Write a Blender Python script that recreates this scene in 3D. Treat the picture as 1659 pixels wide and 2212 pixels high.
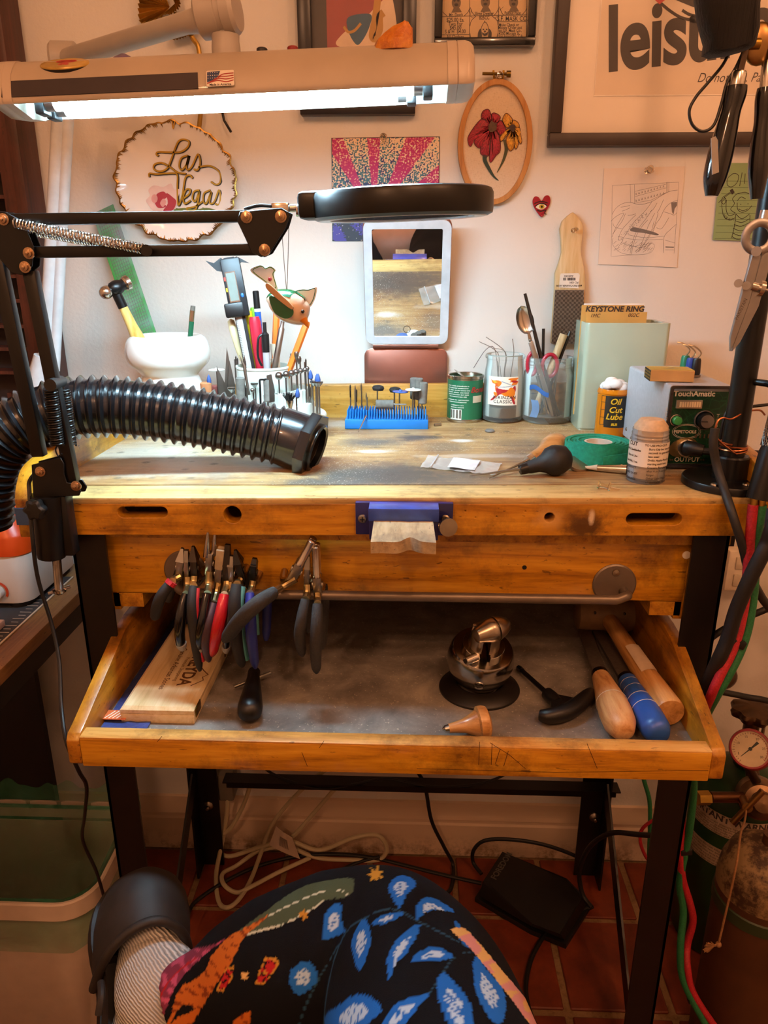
import bpy, bmesh, math, random
from mathutils import Vector as V, Matrix, Quaternion
rnd = random.Random(7)
for o in list(bpy.data.objects): bpy.data.objects.remove(o)
SC = bpy.context.scene
COL = SC.collection
R = math.radians
PI = math.pi

# ---------------------------------------------------------------- camera
FPX, EYE, PITCH, YAW = 1600.0, 1.30, R(18.6), R(2.15)
cd = bpy.data.cameras.new('camera')
cam = bpy.data.objects.new('camera', cd)
COL.objects.link(cam)
cd.sensor_fit = 'VERTICAL'
cd.sensor_height = 36.0
cd.lens = 36.0 * FPX / 2212
cd.clip_start = 0.02
cam.location = (0, 0, EYE)
cam.rotation_euler = (R(90) - PITCH, 0, YAW)
SC.camera = cam

# ---------------------------------------------------------------- world, room lamps and an added fill bulb, exposure
w = bpy.data.worlds.new('room_ambient')
SC.world = w
w.use_nodes = True
w.node_tree.nodes['Background'].inputs[0].default_value = (1.0, 0.75, 0.55, 1)
w.node_tree.nodes['Background'].inputs[1].default_value = 0.05
def bulb(name, loc, power, col, r):
    l = bpy.data.lights.new(name, 'POINT')
    l.energy = power; l.color = col; l.shadow_soft_size = r
    o = bpy.data.objects.new(name, l); o.location = loc
    COL.objects.link(o)
WARM = (1.0, 0.49, 0.255)
bulb('ceiling_or_fill_bulb', (1.15, -0.05, 2.42), 14, WARM, 0.045)
bulb('ceiling_or_fill_bulb', (0.42, -0.55, 2.42), 18, WARM, 0.045)
bulb('ceiling_or_fill_bulb', (-0.75, -1.05, 2.42), 22, WARM, 0.045)  # fill light added at the left rear, no lamp known there
SC.view_settings.view_transform = 'Standard'
SC.view_settings.look = 'None'
SC.view_settings.gamma = 1
SC.view_settings.exposure = 0.35
SC.view_settings.use_curve_mapping = False

# ---------------------------------------------------------------- photograph to place
_f = V((-math.sin(YAW)*math.cos(PITCH), math.cos(YAW)*math.cos(PITCH), -math.sin(PITCH)))
_r = V((math.cos(YAW), math.sin(YAW), 0))
_u = _r.cross(_f)
def ray(px, py): return _f + _r*((px-829.5)/FPX) - _u*((py-1106)/FPX)
C0 = V((0, 0, EYE))
def Y(px, py, y):                       # point at distance y from the camera towards the wall
    v = ray(px, py); return C0 + v*(y/v.y)
def Z(px, py, z):                       # point on a level plane
    v = ray(px, py); return C0 + v*((z-EYE)/v.z)
BTZ, BSL = 1.031, 0.012                 # bench top height and its slight lean
def bz(x): return BTZ + BSL*(x+0.02)
def B(px, py, dz=0.0):                  # point on the bench top
    v = ray(px, py)
    t = (BTZ + dz + 0.02*BSL - EYE)/(v.z - BSL*v.x); return C0 + v*t
def mpp(p): return (p-C0).dot(_f)/FPX   # metres per pixel at a point
WALL, TRAYZ = 1.392, 0.752
def Wl(px, py, off=0.0): return Y(px, py, WALL-off)

# ---------------------------------------------------------------- materials
def lin(h):
    if isinstance(h, str):
        h = h.lstrip('#'); c = [int(h[i:i+2], 16)/255 for i in (0, 2, 4)]
        return tuple(x/12.92 if x <= .04045 else ((x+.055)/1.055)**2.4 for x in c) + (1,)
    return tuple(h) + (1,) if len(h) == 3 else tuple(h)
_M = {}
class NT:
    def __init__(s, name):
        s.m = bpy.data.materials.new(name); s.m.use_nodes = True
        s.t = s.m.node_tree; s.b = s.t.nodes['Principled BSDF']
    def n(s, typ, ins=None, **kw):
        d = s.t.nodes.new('ShaderNode' + typ)
        for k, v in kw.items(): setattr(d, k, v)
        for k, v in (ins or {}).items():
            if hasattr(v, 'is_output'): s.t.links.new(v, d.inputs[k])
            else: d.inputs[k].default_value = v
        return d
    def link(s, a, b): s.t.links.new(a, b)
    def coord(s, scale=(1, 1, 1), rot=(0, 0, 0), loc=(0, 0, 0)):
        c = s.n('TexCoord')
        return s.n('Mapping', {'Vector': c.outputs['Object'], 'Scale': scale, 'Rotation': rot, 'Location': loc}).outputs[0]
    def noise(s, vec, scale, detail=4, rough=.55, dist=0):
        return s.n('TexNoise', {'Vector': vec, 'Scale': scale, 'Detail': detail, 'Roughness': rough, 'Distortion': dist}).outputs['Fac']
    def ramp(s, fac, stops, interp='LINEAR'):
        r = s.n('ValToRGB', {'Fac': fac}); e = r.color_ramp.elements; r.color_ramp.interpolation = interp
        while len(e) < len(stops): e.new(.5)
        for i, (p, c) in enumerate(stops): e[i].position = p; e[i].color = lin(c)
        return r.outputs['Color']
    def mix(s, fac, a, b, mode='MIX'):
        m = s.n('Mix', data_type='RGBA', blend_type=mode)
        for k, v in ((0, fac), (6, a), (7, b)):
            if hasattr(v, 'is_output'): s.link(v, m.inputs[k])
            else: m.inputs[k].default_value = v if k == 0 else lin(v)
        return m.outputs[2]
    def bump(s, h, strength=.2, dist=.002):
        b = s.n('Bump', {'Height': h, 'Strength': strength, 'Distance': dist}); s.link(b.outputs[0], s.b.inputs['Normal'])
    def set(s, **kw):
        for k, v in kw.items():
            k = {'rough': 'Roughness', 'metal': 'Metallic', 'trans': 'Transmission Weight', 'ior': 'IOR', 'alpha': 'Alpha', 'coat': 'Coat Weight',
                 'spec': 'Specular IOR Level', 'emc': 'Emission Color', 'ems': 'Emission Strength', 'col': 'Base Color', 'sheen': 'Sheen Weight',
                 'sss': 'Subsurface Weight'}[k]
            i = s.b.inputs[k]
            if hasattr(v, 'is_output'): s.link(v, i)
            else: i.default_value = lin(v) if 'Color' in k else v
        return s
def mat(name, col='808080', rough=.5, metal=0, var=.12, scale=30, bump=0, bs=300, **kw):
    """a plain coloured surface with a little uneven tone and fine relief"""
    if name in _M: return _M[name]
    t = NT(name); c = lin(col)
    v = t.coord()
    if var:
        f = t.noise(v, scale)
        a = tuple(min(1, x*(1+var)) for x in c[:3]); b = tuple(x*(1-var) for x in c[:3])
        t.set(col=t.ramp(f, [(.3, b), (.7, a)]))
    else: t.set(col=c)
    t.set(rough=rough, metal=metal, **kw)
    if bump: t.bump(t.noise(v, bs, 2), bump, .001)
    _M[name] = t.m
    return t.m
def wood(name, a, b, c, axis=0, scale=14, rough=.45, dirt=0, stretch=14, coat=0, dirtcol='2a1808', bump=.12, spots=()):
    if name in _M: return _M[name]
    t = NT(name); s = [1.0, 1.0, 1.0]
    for i in range(3):
        if i != axis: s[i] = stretch
    v = t.coord(scale=s)
    g = t.noise(v, scale*.35, 6, .6, .6); g2 = t.noise(v, scale*2.2, 3, .7)
    f = t.n('Math', {0: g, 1: t.n('Math', {0: g2, 1: .3}, operation='MULTIPLY').outputs[0]}, operation='ADD').outputs[0]
    col = t.ramp(f, [(.42, a), (.62, b), (.82, c)])
    if dirt:
        d = t.noise(t.coord(), 9, 8, .72)
        col = t.mix(t.ramp(d, [(.52-.1*dirt, '000000'), (.78-.12*dirt, 'ffffff')]), col, dirtcol)
    if dirt:                                   # short dark nicks along the grain
        s2 = [1.0, 1.0, 1.0]
        for i in range(3):
            if i != axis: s2[i] = 4.0
        fl = t.noise(t.coord(scale=s2), 48, 3, .62, .4)
        col = t.mix(t.ramp(fl, [(.655, '000000'), (.69, 'd0d0d0')]), col, dirtcol)
        fl2 = t.noise(t.coord(scale=s2, loc=(3, 1, 2)), 60, 2, .6, .4)
        col = t.mix(t.ramp(fl2, [(.70, '000000'), (.73, '909090')]), col, c)
    for p, rx, rz, k, cc in spots:             # stains at known places on the board
        q = t.n('Mapping', {'Vector': t.n('TexCoord').outputs['Object'], 'Location': (-p.x/rx, 0, -p.z/rz), 'Scale': (1/rx, 0, 1/rz)}).outputs[0]
        ln = t.n('VectorMath', {0: q}, operation='LENGTH').outputs['Value']
        ln = t.n('Math', {0: ln, 1: t.n('Math', {0: t.noise(t.coord(), 70, 6, .75), 1: 1.5}, operation='MULTIPLY').outputs[0]}, operation='ADD').outputs[0]
        col = t.mix(t.n('MapRange', {0: ln, 1: 1.15, 2: 1.9, 3: k, 4: 0}).outputs[0], col, cc)
    t.set(col=col, rough=rough, coat=coat)
    t.bump(g2, bump, .0008)
    _M[name] = t.m
    return t.m
def metal(name, col='b8b6b2', rough=.28, var=.1):
    return mat(name, col, rough, 1.0, var, 40)
def glass(name, col='ffffff', rough=.02, alpha=1):
    if name in _M: return _M[name]
    t = NT(name); t.set(col=col, rough=rough, trans=1.0, ior=1.45); _M[name] = t.m
    return t.m
def clear(name, col='ffffff', opacity=.1, rough=.1):
    """thin see-through plastic or glass: mostly clear, shiny, more so at a glancing angle"""
    if name in _M: return _M[name]
    t = NT(name); t.set(col=col, rough=rough, spec=.8)
    fr = t.n('Fresnel', {'IOR': 1.35}).outputs[0]
    k = t.n('Math', {0: fr, 1: opacity}, operation='ADD', use_clamp=True).outputs[0]
    tr = t.n('BsdfTransparent', {'Color': (1, 1, 1, 1)})
    mx = t.n('MixShader', {0: k, 1: tr.outputs[0], 2: t.b.outputs[0]})
    t.link(mx.outputs[0], t.t.nodes['Material Output'].inputs['Surface'])
    _M[name] = t.m
    return t.m
def vcol(name, rough=.6, metal=0, **kw):
    if name in _M: return _M[name]
    t = NT(name); a = t.n('Attribute', attribute_name='Col'); t.set(col=a.outputs['Color'], rough=rough, metal=metal, **kw); _M[name] = t.m
    return t.m

# ---------------------------------------------------------------- mesh building
def cr(pts, n=8, closed=False):
    """smooth curve through points"""
    P = [V(p) for p in pts]; L = len(P); out = []
    if L < 3 and not closed: return [P[0].lerp(P[-1], i/n) for i in range(n+1)]
    for i in range(L if closed else L-1):
        g = lambda k: P[k % L] if closed else P[max(0, min(L-1, k))]
        a, b, c, d = g(i-1), g(i), g(i+1), g(i+2)
        for k in range(n):
            t = k/n
            out.append(.5*((2*b) + (c-a)*t + (2*a-5*b+4*c-d)*t*t + (3*b-a-3*c+d)*t**3))
    if not closed: out.append(P[-1])
    return out
def frame(o, x, y):
    x = V(x).normalized(); z = x.cross(V(y)).normalized(); y = z.cross(x)
    m = Matrix((x, y, z)).transposed().to_4x4(); m.translation = V(o); return m
def axis_frame(o, z, x=None):
    z = V(z).normalized()
    x = V(x) if x else (V((1, 0, 0)) if abs(z.x) < .9 else V((0, 1, 0)))
    y = z.cross(x).normalized(); x = y.cross(z)
    m = Matrix((x, y, z)).transposed().to_4x4(); m.translation = V(o); return m
def wall_frame(px, py, off=0.0): return frame(Wl(px, py, off), (1, 0, 0), (0, 0, 1))
class MB:
    def __init__(s): s.v = []; s.f = []; s.c = None
    def add(s, vs, fs, m=None):
        k = len(s.v)
        s.v += [(m @ V(p)) if m else V(p) for p in vs]
        s.f += [tuple(i+k for i in f) for f in fs]; return s
    def box(s, c, d, m=None, bevel=0, seg=2, taper=1.0):
        x, y, z = (q/2 for q in d); c = V(c)
        vs = [c+V((i*x*(taper if k > 0 else 1), j*y*(taper if k > 0 else 1), k*z)) for k in (-1, 1) for j in (-1, 1) for i in (-1, 1)]
        fs = [(0, 2, 3, 1), (4, 5, 7, 6), (0, 1, 5, 4), (2, 6, 7, 3), (0, 4, 6, 2), (1, 3, 7, 5)]
        if bevel: vs, fs = bevelled(vs, fs, bevel, seg)
        return s.add(vs, fs, m)
    def hull(s, pts, faces, m=None, bevel=0, seg=2):
        if bevel: pts, faces = bevelled(pts, faces, bevel, seg)
        return s.add(pts, faces, m)
    def prism(s, poly, z0, z1, m=None, bevel=0, seg=2):
        n = len(poly)
        vs = [V((p[0], p[1], z0)) for p in poly] + [V((p[0], p[1], z1)) for p in poly]
        fs = [tuple(range(n-1, -1, -1)), tuple(range(n, 2*n))] + [(i, (i+1) % n, n+(i+1) % n, n+i) for i in range(n)]
        if bevel: vs, fs = bevelled(vs, fs, bevel, seg)
        return s.add(vs, fs, m)
    def lathe(s, prof, m=None, n=24, caps=True, arc=2*PI):
        """profile of (radius, height) turned about z"""
        vs = []; fs = []; full = abs(arc-2*PI) < 1e-6; k = n if full else n+1
        for r, z in prof:
            vs += [V((r*math.cos(arc*i/n), r*math.sin(arc*i/n), z)) for i in range(k)]
        for j in range(len(prof)-1):
            for i in range(n):
                a = j*k+i; b = j*k+(i+1) % k if full else j*k+i+1
                fs.append((a, b, b+k, a+k))
        if caps and full:
            if prof[0][0] > 1e-6: fs.append(tuple(range(k-1, -1, -1)))
            if prof[-1][0] > 1e-6: fs.append(tuple(range((len(prof)-1)*k, len(prof)*k)))
        return s.add(vs, fs, m)
    def cyl(s, a, b, r, r2=None, n=16):
        a = V(a); b = V(b)
        return s.lathe([(r, 0), (r if r2 is None else r2, (b-a).length)], axis_frame(a, b-a), n)
    def tube(s, pts, r, n=8, closed=False, flat=1.0, caps=True, up=None):
        P = [V(p) for p in pts]; L = len(P); vs = []; fs = []
        t = [(P[(i+1) % L]-P[i-1]) if closed else (P[min(L-1, i+1)]-P[max(0, i-1)]) for i in range(L)]
        t = [q.normalized() if q.length > 1e-9 else V((0, 0, 1)) for q in t]
        u = V(up) if up else (V((0, 0, 1)) if abs(t[0].z) < .9 else V((1, 0, 0)))
        u = (u - t[0]*u.dot(t[0])).normalized()
        for i in range(L):
            if i: 
                u = t[i-1].rotation_difference(t[i]) @ u
                u = (u - t[i]*u.dot(t[i])).normalized()
            b = t[i].cross(u); q = r[i] if isinstance(r, (list, tuple)) else r
            vs += [P[i] + (u*math.cos(2*PI*k/n) + b*math.sin(2*PI*k/n)*flat)*q for k in range(n)]
        for i in range(L if closed else L-1):
            for k in range(n):
                a = i*n+k; b2 = i*n+(k+1) % n; j = ((i+1) % L)*n
                fs.append((a, b2, j+(k+1) % n, j+k))
        if caps and not closed: fs += [tuple(range(n-1, -1, -1)), tuple(range((L-1)*n, L*n))]
        return s.add(vs, fs)
    def ball(s, c, r, m=None, n=16, h=10):
        r = V((r, r, r)) if not hasattr(r, '__len__') else V(r); c = V(c)
        vs = [c+V((0, 0, -r.z))]; fs = []
        for j in range(1, h):
            a = -PI/2+PI*j/h
            vs += [c+V((r.x*math.cos(a)*math.cos(2*PI*i/n), r.y*math.cos(a)*math.sin(2*PI*i/n), r.z*math.sin(a))) for i in range(n)]
        vs.append(c+V((0, 0, r.z))); e = len(vs)-1
        for i in range(n):
            fs.append((0, 1+(i+1) % n, 1+i)); fs.append((e, e-n+i, e-n+(i+1) % n))
            for j in range(h-2):
                a = 1+j*n+i; b = 1+j*n+(i+1) % n; fs.append((a, b, b+n, a+n))
        return s.add(vs, fs, m)
    def loft(s, rings, caps=True, m=None):
        n = len(rings[0]); vs = [p for r in rings for p in r]; fs = []
        for j in range(len(rings)-1):
            for i in range(n): fs.append((j*n+i, j*n+(i+1) % n, (j+1)*n+(i+1) % n, (j+1)*n+i))
        if caps: fs += [tuple(range(n-1, -1, -1)), tuple(range((len(rings)-1)*n, len(rings)*n))]
        return s.add(vs, fs, m)
    def grid(s, fn, nu, nv, m=None):
        vs = [fn(i/nu, j/nv) for j in range(nv+1) for i in range(nu+1)]
        fs = [(j*(nu+1)+i, j*(nu+1)+i+1, (j+1)*(nu+1)+i+1, (j+1)*(nu+1)+i) for j in range(nv) for i in range(nu)]
        return s.add(vs, fs, m)
    def disc(s, c, r, m=None, n=24, z=0):
        return s.add([V((c[0]+r*math.cos(2*PI*i/n), c[1]+r*math.sin(2*PI*i/n), z)) for i in range(n)], [tuple(range(n))], m)
    def poly(s, pts, m=None, z=0): return s.add([V((p[0], p[1], z)) for p in pts], [tuple(range(len(pts)))], m)
    def stroke(s, pts, wd, m=None, z=0.0, smooth=0, closed=False):
        """a flat pen line"""
        P = [V((p[0], p[1], 0)) for p in pts]
        if smooth: P = cr(P, smooth, closed)
        if closed: P = P + [P[0]]
        L = len(P); vs = []
        for i in range(L):
            t = P[min(L-1, i+1)]-P[max(0, i-1)]
            if t.length < 1e-9: t = V((1, 0, 0))
            t.normalize(); q = wd(i/(L-1)) if callable(wd) else wd
            nn = V((-t.y, t.x, 0))*q/2
            vs += [P[i]+nn+V((0, 0, z)), P[i]-nn+V((0, 0, z))]
        return s.add(vs, [(2*i, 2*i+1, 2*i+3, 2*i+2) for i in range(L-1)], m)
    def mesh(s, name, angle=35):
        me = bpy.data.meshes.new(name)
        me.from_pydata([tuple(p) for p in s.v], [], s.f); me.update()
        if angle:
            for p in me.polygons: p.use_smooth = True
            me.set_sharp_from_angle(angle=R(angle))
        if s.c:
            a = me.color_attributes.new('Col', 'FLOAT_COLOR', 'POINT')
            flat = []
            for c in s.c: flat += list(c)
            a.data.foreach_set('color', flat)
        return me
def bevelled(vs, fs, w, seg):
    bm = bmesh.new()
    q = [bm.verts.new(V(p)) for p in vs]
    for f in fs: bm.faces.new([q[i] for i in f])
    bmesh.ops.recalc_face_normals(bm, faces=bm.faces)
    bmesh.ops.bevel(bm, geom=list(bm.edges), offset=w, segments=seg, affect='EDGES', profile=.5, clamp_overlap=True)
    bm.verts.index_update()
    r = [v.co.copy() for v in bm.verts], [tuple(v.index for v in f.verts) for f in bm.faces]
    bm.free(); return r
def tag(o, label=None, cat=None, group=None, kind=None):
    for k, v in (('label', label), ('category', cat), ('group', group), ('kind', kind)):
        if v: o[k] = v
    return o
def thing(name, label, cat, loc=(0, 0, 0), m=None, group=None, kind=None):
    o = bpy.data.objects.new(name, None); o.empty_display_size = .02
    if m is not None: o.matrix_basis = m
    else: o.location = loc
    COL.objects.link(o)
    return tag(o, label, cat, group, kind)
def part(name, mb, mt, parent=None, world=True, angle=35, label=None, m=None, kind=None):
    """one mesh object; world=True: its points are given in world space"""
    me = mb if isinstance(mb, bpy.types.Mesh) else mb.mesh(name, angle)
    if mt and not me.materials: me.materials.append(mt)
    o = bpy.data.objects.new(name, me)
    if m is not None: o.matrix_basis = m
    if parent:
        o.parent = parent
        if world:
            pm = parent.matrix_basis
            if parent.parent: pm = (parent.parent.matrix_basis @ parent.matrix_parent_inverse @ pm)
            o.matrix_parent_inverse = pm.inverted()
    COL.objects.link(o)
    return tag(o, label, kind=kind)
def solo(name, mb, mt, label, cat, group=None, kind=None, angle=35):
    """a thing that is one mesh, its origin moved to its base"""
    vs = mb.v; c = V((sum(p.x for p in vs)/len(vs), sum(p.y for p in vs)/len(vs), min(p.z for p in vs)))
    mb.v = [p-c for p in vs]
    o = part(name, mb, mt, angle=angle); o.location = c
    return tag(o, label, cat, group, kind)
def dup(o, parent=None, m=None, label=None):
    c = o.copy(); COL.objects.link(c); c.parent = parent
    if m is not None: c.matrix_basis = m
    if label: c['label'] = label
    for ch in o.children: dup(ch, c)
    return c
def text_mesh(s, size, bold=0.0, shear=0.0, align='CENTER', spacing=1.0, width=1.0, extrude=0.0, line=1.0):
    cu = bpy.data.curves.new('lettering', 'FONT')
    cu.body = s; cu.size = size; cu.offset = bold; cu.shear = shear; cu.align_x = align; cu.align_y = 'CENTER'
    cu.space_character = spacing; cu.space_line = line; cu.extrude = extrude; cu.resolution_u = 8 if size > .05 else 3
    o = bpy.data.objects.new('lettering', cu); COL.objects.link(o)
    me = bpy.data.meshes.new_from_object(o.evaluated_get(bpy.context.evaluated_depsgraph_get()))
    bpy.data.objects.remove(o); bpy.data.curves.remove(cu)
    if width != 1:
        for v in me.vertices: v.co.x *= width
    me.materials.clear()
    return me
def text(name, s, size, mt, parent, m, **kw):
    me = text_mesh(s, size, **kw); me.transform(m); me.name = name
    return part(name, me, mt, parent)
def plate(outline, holes, thick, m, bevel=0):
    """flat board with real holes cut in it"""
    cu = bpy.data.curves.new('plate', 'CURVE'); cu.dimensions = '2D'; cu.fill_mode = 'BOTH'; cu.extrude = thick/2; cu.bevel_depth = bevel; cu.bevel_resolution = 1
    for pl in [outline]+holes:
        sp = cu.splines.new('POLY'); sp.points.add(len(pl)-1); sp.use_cyclic_u = True
        for q, p in zip(sp.points, pl): q.co = (p[0], p[1], 0, 1)
    o = bpy.data.objects.new('plate', cu); COL.objects.link(o)
    me = bpy.data.meshes.new_from_object(o.evaluated_get(bpy.context.evaluated_depsgraph_get()))
    bpy.data.objects.remove(o); bpy.data.curves.remove(cu); me.materials.clear(); me.transform(m)
    for p in me.polygons: p.use_smooth = True
    me.set_sharp_from_angle(angle=R(30))
    return me
def circ(cx, cy, r, n=20): return [(cx+r*math.cos(2*PI*i/n), cy+r*math.sin(2*PI*i/n)) for i in range(n)]
def slot(x0, x1, y0, y1, n=8):
    r = (y1-y0)/2; cy = (y0+y1)/2
    return [(x1-r+r*math.cos(-PI/2+PI*i/n), cy+r*math.sin(-PI/2+PI*i/n)) for i in range(n+1)] + [(x0+r+r*math.cos(PI/2+PI*i/n), cy+r*math.sin(PI/2+PI*i/n)) for i in range(n+1)]
def rrect(w, h, r, n=5, cx=0, cy=0):
    out = []
    for (sx, sy, a) in ((1, 1, 0), (-1, 1, 90), (-1, -1, 180), (1, -1, 270)):
        for i in range(n+1):
            t = R(a+90*i/n); out.append((cx+sx*(w/2-r)+r*math.cos(t), cy+sy*(h/2-r)+r*math.sin(t)))
    return out
# ================================================================ the room
def wallmat():
    t = NT('painted plaster'); v = t.coord()
    n1 = t.noise(v, 150, 3, .6); n2 = t.noise(v, 3, 3)
    t.set(col=t.ramp(n2, [(.3, 'dcd7ce'), (.7, 'e2ddd4')]), rough=.62)
    t.bump(n1, .28, .0022)
    return t.m
WM = wallmat()
def struct(name, mb, m, **k): return tag(part(name, mb, m, **k), kind='structure')
wb = MB().box((0, WALL+.05, 1.3), (4.2, .1, 2.6))
wall = struct('wall_back', wb, WM)
struct('wall_left', MB().box((-2.05, -.35, 1.3), (.1, 3.4, 2.6)), WM)
struct('wall_right', MB().box((2.05, -.35, 1.3), (.1, 3.4, 2.6)), WM)
struct('wall_front', MB().box((0, -2.05, 1.3), (4.2, .1, 2.6)), WM)
struct('ceiling', MB().box((0, -.3, 2.65), (4.2, 3.5, .1)), mat('ceiling paint', 'e8dcc8', .8))
# terracotta floor tiles laid square in wide grout
t = NT('grout'); v = t.coord(); g = t.noise(v, 60, 6, .7)
t.set(col=t.ramp(g, [(.3, '6e5236'), (.55, '94744f'), (.75, '7a5b3c')]), rough=.9); t.bump(g, .5, .003)
floor = struct('floor', MB().box((0, -.35, -.03), (4.2, 3.5, .05)), t.m)
t = NT('terracotta'); v = t.coord(); oi = t.n('ObjectInfo').outputs['Random']
g = t.noise(v, 14, 6, .65); g2 = t.noise(v, 160, 3)
c1 = t.ramp(g, [(.3, '5c2413'), (.55, '7c3318'), (.75, '8c4423')])
c1 = t.mix(t.ramp(oi, [(0, '000000'), (1, '505050')]), c1, '4c1c10')
t.set(col=c1, rough=.42); t.bump(g2, .12, .001)
TX, TY = .1913, .207
tm = MB().box((0, 0, -.006), (TX-.013, TY-.014, .012), bevel=.002, seg=1).mesh('tile'); tm.materials.append(t.m)
for i in range(-5, 6):
    for j in range(-5, 2):
        o = bpy.data.objects.new('tile', tm)
        o.location = (.013+TX*i-.001*rnd.random(), 1.108+TY*j, -.0005+.001*rnd.random())
        if o.location.y+TY/2 > WALL: o.location.y -= .0215; o.scale.y = .8
        o.parent = floor; COL.objects.link(o)
# moulded skirting with scuffed paint
t = NT('skirting paint'); v = t.coord(); g = t.noise(v, 22, 7, .75)
sx = t.n('SeparateXYZ', {0: v}).outputs[2]
low = t.ramp(sx, [(.0, 'ffffff'), (.06, '000000')])
c = t.mix(t.n('Math', {0: t.ramp(g, [(.45, '000000'), (.62, 'ffffff')]), 1: low}, operation='MULTIPLY').outputs[0], 'd9bfa2', '6b4a2c')
t.set(col=c, rough=.5)
sk = MB()
prof = [(0, 0), (-.016, 0), (-.016, .085), (-.013, .09), (-.013, .097), (-.016, .1), (-.014, .112), (-.008, .122), (-.006, .138), (0, .14)]
sk.add([V((x, WALL+p[0], p[1])) for x in (-2, 2) for p in prof], [(i, i+1, i+11, i+10) for i in range(9)] + [tuple(range(10)), tuple(range(19, 9, -1))])
struct('baseboard_back', sk, t.m, angle=25)
# socket box on the wall right of the bench
p = Y(1585, 1222, WALL); soc = thing('wall_socket', 'small white wall socket beside the right bench leg', 'socket', p)
part('cover', MB().box((0, -.014, 0), (.05, .03, .085), Matrix.Translation(p), .004), mat('cream plastic', 'e9dcc6', .4), soc)
part('outlet', MB().box((0, -.03, .018), (.022, .004, .026), Matrix.Translation(p), .002).box((0, -.03, -.018), (.022, .004, .026), Matrix.Translation(p), .002), mat('ivory plastic', 'd8cab2', .4), soc)

# ================================================================ jeweller's bench
OR = wood('orange varnished pine', '7f4a07', 'bd8014', 'd49a28', 0, 12, .33, .25, coat=.25, dirtcol='3a1c08', spots=[(Y(1262, 1137, .854), .030, .020, .85, '22140c'), (Y(1240, 1120, .854), .045, .03, .4, '5a340e'), (Y(1187, 1120, .854), .02, .016, .6, 'd8a860'), (Y(640, 1085, .854), .06, .012, .55, '3a1c08'), (Y(1278, 1117, .854), .004, .01, .95, 'd8c4a8')])
ORY = wood('orange varnished pine lengthwise', '7c4809', 'b67a16', 'cc9428', 1, 12, .35, .3, coat=.2, dirtcol='3a1c08')
ORZ = wood('orange end board', '7a3a0e', 'b0641b', 'cc8430', 2, 12, .4, .25, coat=.2)
def topmat():
    """bare bench top: tan wood worn through the varnish, grey scorch marks and scuffs"""
    t = NT('worn bench top'); v = t.coord(); vs = t.coord(scale=(1, 9, 9))
    g = t.noise(vs, 9, 6, .65, .5); col = t.ramp(g, [(.35, '8c6a40'), (.52, 'b08e5c'), (.7, 'c0a274')])
    d = t.noise(v, 8, 8, .7)
    col = t.mix(t.ramp(d, [(.46, '000000'), (.70, 'd0d0d0')]), col, '8a5526')
    d2 = t.noise(v, 6.5, 9, .75, .3)
    col = t.mix(t.ramp(d2, [(.53, '000000'), (.66, 'c0c0c0')]), col, '6e655a')
    # scorch marks left by hot work, grey, with a few pale scuffs
    for (px, py, rx, ry, s, cc) in ((770, 1022, .060, .026, .9, '3c3a37'), (865, 1026, .095, .034, .92, '45423e'), (690, 1044, .062, .013, .85, '55504a'), (805, 956, .050, .014, .85, '56514a'), (893, 946, .030, .011, .9, '4c4842'), (934, 945, .016, .006, .9, '4c4842'), (958, 966, .034, .016, .6, '625c54'), (1010, 1036, .06, .02, .6, '5a544c'), (1120, 985, .05, .016, .6, '6a6056'), (1130, 960, .05, .02, .55, '665c50'), (640, 1000, .12, .02, .5, '8a5a34'), (808, 975, .028, .005, .8, 'cfccc6'), (1000, 952, .02, .005, .85, 'dad9d4'), (735, 915, .05, .016, .6, 'c2bcb2'), (300, 985, .10, .05, .5, 'cfcac0'), (420, 1005, .12, .03, .45, 'c9c2b4'), (1030, 985, .08, .006, .5, 'cfc6b8')):
        rx *= 1.1; ry *= 2.3; p = B(px, py); q = t.n('Mapping', {'Vector': t.n('TexCoord').outputs['Object'], 'Location': (-p.x/rx, -p.y/ry, 0), 'Scale': (1/rx, 1/ry, 0)}).outputs[0]
        ln = t.n('VectorMath', {0: q}, operation='LENGTH').outputs['Value']
        ln = t.n('Math', {0: ln, 1: t.n('Math', {0: t.noise(v, 34, 6, .75), 1: 1.5}, operation='MULTIPLY').outputs[0]}, operation='ADD').outputs[0]
        col = t.mix(t.n('MapRange', {0: ln, 1: 1.15, 2: 1.95, 3: s, 4: 0}).outputs[0], col, cc)
    dots = t.n('TexVoronoi', {'Vector': v, 'Scale': 26}).outputs['Distance']
    col = t.mix(t.ramp(dots, [(.1, 'c0c0c0'), (.2, '000000')]), col, '3c342c')
    sp = t.noise(v, 420, 2, .5); sp2 = t.noise(v, 6, 3)
    k = t.n('Math', {0: t.ramp(sp, [(.64, '000000'), (.7, 'ffffff')]), 1: t.ramp(sp2, [(.4, '000000'), (.6, 'ffffff')])}, operation='MULTIPLY').outputs[0]
    col = t.mix(k, col, 'd8d2c6')
    t.set(col=col, rough=.5); t.bump(t.noise(v, 60, 6, .7), .25, .001)
    return t.m
TOP = topmat()
STRIP = wood('bare front strip', '94713c', 'c4a263', 'd8bc80', 0, 12, .5, .3, dirtcol='574024')
BY0, BY1 = .854, 1.345
XL, XR = -.470, .416
STEEL = mat('black bench steel', '17120f', .38, .3, .3, 12)
bench = thing('jewellers_bench', 'worn orange wooden workbench with black steel legs against the wall', 'workbench', (-.02, 1.1, 0))
def shear(mb):
    mb.v = [V((p.x, p.y, p.z+BSL*(p.x+.02))) for p in mb.v]; return mb
part('bench_top', shear(MB().box(((XL+XR)/2, (BY0+.055+BY1)/2, BTZ-.009), (XR-XL, BY1-BY0-.0555, .018))), TOP, bench)
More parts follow.
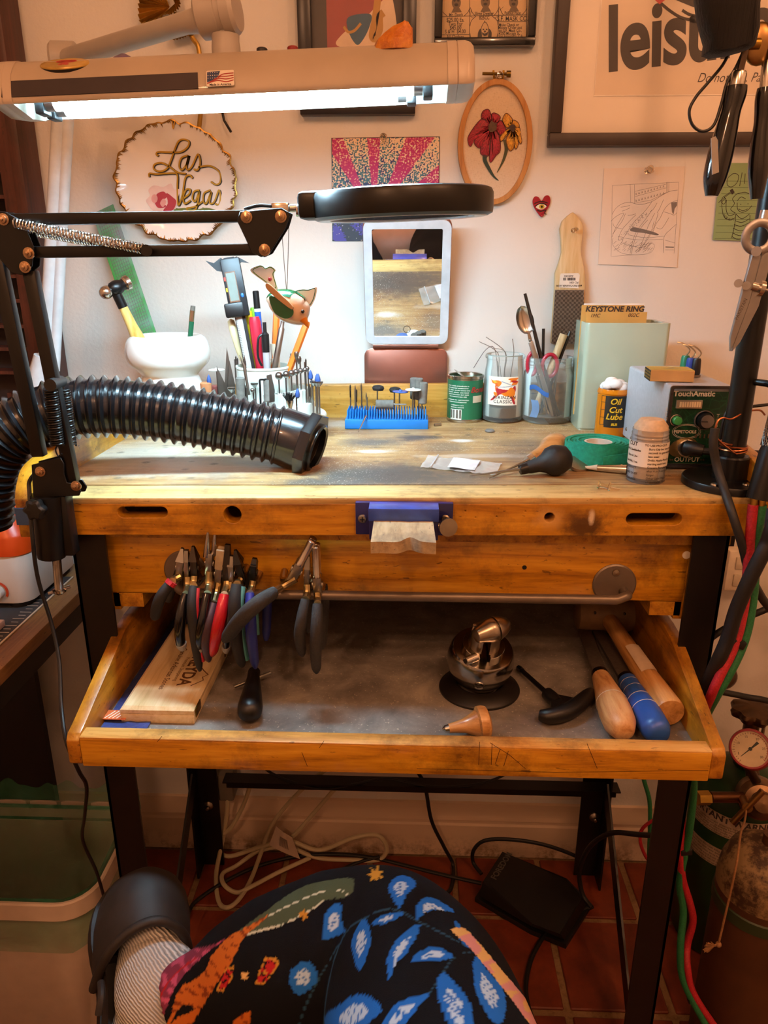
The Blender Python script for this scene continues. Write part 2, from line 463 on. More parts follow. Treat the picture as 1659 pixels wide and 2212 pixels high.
part('front_strip', shear(MB().box(((XL+XR)/2, BY0+.0272, BTZ-.0045), (XR-XL, .0546, .009), bevel=.0025)), STRIP, bench)
# front rail with its finger slots and holes
def rx(px, py=1110): q = Y(px, py, BY0); return q.x, q.z-BSL*(q.x+.02)
hl = []
for a, b, c, d in ((250, 365, 1093, 1120), (1352, 1473, 1107, 1136)):
    x0, zt = rx(a, c); x1, zb = rx(b, d); hl.append(slot(x0, x1, zb, zt))
for a, b, c in ((502, 1112, 21.5), (1187, 1118, 13), (1005, 1104, 3.5), (1027, 1118, 3), (1073, 1116, 3.5), (1135, 1105, 3), (333, 1134, 2.5), (1132, 1105, 2)):
    x, z = rx(a, b); hl.append(circ(x, z, c*mpp(Y(a, b, BY0)), 18))
ol = [(XL, .983), (XR, .983), (XR, BTZ-.0092), (XL, BTZ-.0092)]
me = plate(ol, hl, .022, frame((0, BY0+.0125, 0), (1, 0, 0), (0, 0, 1)), .0012)
for q in me.vertices: q.co.z += BSL*(q.co.x+.02)
part('front_rail', me, OR, bench)
part('under_board', MB().box((-.02, 1.1, .972), (.84, .44, .014)), ORY, bench)
# side boards with a rounded nose, back board
for s, x in ((-1, XL-.0085), (1, XR+.0085)):
    pr = [(BY0-.004, .980), (BY1+.02, .980), (BY1+.02, BTZ+.045), (BY0+.10, BTZ+.043), (BY0+.03, BTZ+.034), (BY0+.006, BTZ+.016), (BY0-.004, BTZ-.002)]
    pr = [pr[0], pr[1], pr[2]] + [tuple(q[:2]) for q in cr([(a, b, 0) for a, b in pr[3:]], 4)]
    part('side_board', shear(MB().prism(pr, -.0085, .0085, frame((x, 0, 0), (0, 1, 0), (0, 0, 1)), .002)), ORY, bench)
part('back_board', shear(MB().box(((XL+XR)/2, BY1+.01, BTZ+.02), (XR-XL, .018, .08), bevel=.002)), wood('yellow back board', '9a6a1e', 'c08a34', 'd2a252', 0, 12, .4, .1), bench)
# apron under the top
part('apron', MB().box((-.021, .896, .929), (.752, .016, .093), bevel=.003), OR, bench)
for s in (-1, 1): part('apron_block', MB().box((-.021+s*.355, .915, .872), (.04, .05, .02)), ORY, bench)
for px, py, r in ((1133, 1226, 5),):
    p = Y(px, py, .8875); part('hole', MB().cyl(p, p+V((0, .0015, 0)), r*mpp(p), n=16), mat('dark hole', '120a05', .9), bench)
p = Y(1483, 1199, .8875)
part('maker_sticker', MB().cyl(p+V((0, -.0004, 0)), p+V((0, .0004, 0)), .0052, n=24), mat('sticker paper', 'e2d6c4', .6), bench)
for s in (-1, 1): part('apron_side', MB().box((-.021+s*.3725, 1.08, .915), (.012, .38, .115)), ORY, bench)
# steel legs (angle iron), braces and rear cross bar
LX = (-.411, .372)
for k, x in enumerate(LX):
    s = -1 if k == 0 else 1
    fy, ry = .885, 1.33
    part('leg', MB().box((x, fy-.013, .492), (.044, .004, .984)).box((x+s*.02, fy+.007, .492), (.004, .044, .984)), STEEL, bench)
    part('leg', MB().box((x+s*.028, ry, .492), (.05, .004, .984)).box((x+s*.051, ry-.022, .492), (.004, .044, .984)), STEEL, bench)
    part('brace', MB().box((0, 0, 0), (.004, .036, (V((x+s*.04, 1.29, .27))-V((x+s*.018, .9, .01))).length), axis_frame((V((x+s*.04, 1.29, .27))+V((x+s*.018, .9, .01)))/2, V((x+s*.04, 1.29, .27))-V((x+s*.018, .9, .01)), (1, 0, 0))), STEEL, bench)
    part('top_rail', MB().box((x+s*.02, 1.1, .97), (.035, .42, .02)), STEEL, bench)
    q = Y(450 if k == 0 else 1284, 1741 if k == 0 else 1766, ry-.006)
    part('bolt', MB().lathe([(.011, 0), (.011, .004), (.008, .0075), (.0045, .009), (.0045, .014), (.003, .016)], axis_frame(q+V((0, .004, 0)), (0, -1, 0)), 16), metal('dull steel', '8f8478', .4), bench)
a = Y(513, 1680, 1.32); b = Y(1305, 1712, 1.32)
part('cross_bar', MB().box(((a.x+b.x)/2, 1.32, (a.z+b.z)/2), (b.x-a.x+.05, .004, .036)).box(((a.x+b.x)/2, 1.305, (a.z+b.z)/2+.017), (b.x-a.x+.05, .03, .003)), STEEL, bench)

# ---- blue tape on the nose of both side boards
TAPE = mat('blue masking tape', '33507f', .7, 0, .1, 60)
for x, lab, z0 in ((XL-.0085, 'blue masking tape wrapped on the left side board of the bench', 1.0), (XR+.0085, 'blue masking tape wrapped on the right side board of the bench', 1.0)):
    solo('masking_tape', shear(MB().box((x, BY0-.005, z0+.008), (.0185, .0012, .022))), TAPE, lab, 'tape')

# ---- bench pin in its blue steel holder
BLUE = mat('blue enamelled steel', '141c5e', .3, 0, .25, 30, coat=.5)
BLW = mat('scuffed blue enamel', '2a46a0', .35, 0, .3, 60, coat=.3)
p0 = Y(768, 1083, BY0-.004); p1 = Y(977, 1155, BY0-.004)
pinh = thing('bench_pin_holder', 'dark blue steel bench pin holder screwed to the bench front', 'tool holder', (p0.x, BY0, p1.z))
part('plate', MB().box(((p0.x+p1.x)/2, BY0-.004, (p0.z+p1.z)/2), (p1.x-p0.x, .008, p0.z-p1.z), bevel=.001), BLUE, pinh)
q0 = Y(797, 1100, BY0-.03); q1 = Y(946, 1168, BY0-.03)
part('socket', MB().box(((q0.x+q1.x)/2, BY0-.019, (q0.z+q1.z)/2), (q1.x-q0.x, .022, q0.z-q1.z), bevel=.001), BLUE, pinh)
part('anvil_face', MB().box(((q0.x+q1.x)/2, BY0-.019, q0.z-.0065), (q1.x-q0.x+.001, .026, .016), bevel=.001), BLW, pinh)
for px, py in ((783, 1121), (962, 1122)):
    p = Y(px, py, BY0-.009)
    part('screw', MB().lathe([(.0055, 0), (.0055, .0008), (.004, .0022), (.001, .0026)], axis_frame(p+V((0, .001, 0)), (0, -1, 0)), 16), metal('screw steel', 'a79a86', .3), pinh)
    part('screw_cross', MB().box((0, 0, .0026), (.006, .0013, .0012), axis_frame(p, (0, -1, 0))).box((0, 0, .0026), (.0013, .006, .0012), axis_frame(p, (0, -1, 0))), mat('dark slot', '1a1410', .6), pinh)
p = Y(967, 1138, BY0-.03)
ts = part('thumb_screw', MB().lathe([(.0, 0), (.0105, 0), (.011, .001), (.011, .004), (.0, .0045)], axis_frame(p, (.25, -1, .1)), 24), metal('thumb screw steel', 'b0a48e', .3), pinh)
part('thread', MB().cyl(p+V((-.022, .006, -.0005)), p+V((-.002, .003, 0)), .003, n=12), metal('screw steel'), pinh)
PINW = wood('pale worn bench pin wood', '7d6242', 'bca27a', 'cdb791', 1, 16, .6, .5, dirtcol='5d5348', stretch=6)
a = [Y(808, 1122, BY0-.033), Y(934, 1122, BY0-.033)]
zt = a[0].z; n = 20; w_ = a[1].x-a[0].x; yf = .765
top = []
for i in range(n+1):
    u = i/n; top.append((u, .0 + (.018*math.exp(-((u-.6)/.13)**2)) + .0015*math.sin(u*9)))
vs = []; fs = []
zf = Y(801, 1172, yf).z
for (u, nt) in top:
    x = a[0].x + w_*u; xf = a[0].x-.001 + (w_+.004)*u
    for (yy, zz, xx) in ((BY0-.008, zt, x), (yf+nt, zt+(zf-zt)*.92, xf), (yf+nt*.7, zf-.013, xf), (BY0-.008, zt-.022, x)): vs.append(V((xx, yy, zz)))
for i in range(n):
    for k in range(4): fs.append((4*i+k, 4*i+(k+1) % 4, 4*i+4+(k+1) % 4, 4*i+4+k))
fs += [(3, 2, 1, 0), tuple(4*n+k for k in range(4))]
bp = solo('bench_pin', MB().add(vs, fs), PINW, 'pale wooden bench pin with a filed notch, clamped in the blue holder', 'bench pin', angle=30)

# ---- rod with round flanges screwed to the apron
GRY = mat('grey enamelled steel', '76695c', .38, .55, .12, 30)
rod = thing('tool_rail', 'grey steel rail with round screw flanges along the bench apron', 'rail', Y(1327, 1290, .87))
RY = .858
pr = Y(1327, 1262, .887); pl = Y(400, 1232, .887); rr = Y(1335, 1296, RY)
RZ = rr.z; RXR = pr.x+.012; RXL = pl.x-.004
part('rod', MB().tube([V((RXL, .888, pl.z-.004))] + cr([V((RXL, .875, pl.z-.006)), V((RXL+.002, RY+.004, RZ+.004)), V((RXL+.016, RY, RZ))], 4) + cr([V((RXR-.016, RY, RZ)), V((RXR-.002, RY+.004, RZ+.004)), V((RXR, .875, pr.z-.01))], 4) + [V((RXR, .888, pr.z-.008))], .0062, 12), GRY, rod)
for c in (pr, pl):
    part('flange', MB().lathe([(.028, 0), (.028, .0015), (.026, .003), (0, .0035)], axis_frame(V((c.x, .888, c.z)), (0, -1, 0)), 32), GRY, rod)
    part('screw', MB().lathe([(.005, 0), (.0045, .0012), (0, .0018)], axis_frame(V((c.x, .8845, c.z+.017)), (0, -1, 0)), 12), metal('screw steel'), rod)

# ================================================================ pull-out tray
TRY0 = .718
t = NT('dusty tray sheet'); v = t.coord(); g = t.noise(v, 14, 9, .72, .3); g2 = t.noise(v, 300, 2)
c = t.ramp(g, [(.35, '66605a'), (.55, '878078'), (.7, 'a2998c')])
c = t.mix(t.ramp(g2, [(.66, '000000'), (.72, 'ffffff')]), c, 'b8ac98')
t.set(col=c, rough=.45, metal=.1); t.bump(g, .1, .001)
TL, TR = -.398, .360
tray = thing('bench_tray', 'pulled-out wooden bench tray with sloping sides and a dark sheet floor', 'drawer', (-.02, .95, .738))
part('tray_floor', MB().box(((TL+TR)/2, 1.0, TRAYZ-.003), (TR-TL-.004, .55, .006)), t.m, tray)
TFR = wood('tray front board', '86500a', 'c28618', 'd8a02c', 0, 12, .34, .15, coat=.3, dirtcol='3a1c08')
part('front_board', MB().box(((TL+TR)/2, TRY0+.0105, .7565), (TR-TL-.032, .021, .038), bevel=.0015), TFR, tray)
t2 = wood('worn rim', 'a06a26', 'd09a4c', 'e0b46c', 0, 12, .45, .35, dirtcol='4a2c10')
part('front_rim', MB().box(((TL+TR)/2, TRY0+.0108, .7762), (TR-TL-.032, .0205, .0022), bevel=.001), t2, tray)
sc = MB(); fm = frame((0, TRY0-.0003, 0), (1, 0, 0), (0, 0, 1)); f2 = lambda px, py: (Y(px, py, TRY0).x, Y(px, py, TRY0).z)
for l in ([(1036, 1602), (1034, 1652)], [(1063, 1604), (1061, 1652)], [(1058, 1604), (1100, 1630), (1135, 1660)], [(1080, 1618), (1070, 1650)], [(1098, 1622), (1088, 1655)], [(700, 1600), (690, 1615)], [(350, 1590), (340, 1602)], [(900, 1660), (1200, 1668), (1530, 1664)], [(1268, 1606), (1290, 1660)], [(652, 1625), (664, 1655)]): sc.stroke([f2(*p) for p in l], .0006, fm)
part('scratches', sc, mat('dark scratch', '3a1c08', .8), tray, kind='stuff')
part('back_board', MB().box(((TL+TR)/2, 1.27, .79), (TR-TL-.03, .012, .09)), mat('dark tray back', '24150b', .6), tray)
for s, x in ((-1, TL+.008), (1, TR-.008)):
    pr = [(TRY0, .742), (TRY0+.004, .738), (1.28, .738), (1.28, .838), (.92, .836), (.885, .832), (.86, .824), (.742, .784), (TRY0+.006, .779), (TRY0, .772)]
    part('side_board', MB().prism(pr, -.008, .008, frame((x, 0, 0), (0, 1, 0), (0, 0, 1)), .0018), wood('tray side board', '784407', 'a86c12', 'bc8020', 1, 12, .4, .45, coat=.2, dirtcol='2e1808'), tray)
# ================================================================ helpers for tools
BLK = mat('satin black metal', '0e0d0d', .36, .2, .25, 40)
BLKP = mat('black plastic', '0d0c0c', .42, 0, .2, 40)
RUB = mat('black rubber', '100f0f', .62, 0, .25, 60, bump=.15)
CHR = metal('bright steel', 'cfcac2', .2)
STL = metal('brushed steel', '9c9890', .34)
BRASS = metal('brass', 'b08a3c', .28)
def bar(a, b, w, d, up=(0, -1, 0), bevel=.0015):
    """square bar between two points, w across the view, d in depth"""
    a = V(a); b = V(b); z = (b-a); L = z.length; m = axis_frame((a+b)/2, z, V(up).cross(z))
    return MB().box((0, 0, 0), (w, d, L), m, bevel)
def helix(a, b, rad, turns, r, n=6, per=12):
    a = V(a); b = V(b); m = axis_frame(a, b-a); L = (b-a).length
    return MB().tube([m @ V((rad*math.cos(2*PI*i/per), rad*math.sin(2*PI*i/per), L*i/(turns*per))) for i in range(int(turns*per)+1)], r, n)
def boltmb(p, d, r=.007):
    m = axis_frame(p, d)
    return MB().lathe([(r, 0), (r, .0015), (r*.72, .0018), (r*.72, .005), (r*.35, .0055), (r*.35, .0075), (0, .008)], m, 12)

# ================================================================ fluorescent task lamp
LN, S_ = .865, .79                          # the lamp hangs above the bench front
SCL = Matrix.Scale(S_, 4)
pl = Y(-18, 226, LN); pr = Y(1018, 180, LN)
ax = (pr-pl); LL = ax.length/S_; ax.normalize()
LM = frame(pl, ax, (0, 1, -.03)) @ SCL            # x along the lamp, y to the wall, z up
lamp = thing('fluorescent_lamp', 'long beige fluorescent task lamp on a jointed arm above the bench', 'lamp', tuple(pl))
CREAM = mat('aged beige enamel', 'b3a28c', .42, 0, .12, 8, coat=.1)
WHITE_IN = mat('white reflector', 'e4ecec', .35)
outer = [(0, 0), (-.002, .006), (.004, .026), (.014, .038), (.034, .050), (.055, .054), (.095, .052), (.118, .038), (.130, .012), (.131, -.002)]
inner = [(.128, -.002), (.126, .012), (.114, .034), (.093, .046), (.055, .048), (.035, .044), (.017, .033), (.008, .022), (.003, .006), (.003, 0)]
outer = [(a*.71, b*1.08) for a, b in outer]; inner = [(a*.71, b) for a, b in inner]
oc = [p.to_tuple()[:2] for p in cr([V((a, b, 0)) for a, b in outer], 3)]
def ext(prof, x0, x1, closed=True):
    mb = MB(); n = len(prof)
    mb.add([V((x, a, b)) for x in (x0, x1) for a, b in prof], [(i, (i+1) % n, n+(i+1) % n, n+i) for i in range(n if closed else n-1)], LM)
    return mb
part('housing', ext(oc, .03, LL-.03, False), CREAM, lamp)
part('reflector', ext(inner, .03, LL-.03, False), WHITE_IN, lamp)
def endcap(x0, x1):
    mb = MB(); rings = []
    s = 1 if x1 > x0 else -1
    for k, (u, sc) in enumerate(((0, 1.035), (.012, 1.035), (.0125, 1.0), (.014, 1.035), (.024, 1.03), (.031, .97), (.035, .86), (.036, .7))):
        ring = []
        for a, b in oc + [(.05, -.008)]:
            ring.append(LM @ V((x0+s*u, .046+(a-.046)*sc, .02+(b-.02)*sc)))
        rings.append(ring)
    mb.loft(rings); return mb
CAP = mat('beige plastic end cap', 'bcaa96', .35, 0, .1, 8)
part('end_cap', endcap(.03, 0), CAP, lamp); part('end_cap', endcap(LL-.03, LL), CAP, lamp)
t = NT('lit tube'); t.set(col='ffffff', emc=(.52, .81, 1.0), ems=135.0)
for k, (yy, zz, d) in enumerate(((.029, .0075, 0), (.062, .0075, .022))):
    a = LM @ V((.075, yy, zz)); b = LM @ V((LL-.075-d, yy, zz))
    tb = part('tube', MB().cyl(a, b, .0125*S_, n=20), t.m, lamp)
    for e, s in ((a, -1), (b, 1)):
        part('tube_cap', MB().cyl(e, e+ax*s*.012*S_, .0128*S_, n=20), metal('tube end metal', 'b5b3ae', .35), tb)
        part('lamp_holder', MB().box(LM.inverted() @ (e+ax*s*.019*S_), (.013, .024, .034), LM, .002), BLKP, tb)
# dark magnetic strip, flag sticker, switches
def on_front(px, v):                         # point on the sloping front panel, v from lip (0) to ridge (1)
    x = (LM.inverted() @ Y(px, 200, LN)).x
    return V((x, -.0025+.0075*v, .004+.026*v))
a = on_front(0, .1); b = on_front(430, .1)
m = frame(LM @ V(((a.x+b.x)/2, .0022, .017)), ax, LM.to_3x3() @ V((0, .27, 1))) @ SCL
solo('magnet_strip', MB().box((0, 0, .0012), (b.x-a.x, .021, .0024), m), mat('dark magnetic strip', '33282a', .6, 0, .2, 20), 'long dark magnetic strip stuck on the front of the beige lamp', 'magnet')
xs = on_front(479, .5).x
m = frame(LM @ V((xs, -.0015, .0185)), ax, LM.to_3x3() @ V((0, .3, 1))) @ SCL
st = thing('flag_sticker', 'small flag sticker reading Made in America on the beige lamp', 'sticker', m=m)
part('backing', MB().prism(rrect(.037, .0205, .002), 0, .0004), mat('white sticker', 'e8dccb', .5), st, world=False)
part('blue_field', MB().poly([(-.0175, .009), (.0, .0092), (-.004, -.001), (-.0175, -.005)], z=.0005), mat('sticker blue', '2b3a63', .5), st, world=False)
stripes = MB()
for i in range(4): stripes.stroke([(-.0175+.004*i, -.0062+.002*i), (-.004+.002*i, -.003+.0025*i), (.008, -.005+.0035*i), (.0178, -.003+.003*i)], .0013, z=.0006, smooth=4)
part('red_stripe', stripes, mat('sticker red', 'a8322e', .5), st, world=False)
dots = MB()
for i in range(5):
    for j in range(3): dots.disc((-.016+.003*i, .0075-.0035*j), .0006, n=6, z=.0007)
part('star', dots, mat('white sticker'), st, world=False)
me = text_mesh('Made in America', .0042, bold=.00008); me.transform(Matrix.Translation((0, -.0083, .0006)))
part('lettering', me, mat('sticker ink', '2c2430', .6), st, world=False)
for px, c, nm in ((568, '20191a', 'black switch button'), (634, '8c2020', 'red switch button')):
    q = LM.inverted() @ Y(px, 98, LN+.05); c0 = LM @ V((q.x, .05, .0535))
    b_ = part('switch_bezel', MB().lathe([(.0115, 0), (.011, .003), (.0085, .005)], axis_frame(c0, (0, 0, 1)) @ SCL, 20), metal('dull steel'), lamp)
    part('switch_button', MB().lathe([(.0075, .004), (.0075, .0105), (.006, .012), (0, .0122)], axis_frame(c0, (0, 0, 1)) @ SCL, 16), mat(nm, c, .4), b_)
# joint and arms
GREY = mat('beige grey lamp arm', 'b2a89c', .4, 0, .08, 10)
j0 = LM @ V((LM.inverted().__matmul__(Y(487, 100, LN+.05)).x, .062, .052))
part('swivel', MB().lathe([(.027, 0), (.0265, .004), (.0195, .008), (.0195, .02), (.0185, .027), (.019, .034), (.013, .036), (.013, .048)], axis_frame(j0, (0, 0, 1)) @ SCL, 24), GREY, lamp)
e0 = Y(470, 27, j0.y); e1 = Y(500, 27, j0.y)
part('elbow', MB().lathe([(0, -.034), (.024, -.034), (.029, -.03), (.029, -.004), (.027, -.003), (.027, .003), (.029, .004), (.029, .017), (.025, .022), (0, .022)], axis_frame(Y(480, 27, j0.y), (1, -.12, .1)) @ SCL, 28), GREY, lamp)
k1 = Y(140, 128, 1.255)
part('upper_arm', MB().tube([Y(440, 42, j0.y), Y(400, 50, j0.y+.01), k1], [.0135, .0108, .0135], 16), GREY, lamp)
part('upper_joint', MB().lathe([(0, -.02), (.02, -.02), (.024, -.016), (.024, .016), (.02, .02), (0, .02)], axis_frame(k1, (1, .2, 0)), 20), GREY, lamp)
PALE = mat('pale lamp post', 'd2d6d8', .35)
for a, b in (((131, 210), (97, 800)), ((150, 210), (118, 800))):
    part('post_tube', MB().cyl(Y(*a, 1.262), Y(*b, 1.262), .0115 if a[0] < 140 else .0085, n=16), PALE, lamp)
part('post_cuff', MB().tube([Y(96, 770, 1.262), Y(90, 800, 1.262), Y(80, 880, 1.262)], [.017, .019, .021], 16), PALE, lamp)
part('clamp', MB().box(Y(70, 905, 1.262), (.05, .05, .05), bevel=.006), PALE, lamp)
# things stuck on or standing on the lamp
q = LM.inverted() @ Y(862, 92, LN+.04)
t = NT('orange crystal'); v = t.coord(); g = t.noise(v, 90, 5, .7)
t.set(col=t.ramp(g, [(.3, 'a8540a'), (.7, 'd98a20')]), rough=.35, sss=.3); t.bump(g, .6, .003)
cz = LM @ V((q.x, .028, .049)); mb = MB()
rings = []
for k, (h, w0, w1) in enumerate(((0, -.034, .019), (.010, -.031, .020), (.018, -.020, .0195), (.025, -.009, .018), (.030, .001, .013), (.033, .007, .0105))):
    h, w0, w1 = h*S_, w0*S_, w1*S_; cx = (w0+w1)/2; hw = (w1-w0)/2; dp = .016*S_*(1-k*.12)
    rings.append([cz+ax*(cx+hw*math.cos(2*PI*i/12)*(1+.1*rnd.uniform(-1, 1)))+V((0, dp*math.sin(2*PI*i/12)*(1+.15*rnd.uniform(-1, 1)), h+.002*rnd.uniform(-1, 1)*(k > 0))) for i in range(12)])
mb.loft(rings); solo('orange_crystal', mb, t.m, 'rough orange crystal chunk standing on top of the lamp', 'crystal', angle=25)
q = LM.inverted() @ Y(265, 112, LN+.05); cz = LM @ V((q.x, .06, .0535)); mb = MB(); rings = []
for k, (h, r) in enumerate(((0, .0126), (.0047, .013), (.0087, .008), (.0122, .0024))):
    rings.append([cz+ax*(r*1.2*math.cos(2*PI*i/8)*(1+.2*rnd.uniform(-1, 1)))+V((0, r*math.sin(2*PI*i/8), h)) for i in range(8)])
mb.loft(rings); solo('purple_crystal', mb, mat('purple crystal', '6a5478', .25, 0, .4, 60), 'small purple and white crystal standing on the lamp', 'crystal', angle=20)
q = LM.inverted() @ Y(126, 130, LN)
m = frame(LM @ V((q.x, .021, .0455)), ax, LM.to_3x3() @ V((0, 1, .62))) @ SCL; 
bd = thing('oval_magnet', 'oval gold magnet with a red emblem stuck on the lamp housing', 'magnet', m=m)
ov = [(.0345*math.cos(2*PI*i/40), .0185*math.sin(2*PI*i/40)) for i in range(40)]
part('backing', MB().prism(ov, -.0006, .003), mat('dark backing', '1b1512', .5), bd, world=False)
part('face', MB().loft([[V((x*s, y*s, z)) for x, y in ov] for s, z in ((1, .003), (1, .0042), (.94, .0055))]), mat('gold face', 'c09a4c', .25, .2, .15, 60), bd, world=False)
em = MB()
for x, y, a, b in ((0, .005, .013, .006), (-.006, .0055, .008, .005), (.007, .0055, .008, .005), (0, -.0035, .006, .0028), (-.004, -.006, .0035, .0025), (.004, -.006, .0035, .0025)):
    em.poly([(x+a*math.cos(2*PI*i/16), y+b*math.sin(2*PI*i/16)) for i in range(16)], z=.0056)
part('emblem', em, mat('emblem red', 'c23c2a', .4), bd, world=False)

# ================================================================ magnifier on a spring arm
MY = .836
mg = thing('magnifier_arm', 'black ring magnifier on a spring balanced swing arm clamped to the bench', 'magnifier', tuple(Y(95, 1205, MY)))
def q(px, py, dy=0): return Y(px, py, MY+dy)
part('upper_bar', bar(q(4, 475), q(612, 466), .012, .012), BLK, mg)
part('upper_bar', bar(q(75, 545), q(565, 539), .012, .012), BLK, mg)
part('lower_bar', bar(q(-4, 560), q(86, 985), .015, .012), BLK, mg)
part('lower_bar', bar(q(66, 585), q(158, 1040), .0145, .012), BLK, mg)
def cheek(name, pts, dy, th=.002):
    P = [q(*p) for p in pts]; o = V((0, MY, 0)); pl_ = [(p.x, p.z) for p in P]
    part(name, MB().prism(pl_, -th/2, th/2, frame((0, MY+dy, 0), (1, 0, 0), (0, 0, 1)), .0006, 1), BLK, mg)
for dy in (-.0085, .0085):
    cheek('elbow_plate', [(-25, 455), (20, 458), (60, 480), (82, 535), (78, 575), (58, 594), (35, 590), (-25, 520)], dy)
    cheek('end_plate', [(522, 458), (612, 450), (630, 462), (622, 490), (586, 548), (568, 556), (548, 546), (516, 478)], dy)
    cheek('base_plate', [(76, 1000), (138, 984), (146, 998), (146, 1020), (152, 1038), (172, 1040), (182, 1056), (178, 1066), (80, 1070)], dy)
for p_ in ((8, 474), (63, 547), (55, 577), (533, 469), (607, 468), (572, 540), (88, 1018), (165, 1049)):
    part('bolt', boltmb(q(*p_, -.0095), (0, -1, 0), .0062), metal('copper toned bolt', 'b39474', .25), mg)
for a, b, dy in (((30, 482), (312, 538), -.014), ((60, 497), (300, 541), .012)):
    part('spring', helix(q(*a, dy), q(*b, dy), .0048, 42, .0009), CHR, mg)
part('spring_pin', MB().cyl(q(316, 541, -.022), q(316, 541, .014), .006, n=16), BLKP, mg)
for dx, dy in ((0, -.012), (28, .014)):
    part('spring', helix(q(109+dx, 842, dy), q(124+dx, 962, dy), .0068, 24, .0011), BLK, mg)
    part('spring_hook', MB().tube(cr([q(124+dx, 962, dy), q(120+dx, 972, dy), q(126+dx, 985, dy), q(134+dx, 980, dy)], 5), .001, 6), BLK, mg)
part('spring_pin', MB().cyl(q(108, 832, -.022), q(132, 824, .018), .0068, n=16), BLKP, mg)
# magnifier head
c = Y(868, 441, MY+.03); RR = .0985
tl = axis_frame(c, V((-.035, -.02, 1)))
pr = [(RR-.022, -.012), (RR-.006, -.0145), (RR-.001, -.012), (RR, -.006), (RR, .008), (RR-.002, .012), (RR-.006, .0135), (RR-.022, .0135), (RR-.024, .009), (RR-.024, -.009), (RR-.022, -.012)]
part('ring', MB().lathe(pr, tl, 64, caps=False), BLK, mg)
part('lens', MB().lathe([(0, -.003), (.05, -.0025), (RR-.023, -.001), (RR-.023, .001), (.05, .0025), (0, .003)], tl, 48), glass('clear lens'), mg)
part('led_diffuser', MB().lathe([(RR-.02, -.0128), (RR-.02, -.0148), (RR-.008, -.0152), (RR-.007, -.014)], tl, 48, caps=False), mat('milky diffuser', 'b9c0c4', .3), mg)
ve = MB()
for i in range(40):
    a = 2*PI*i/40; ve.box(((RR-.03)*math.cos(a), (RR-.03)*math.sin(a), -.011), (.014, .002, .003), tl)
part('vents', ve, BLKP, mg)
nk = tl @ V((-RR-.004, -.01, 0))
part('head_block', MB().box((-RR+.012, -.012, .001), (.045, .05, .028), tl, .006), BLK, mg)
part('neck', MB().cyl(Y(585, 452, MY+.012), nk, .0042, n=12).cyl(Y(640, 455, MY+.014), Y(672, 458, MY+.016), .0062, n=16), CHR, mg)
part('neck_block', MB().box(Y(606, 452, MY+.012), (.02, .012, .014), bevel=.003), CHR, mg)
part('cable', MB().tube(cr([q(528, 452, .004), q(560, 444, .004), q(600, 447, .01), q(640, 452, .016), q(690, 452, .022)], 6), .0018, 8), BLKP, mg)
# table clamp
ct = Y(102, 1068, MY-.002); cb = Y(112, 1202, MY-.002)
part('clamp_body', MB().tube([ct, ct.lerp(cb, .9), cb], [.0185, .0178, .0165], 20).box((ct.x+.014, MY+.005, (ct.z+cb.z)/2), (.018, .02, (ct.z-cb.z)*.96), bevel=.002), BLK, mg)
part('clamp_jaw', MB().box((ct.x+.004, BY0+.005, bz(ct.x)+.0025), (.03, .05, .004)), BLK, mg)
kb = Y(80, 1098, MY-.025)
rg = [[kb+V((r*(1+.12*math.cos(6*2*PI*i/48))*math.cos(2*PI*i/48), -h, r*(1+.12*math.cos(6*2*PI*i/48))*math.sin(2*PI*i/48))) for i in range(48)] for r, h in ((.009, -.004), (.0115, 0), (.0118, .008), (.009, .0105), (.003, .011))]
part('knob', MB().loft(rg), BLKP, mg)
s0 = Y(122, 1203, MY+.004); s1 = Y(128, 1272, MY+.004)
th = [s0.lerp(s1, i/60) for i in range(61)]
part('clamp_screw', MB().tube(th, [.0046 if i % 2 else .0056 for i in range(61)], 12), CHR, mg)
part('screw_foot', MB().lathe([(.004, 0), (.008, .003), (.0085, .006), (.004, .008)], axis_frame(s1+V((0, 0, -.007)), (0, 0, 1)), 16).cyl(s1+V((-.012, -.006, -.004)), s1+V((.012, .006, .001)), .0022, n=8), CHR, mg)
# its mains cord
cp = [Y(100, 1000, MY+.02), Y(66, 1035, MY), Y(64, 1070, MY-.01), Y(70, 1160, MY-.025), Y(82, 1250, MY-.02), Y(112, 1350, MY-.02), Y(128, 1430, .80), Y(132, 1520, .77), Y(143, 1600, .74), Y(170, 1665, .74), Y(187, 1700, .76), Y(183, 1760, .8), Y(179, 1815, .84), Y(207, 1880, .85), Y(224, 1935, .86), Y(240, 1990, .87), Y(252, 2100, .87), Y(256, 2240, .87)]
solo('lamp_cord', MB().tube(cr(cp, 8), .0024, 8), BLKP, 'thin black cord hanging from the magnifier clamp past the tray', 'cord')

# ================================================================ corrugated extraction hose
HZ = mat('black corrugated plastic', '0f0f11', .26, 0, .2, 30, coat=.4)
hs = thing('extraction_hose', 'black corrugated suction hose lying over the left end of the bench', 'hose', tuple(B(500, 985)))
pts = [(-42, 1128, .93), (-40, 1090, .93), (-30, 1020, .93), (4, 950, .935), (70, 905, .95), (140, 884, .965), (220, 878, .975), (310, 884, .985), (400, 897, .99), (490, 915, .997), (560, 931, 1.0), (612, 943, 1.003)]
path = cr([Y(*p) for p in pts], 40)
S = [0]
for i in range(1, len(path)): S.append(S[-1]+(path[i]-path[i-1]).length)
pitch = .0137; N = int(S[-1]/pitch*8); fine = []; rad = []; k = 0
for i in range(N+1):
    s = S[-1]*i/N
    while k < len(S)-2 and S[k+1] < s: k += 1
    fine.append(path[k].lerp(path[k+1], (s-S[k])/max(1e-9, S[k+1]-S[k])))
    u = (s/pitch) % 1; h = max(0, 1-abs(u-.5)/.26)
    rad.append(.0365+.0065*(h**.7))
part('hose', MB().tube(fine, rad, 36), HZ, hs, angle=60)
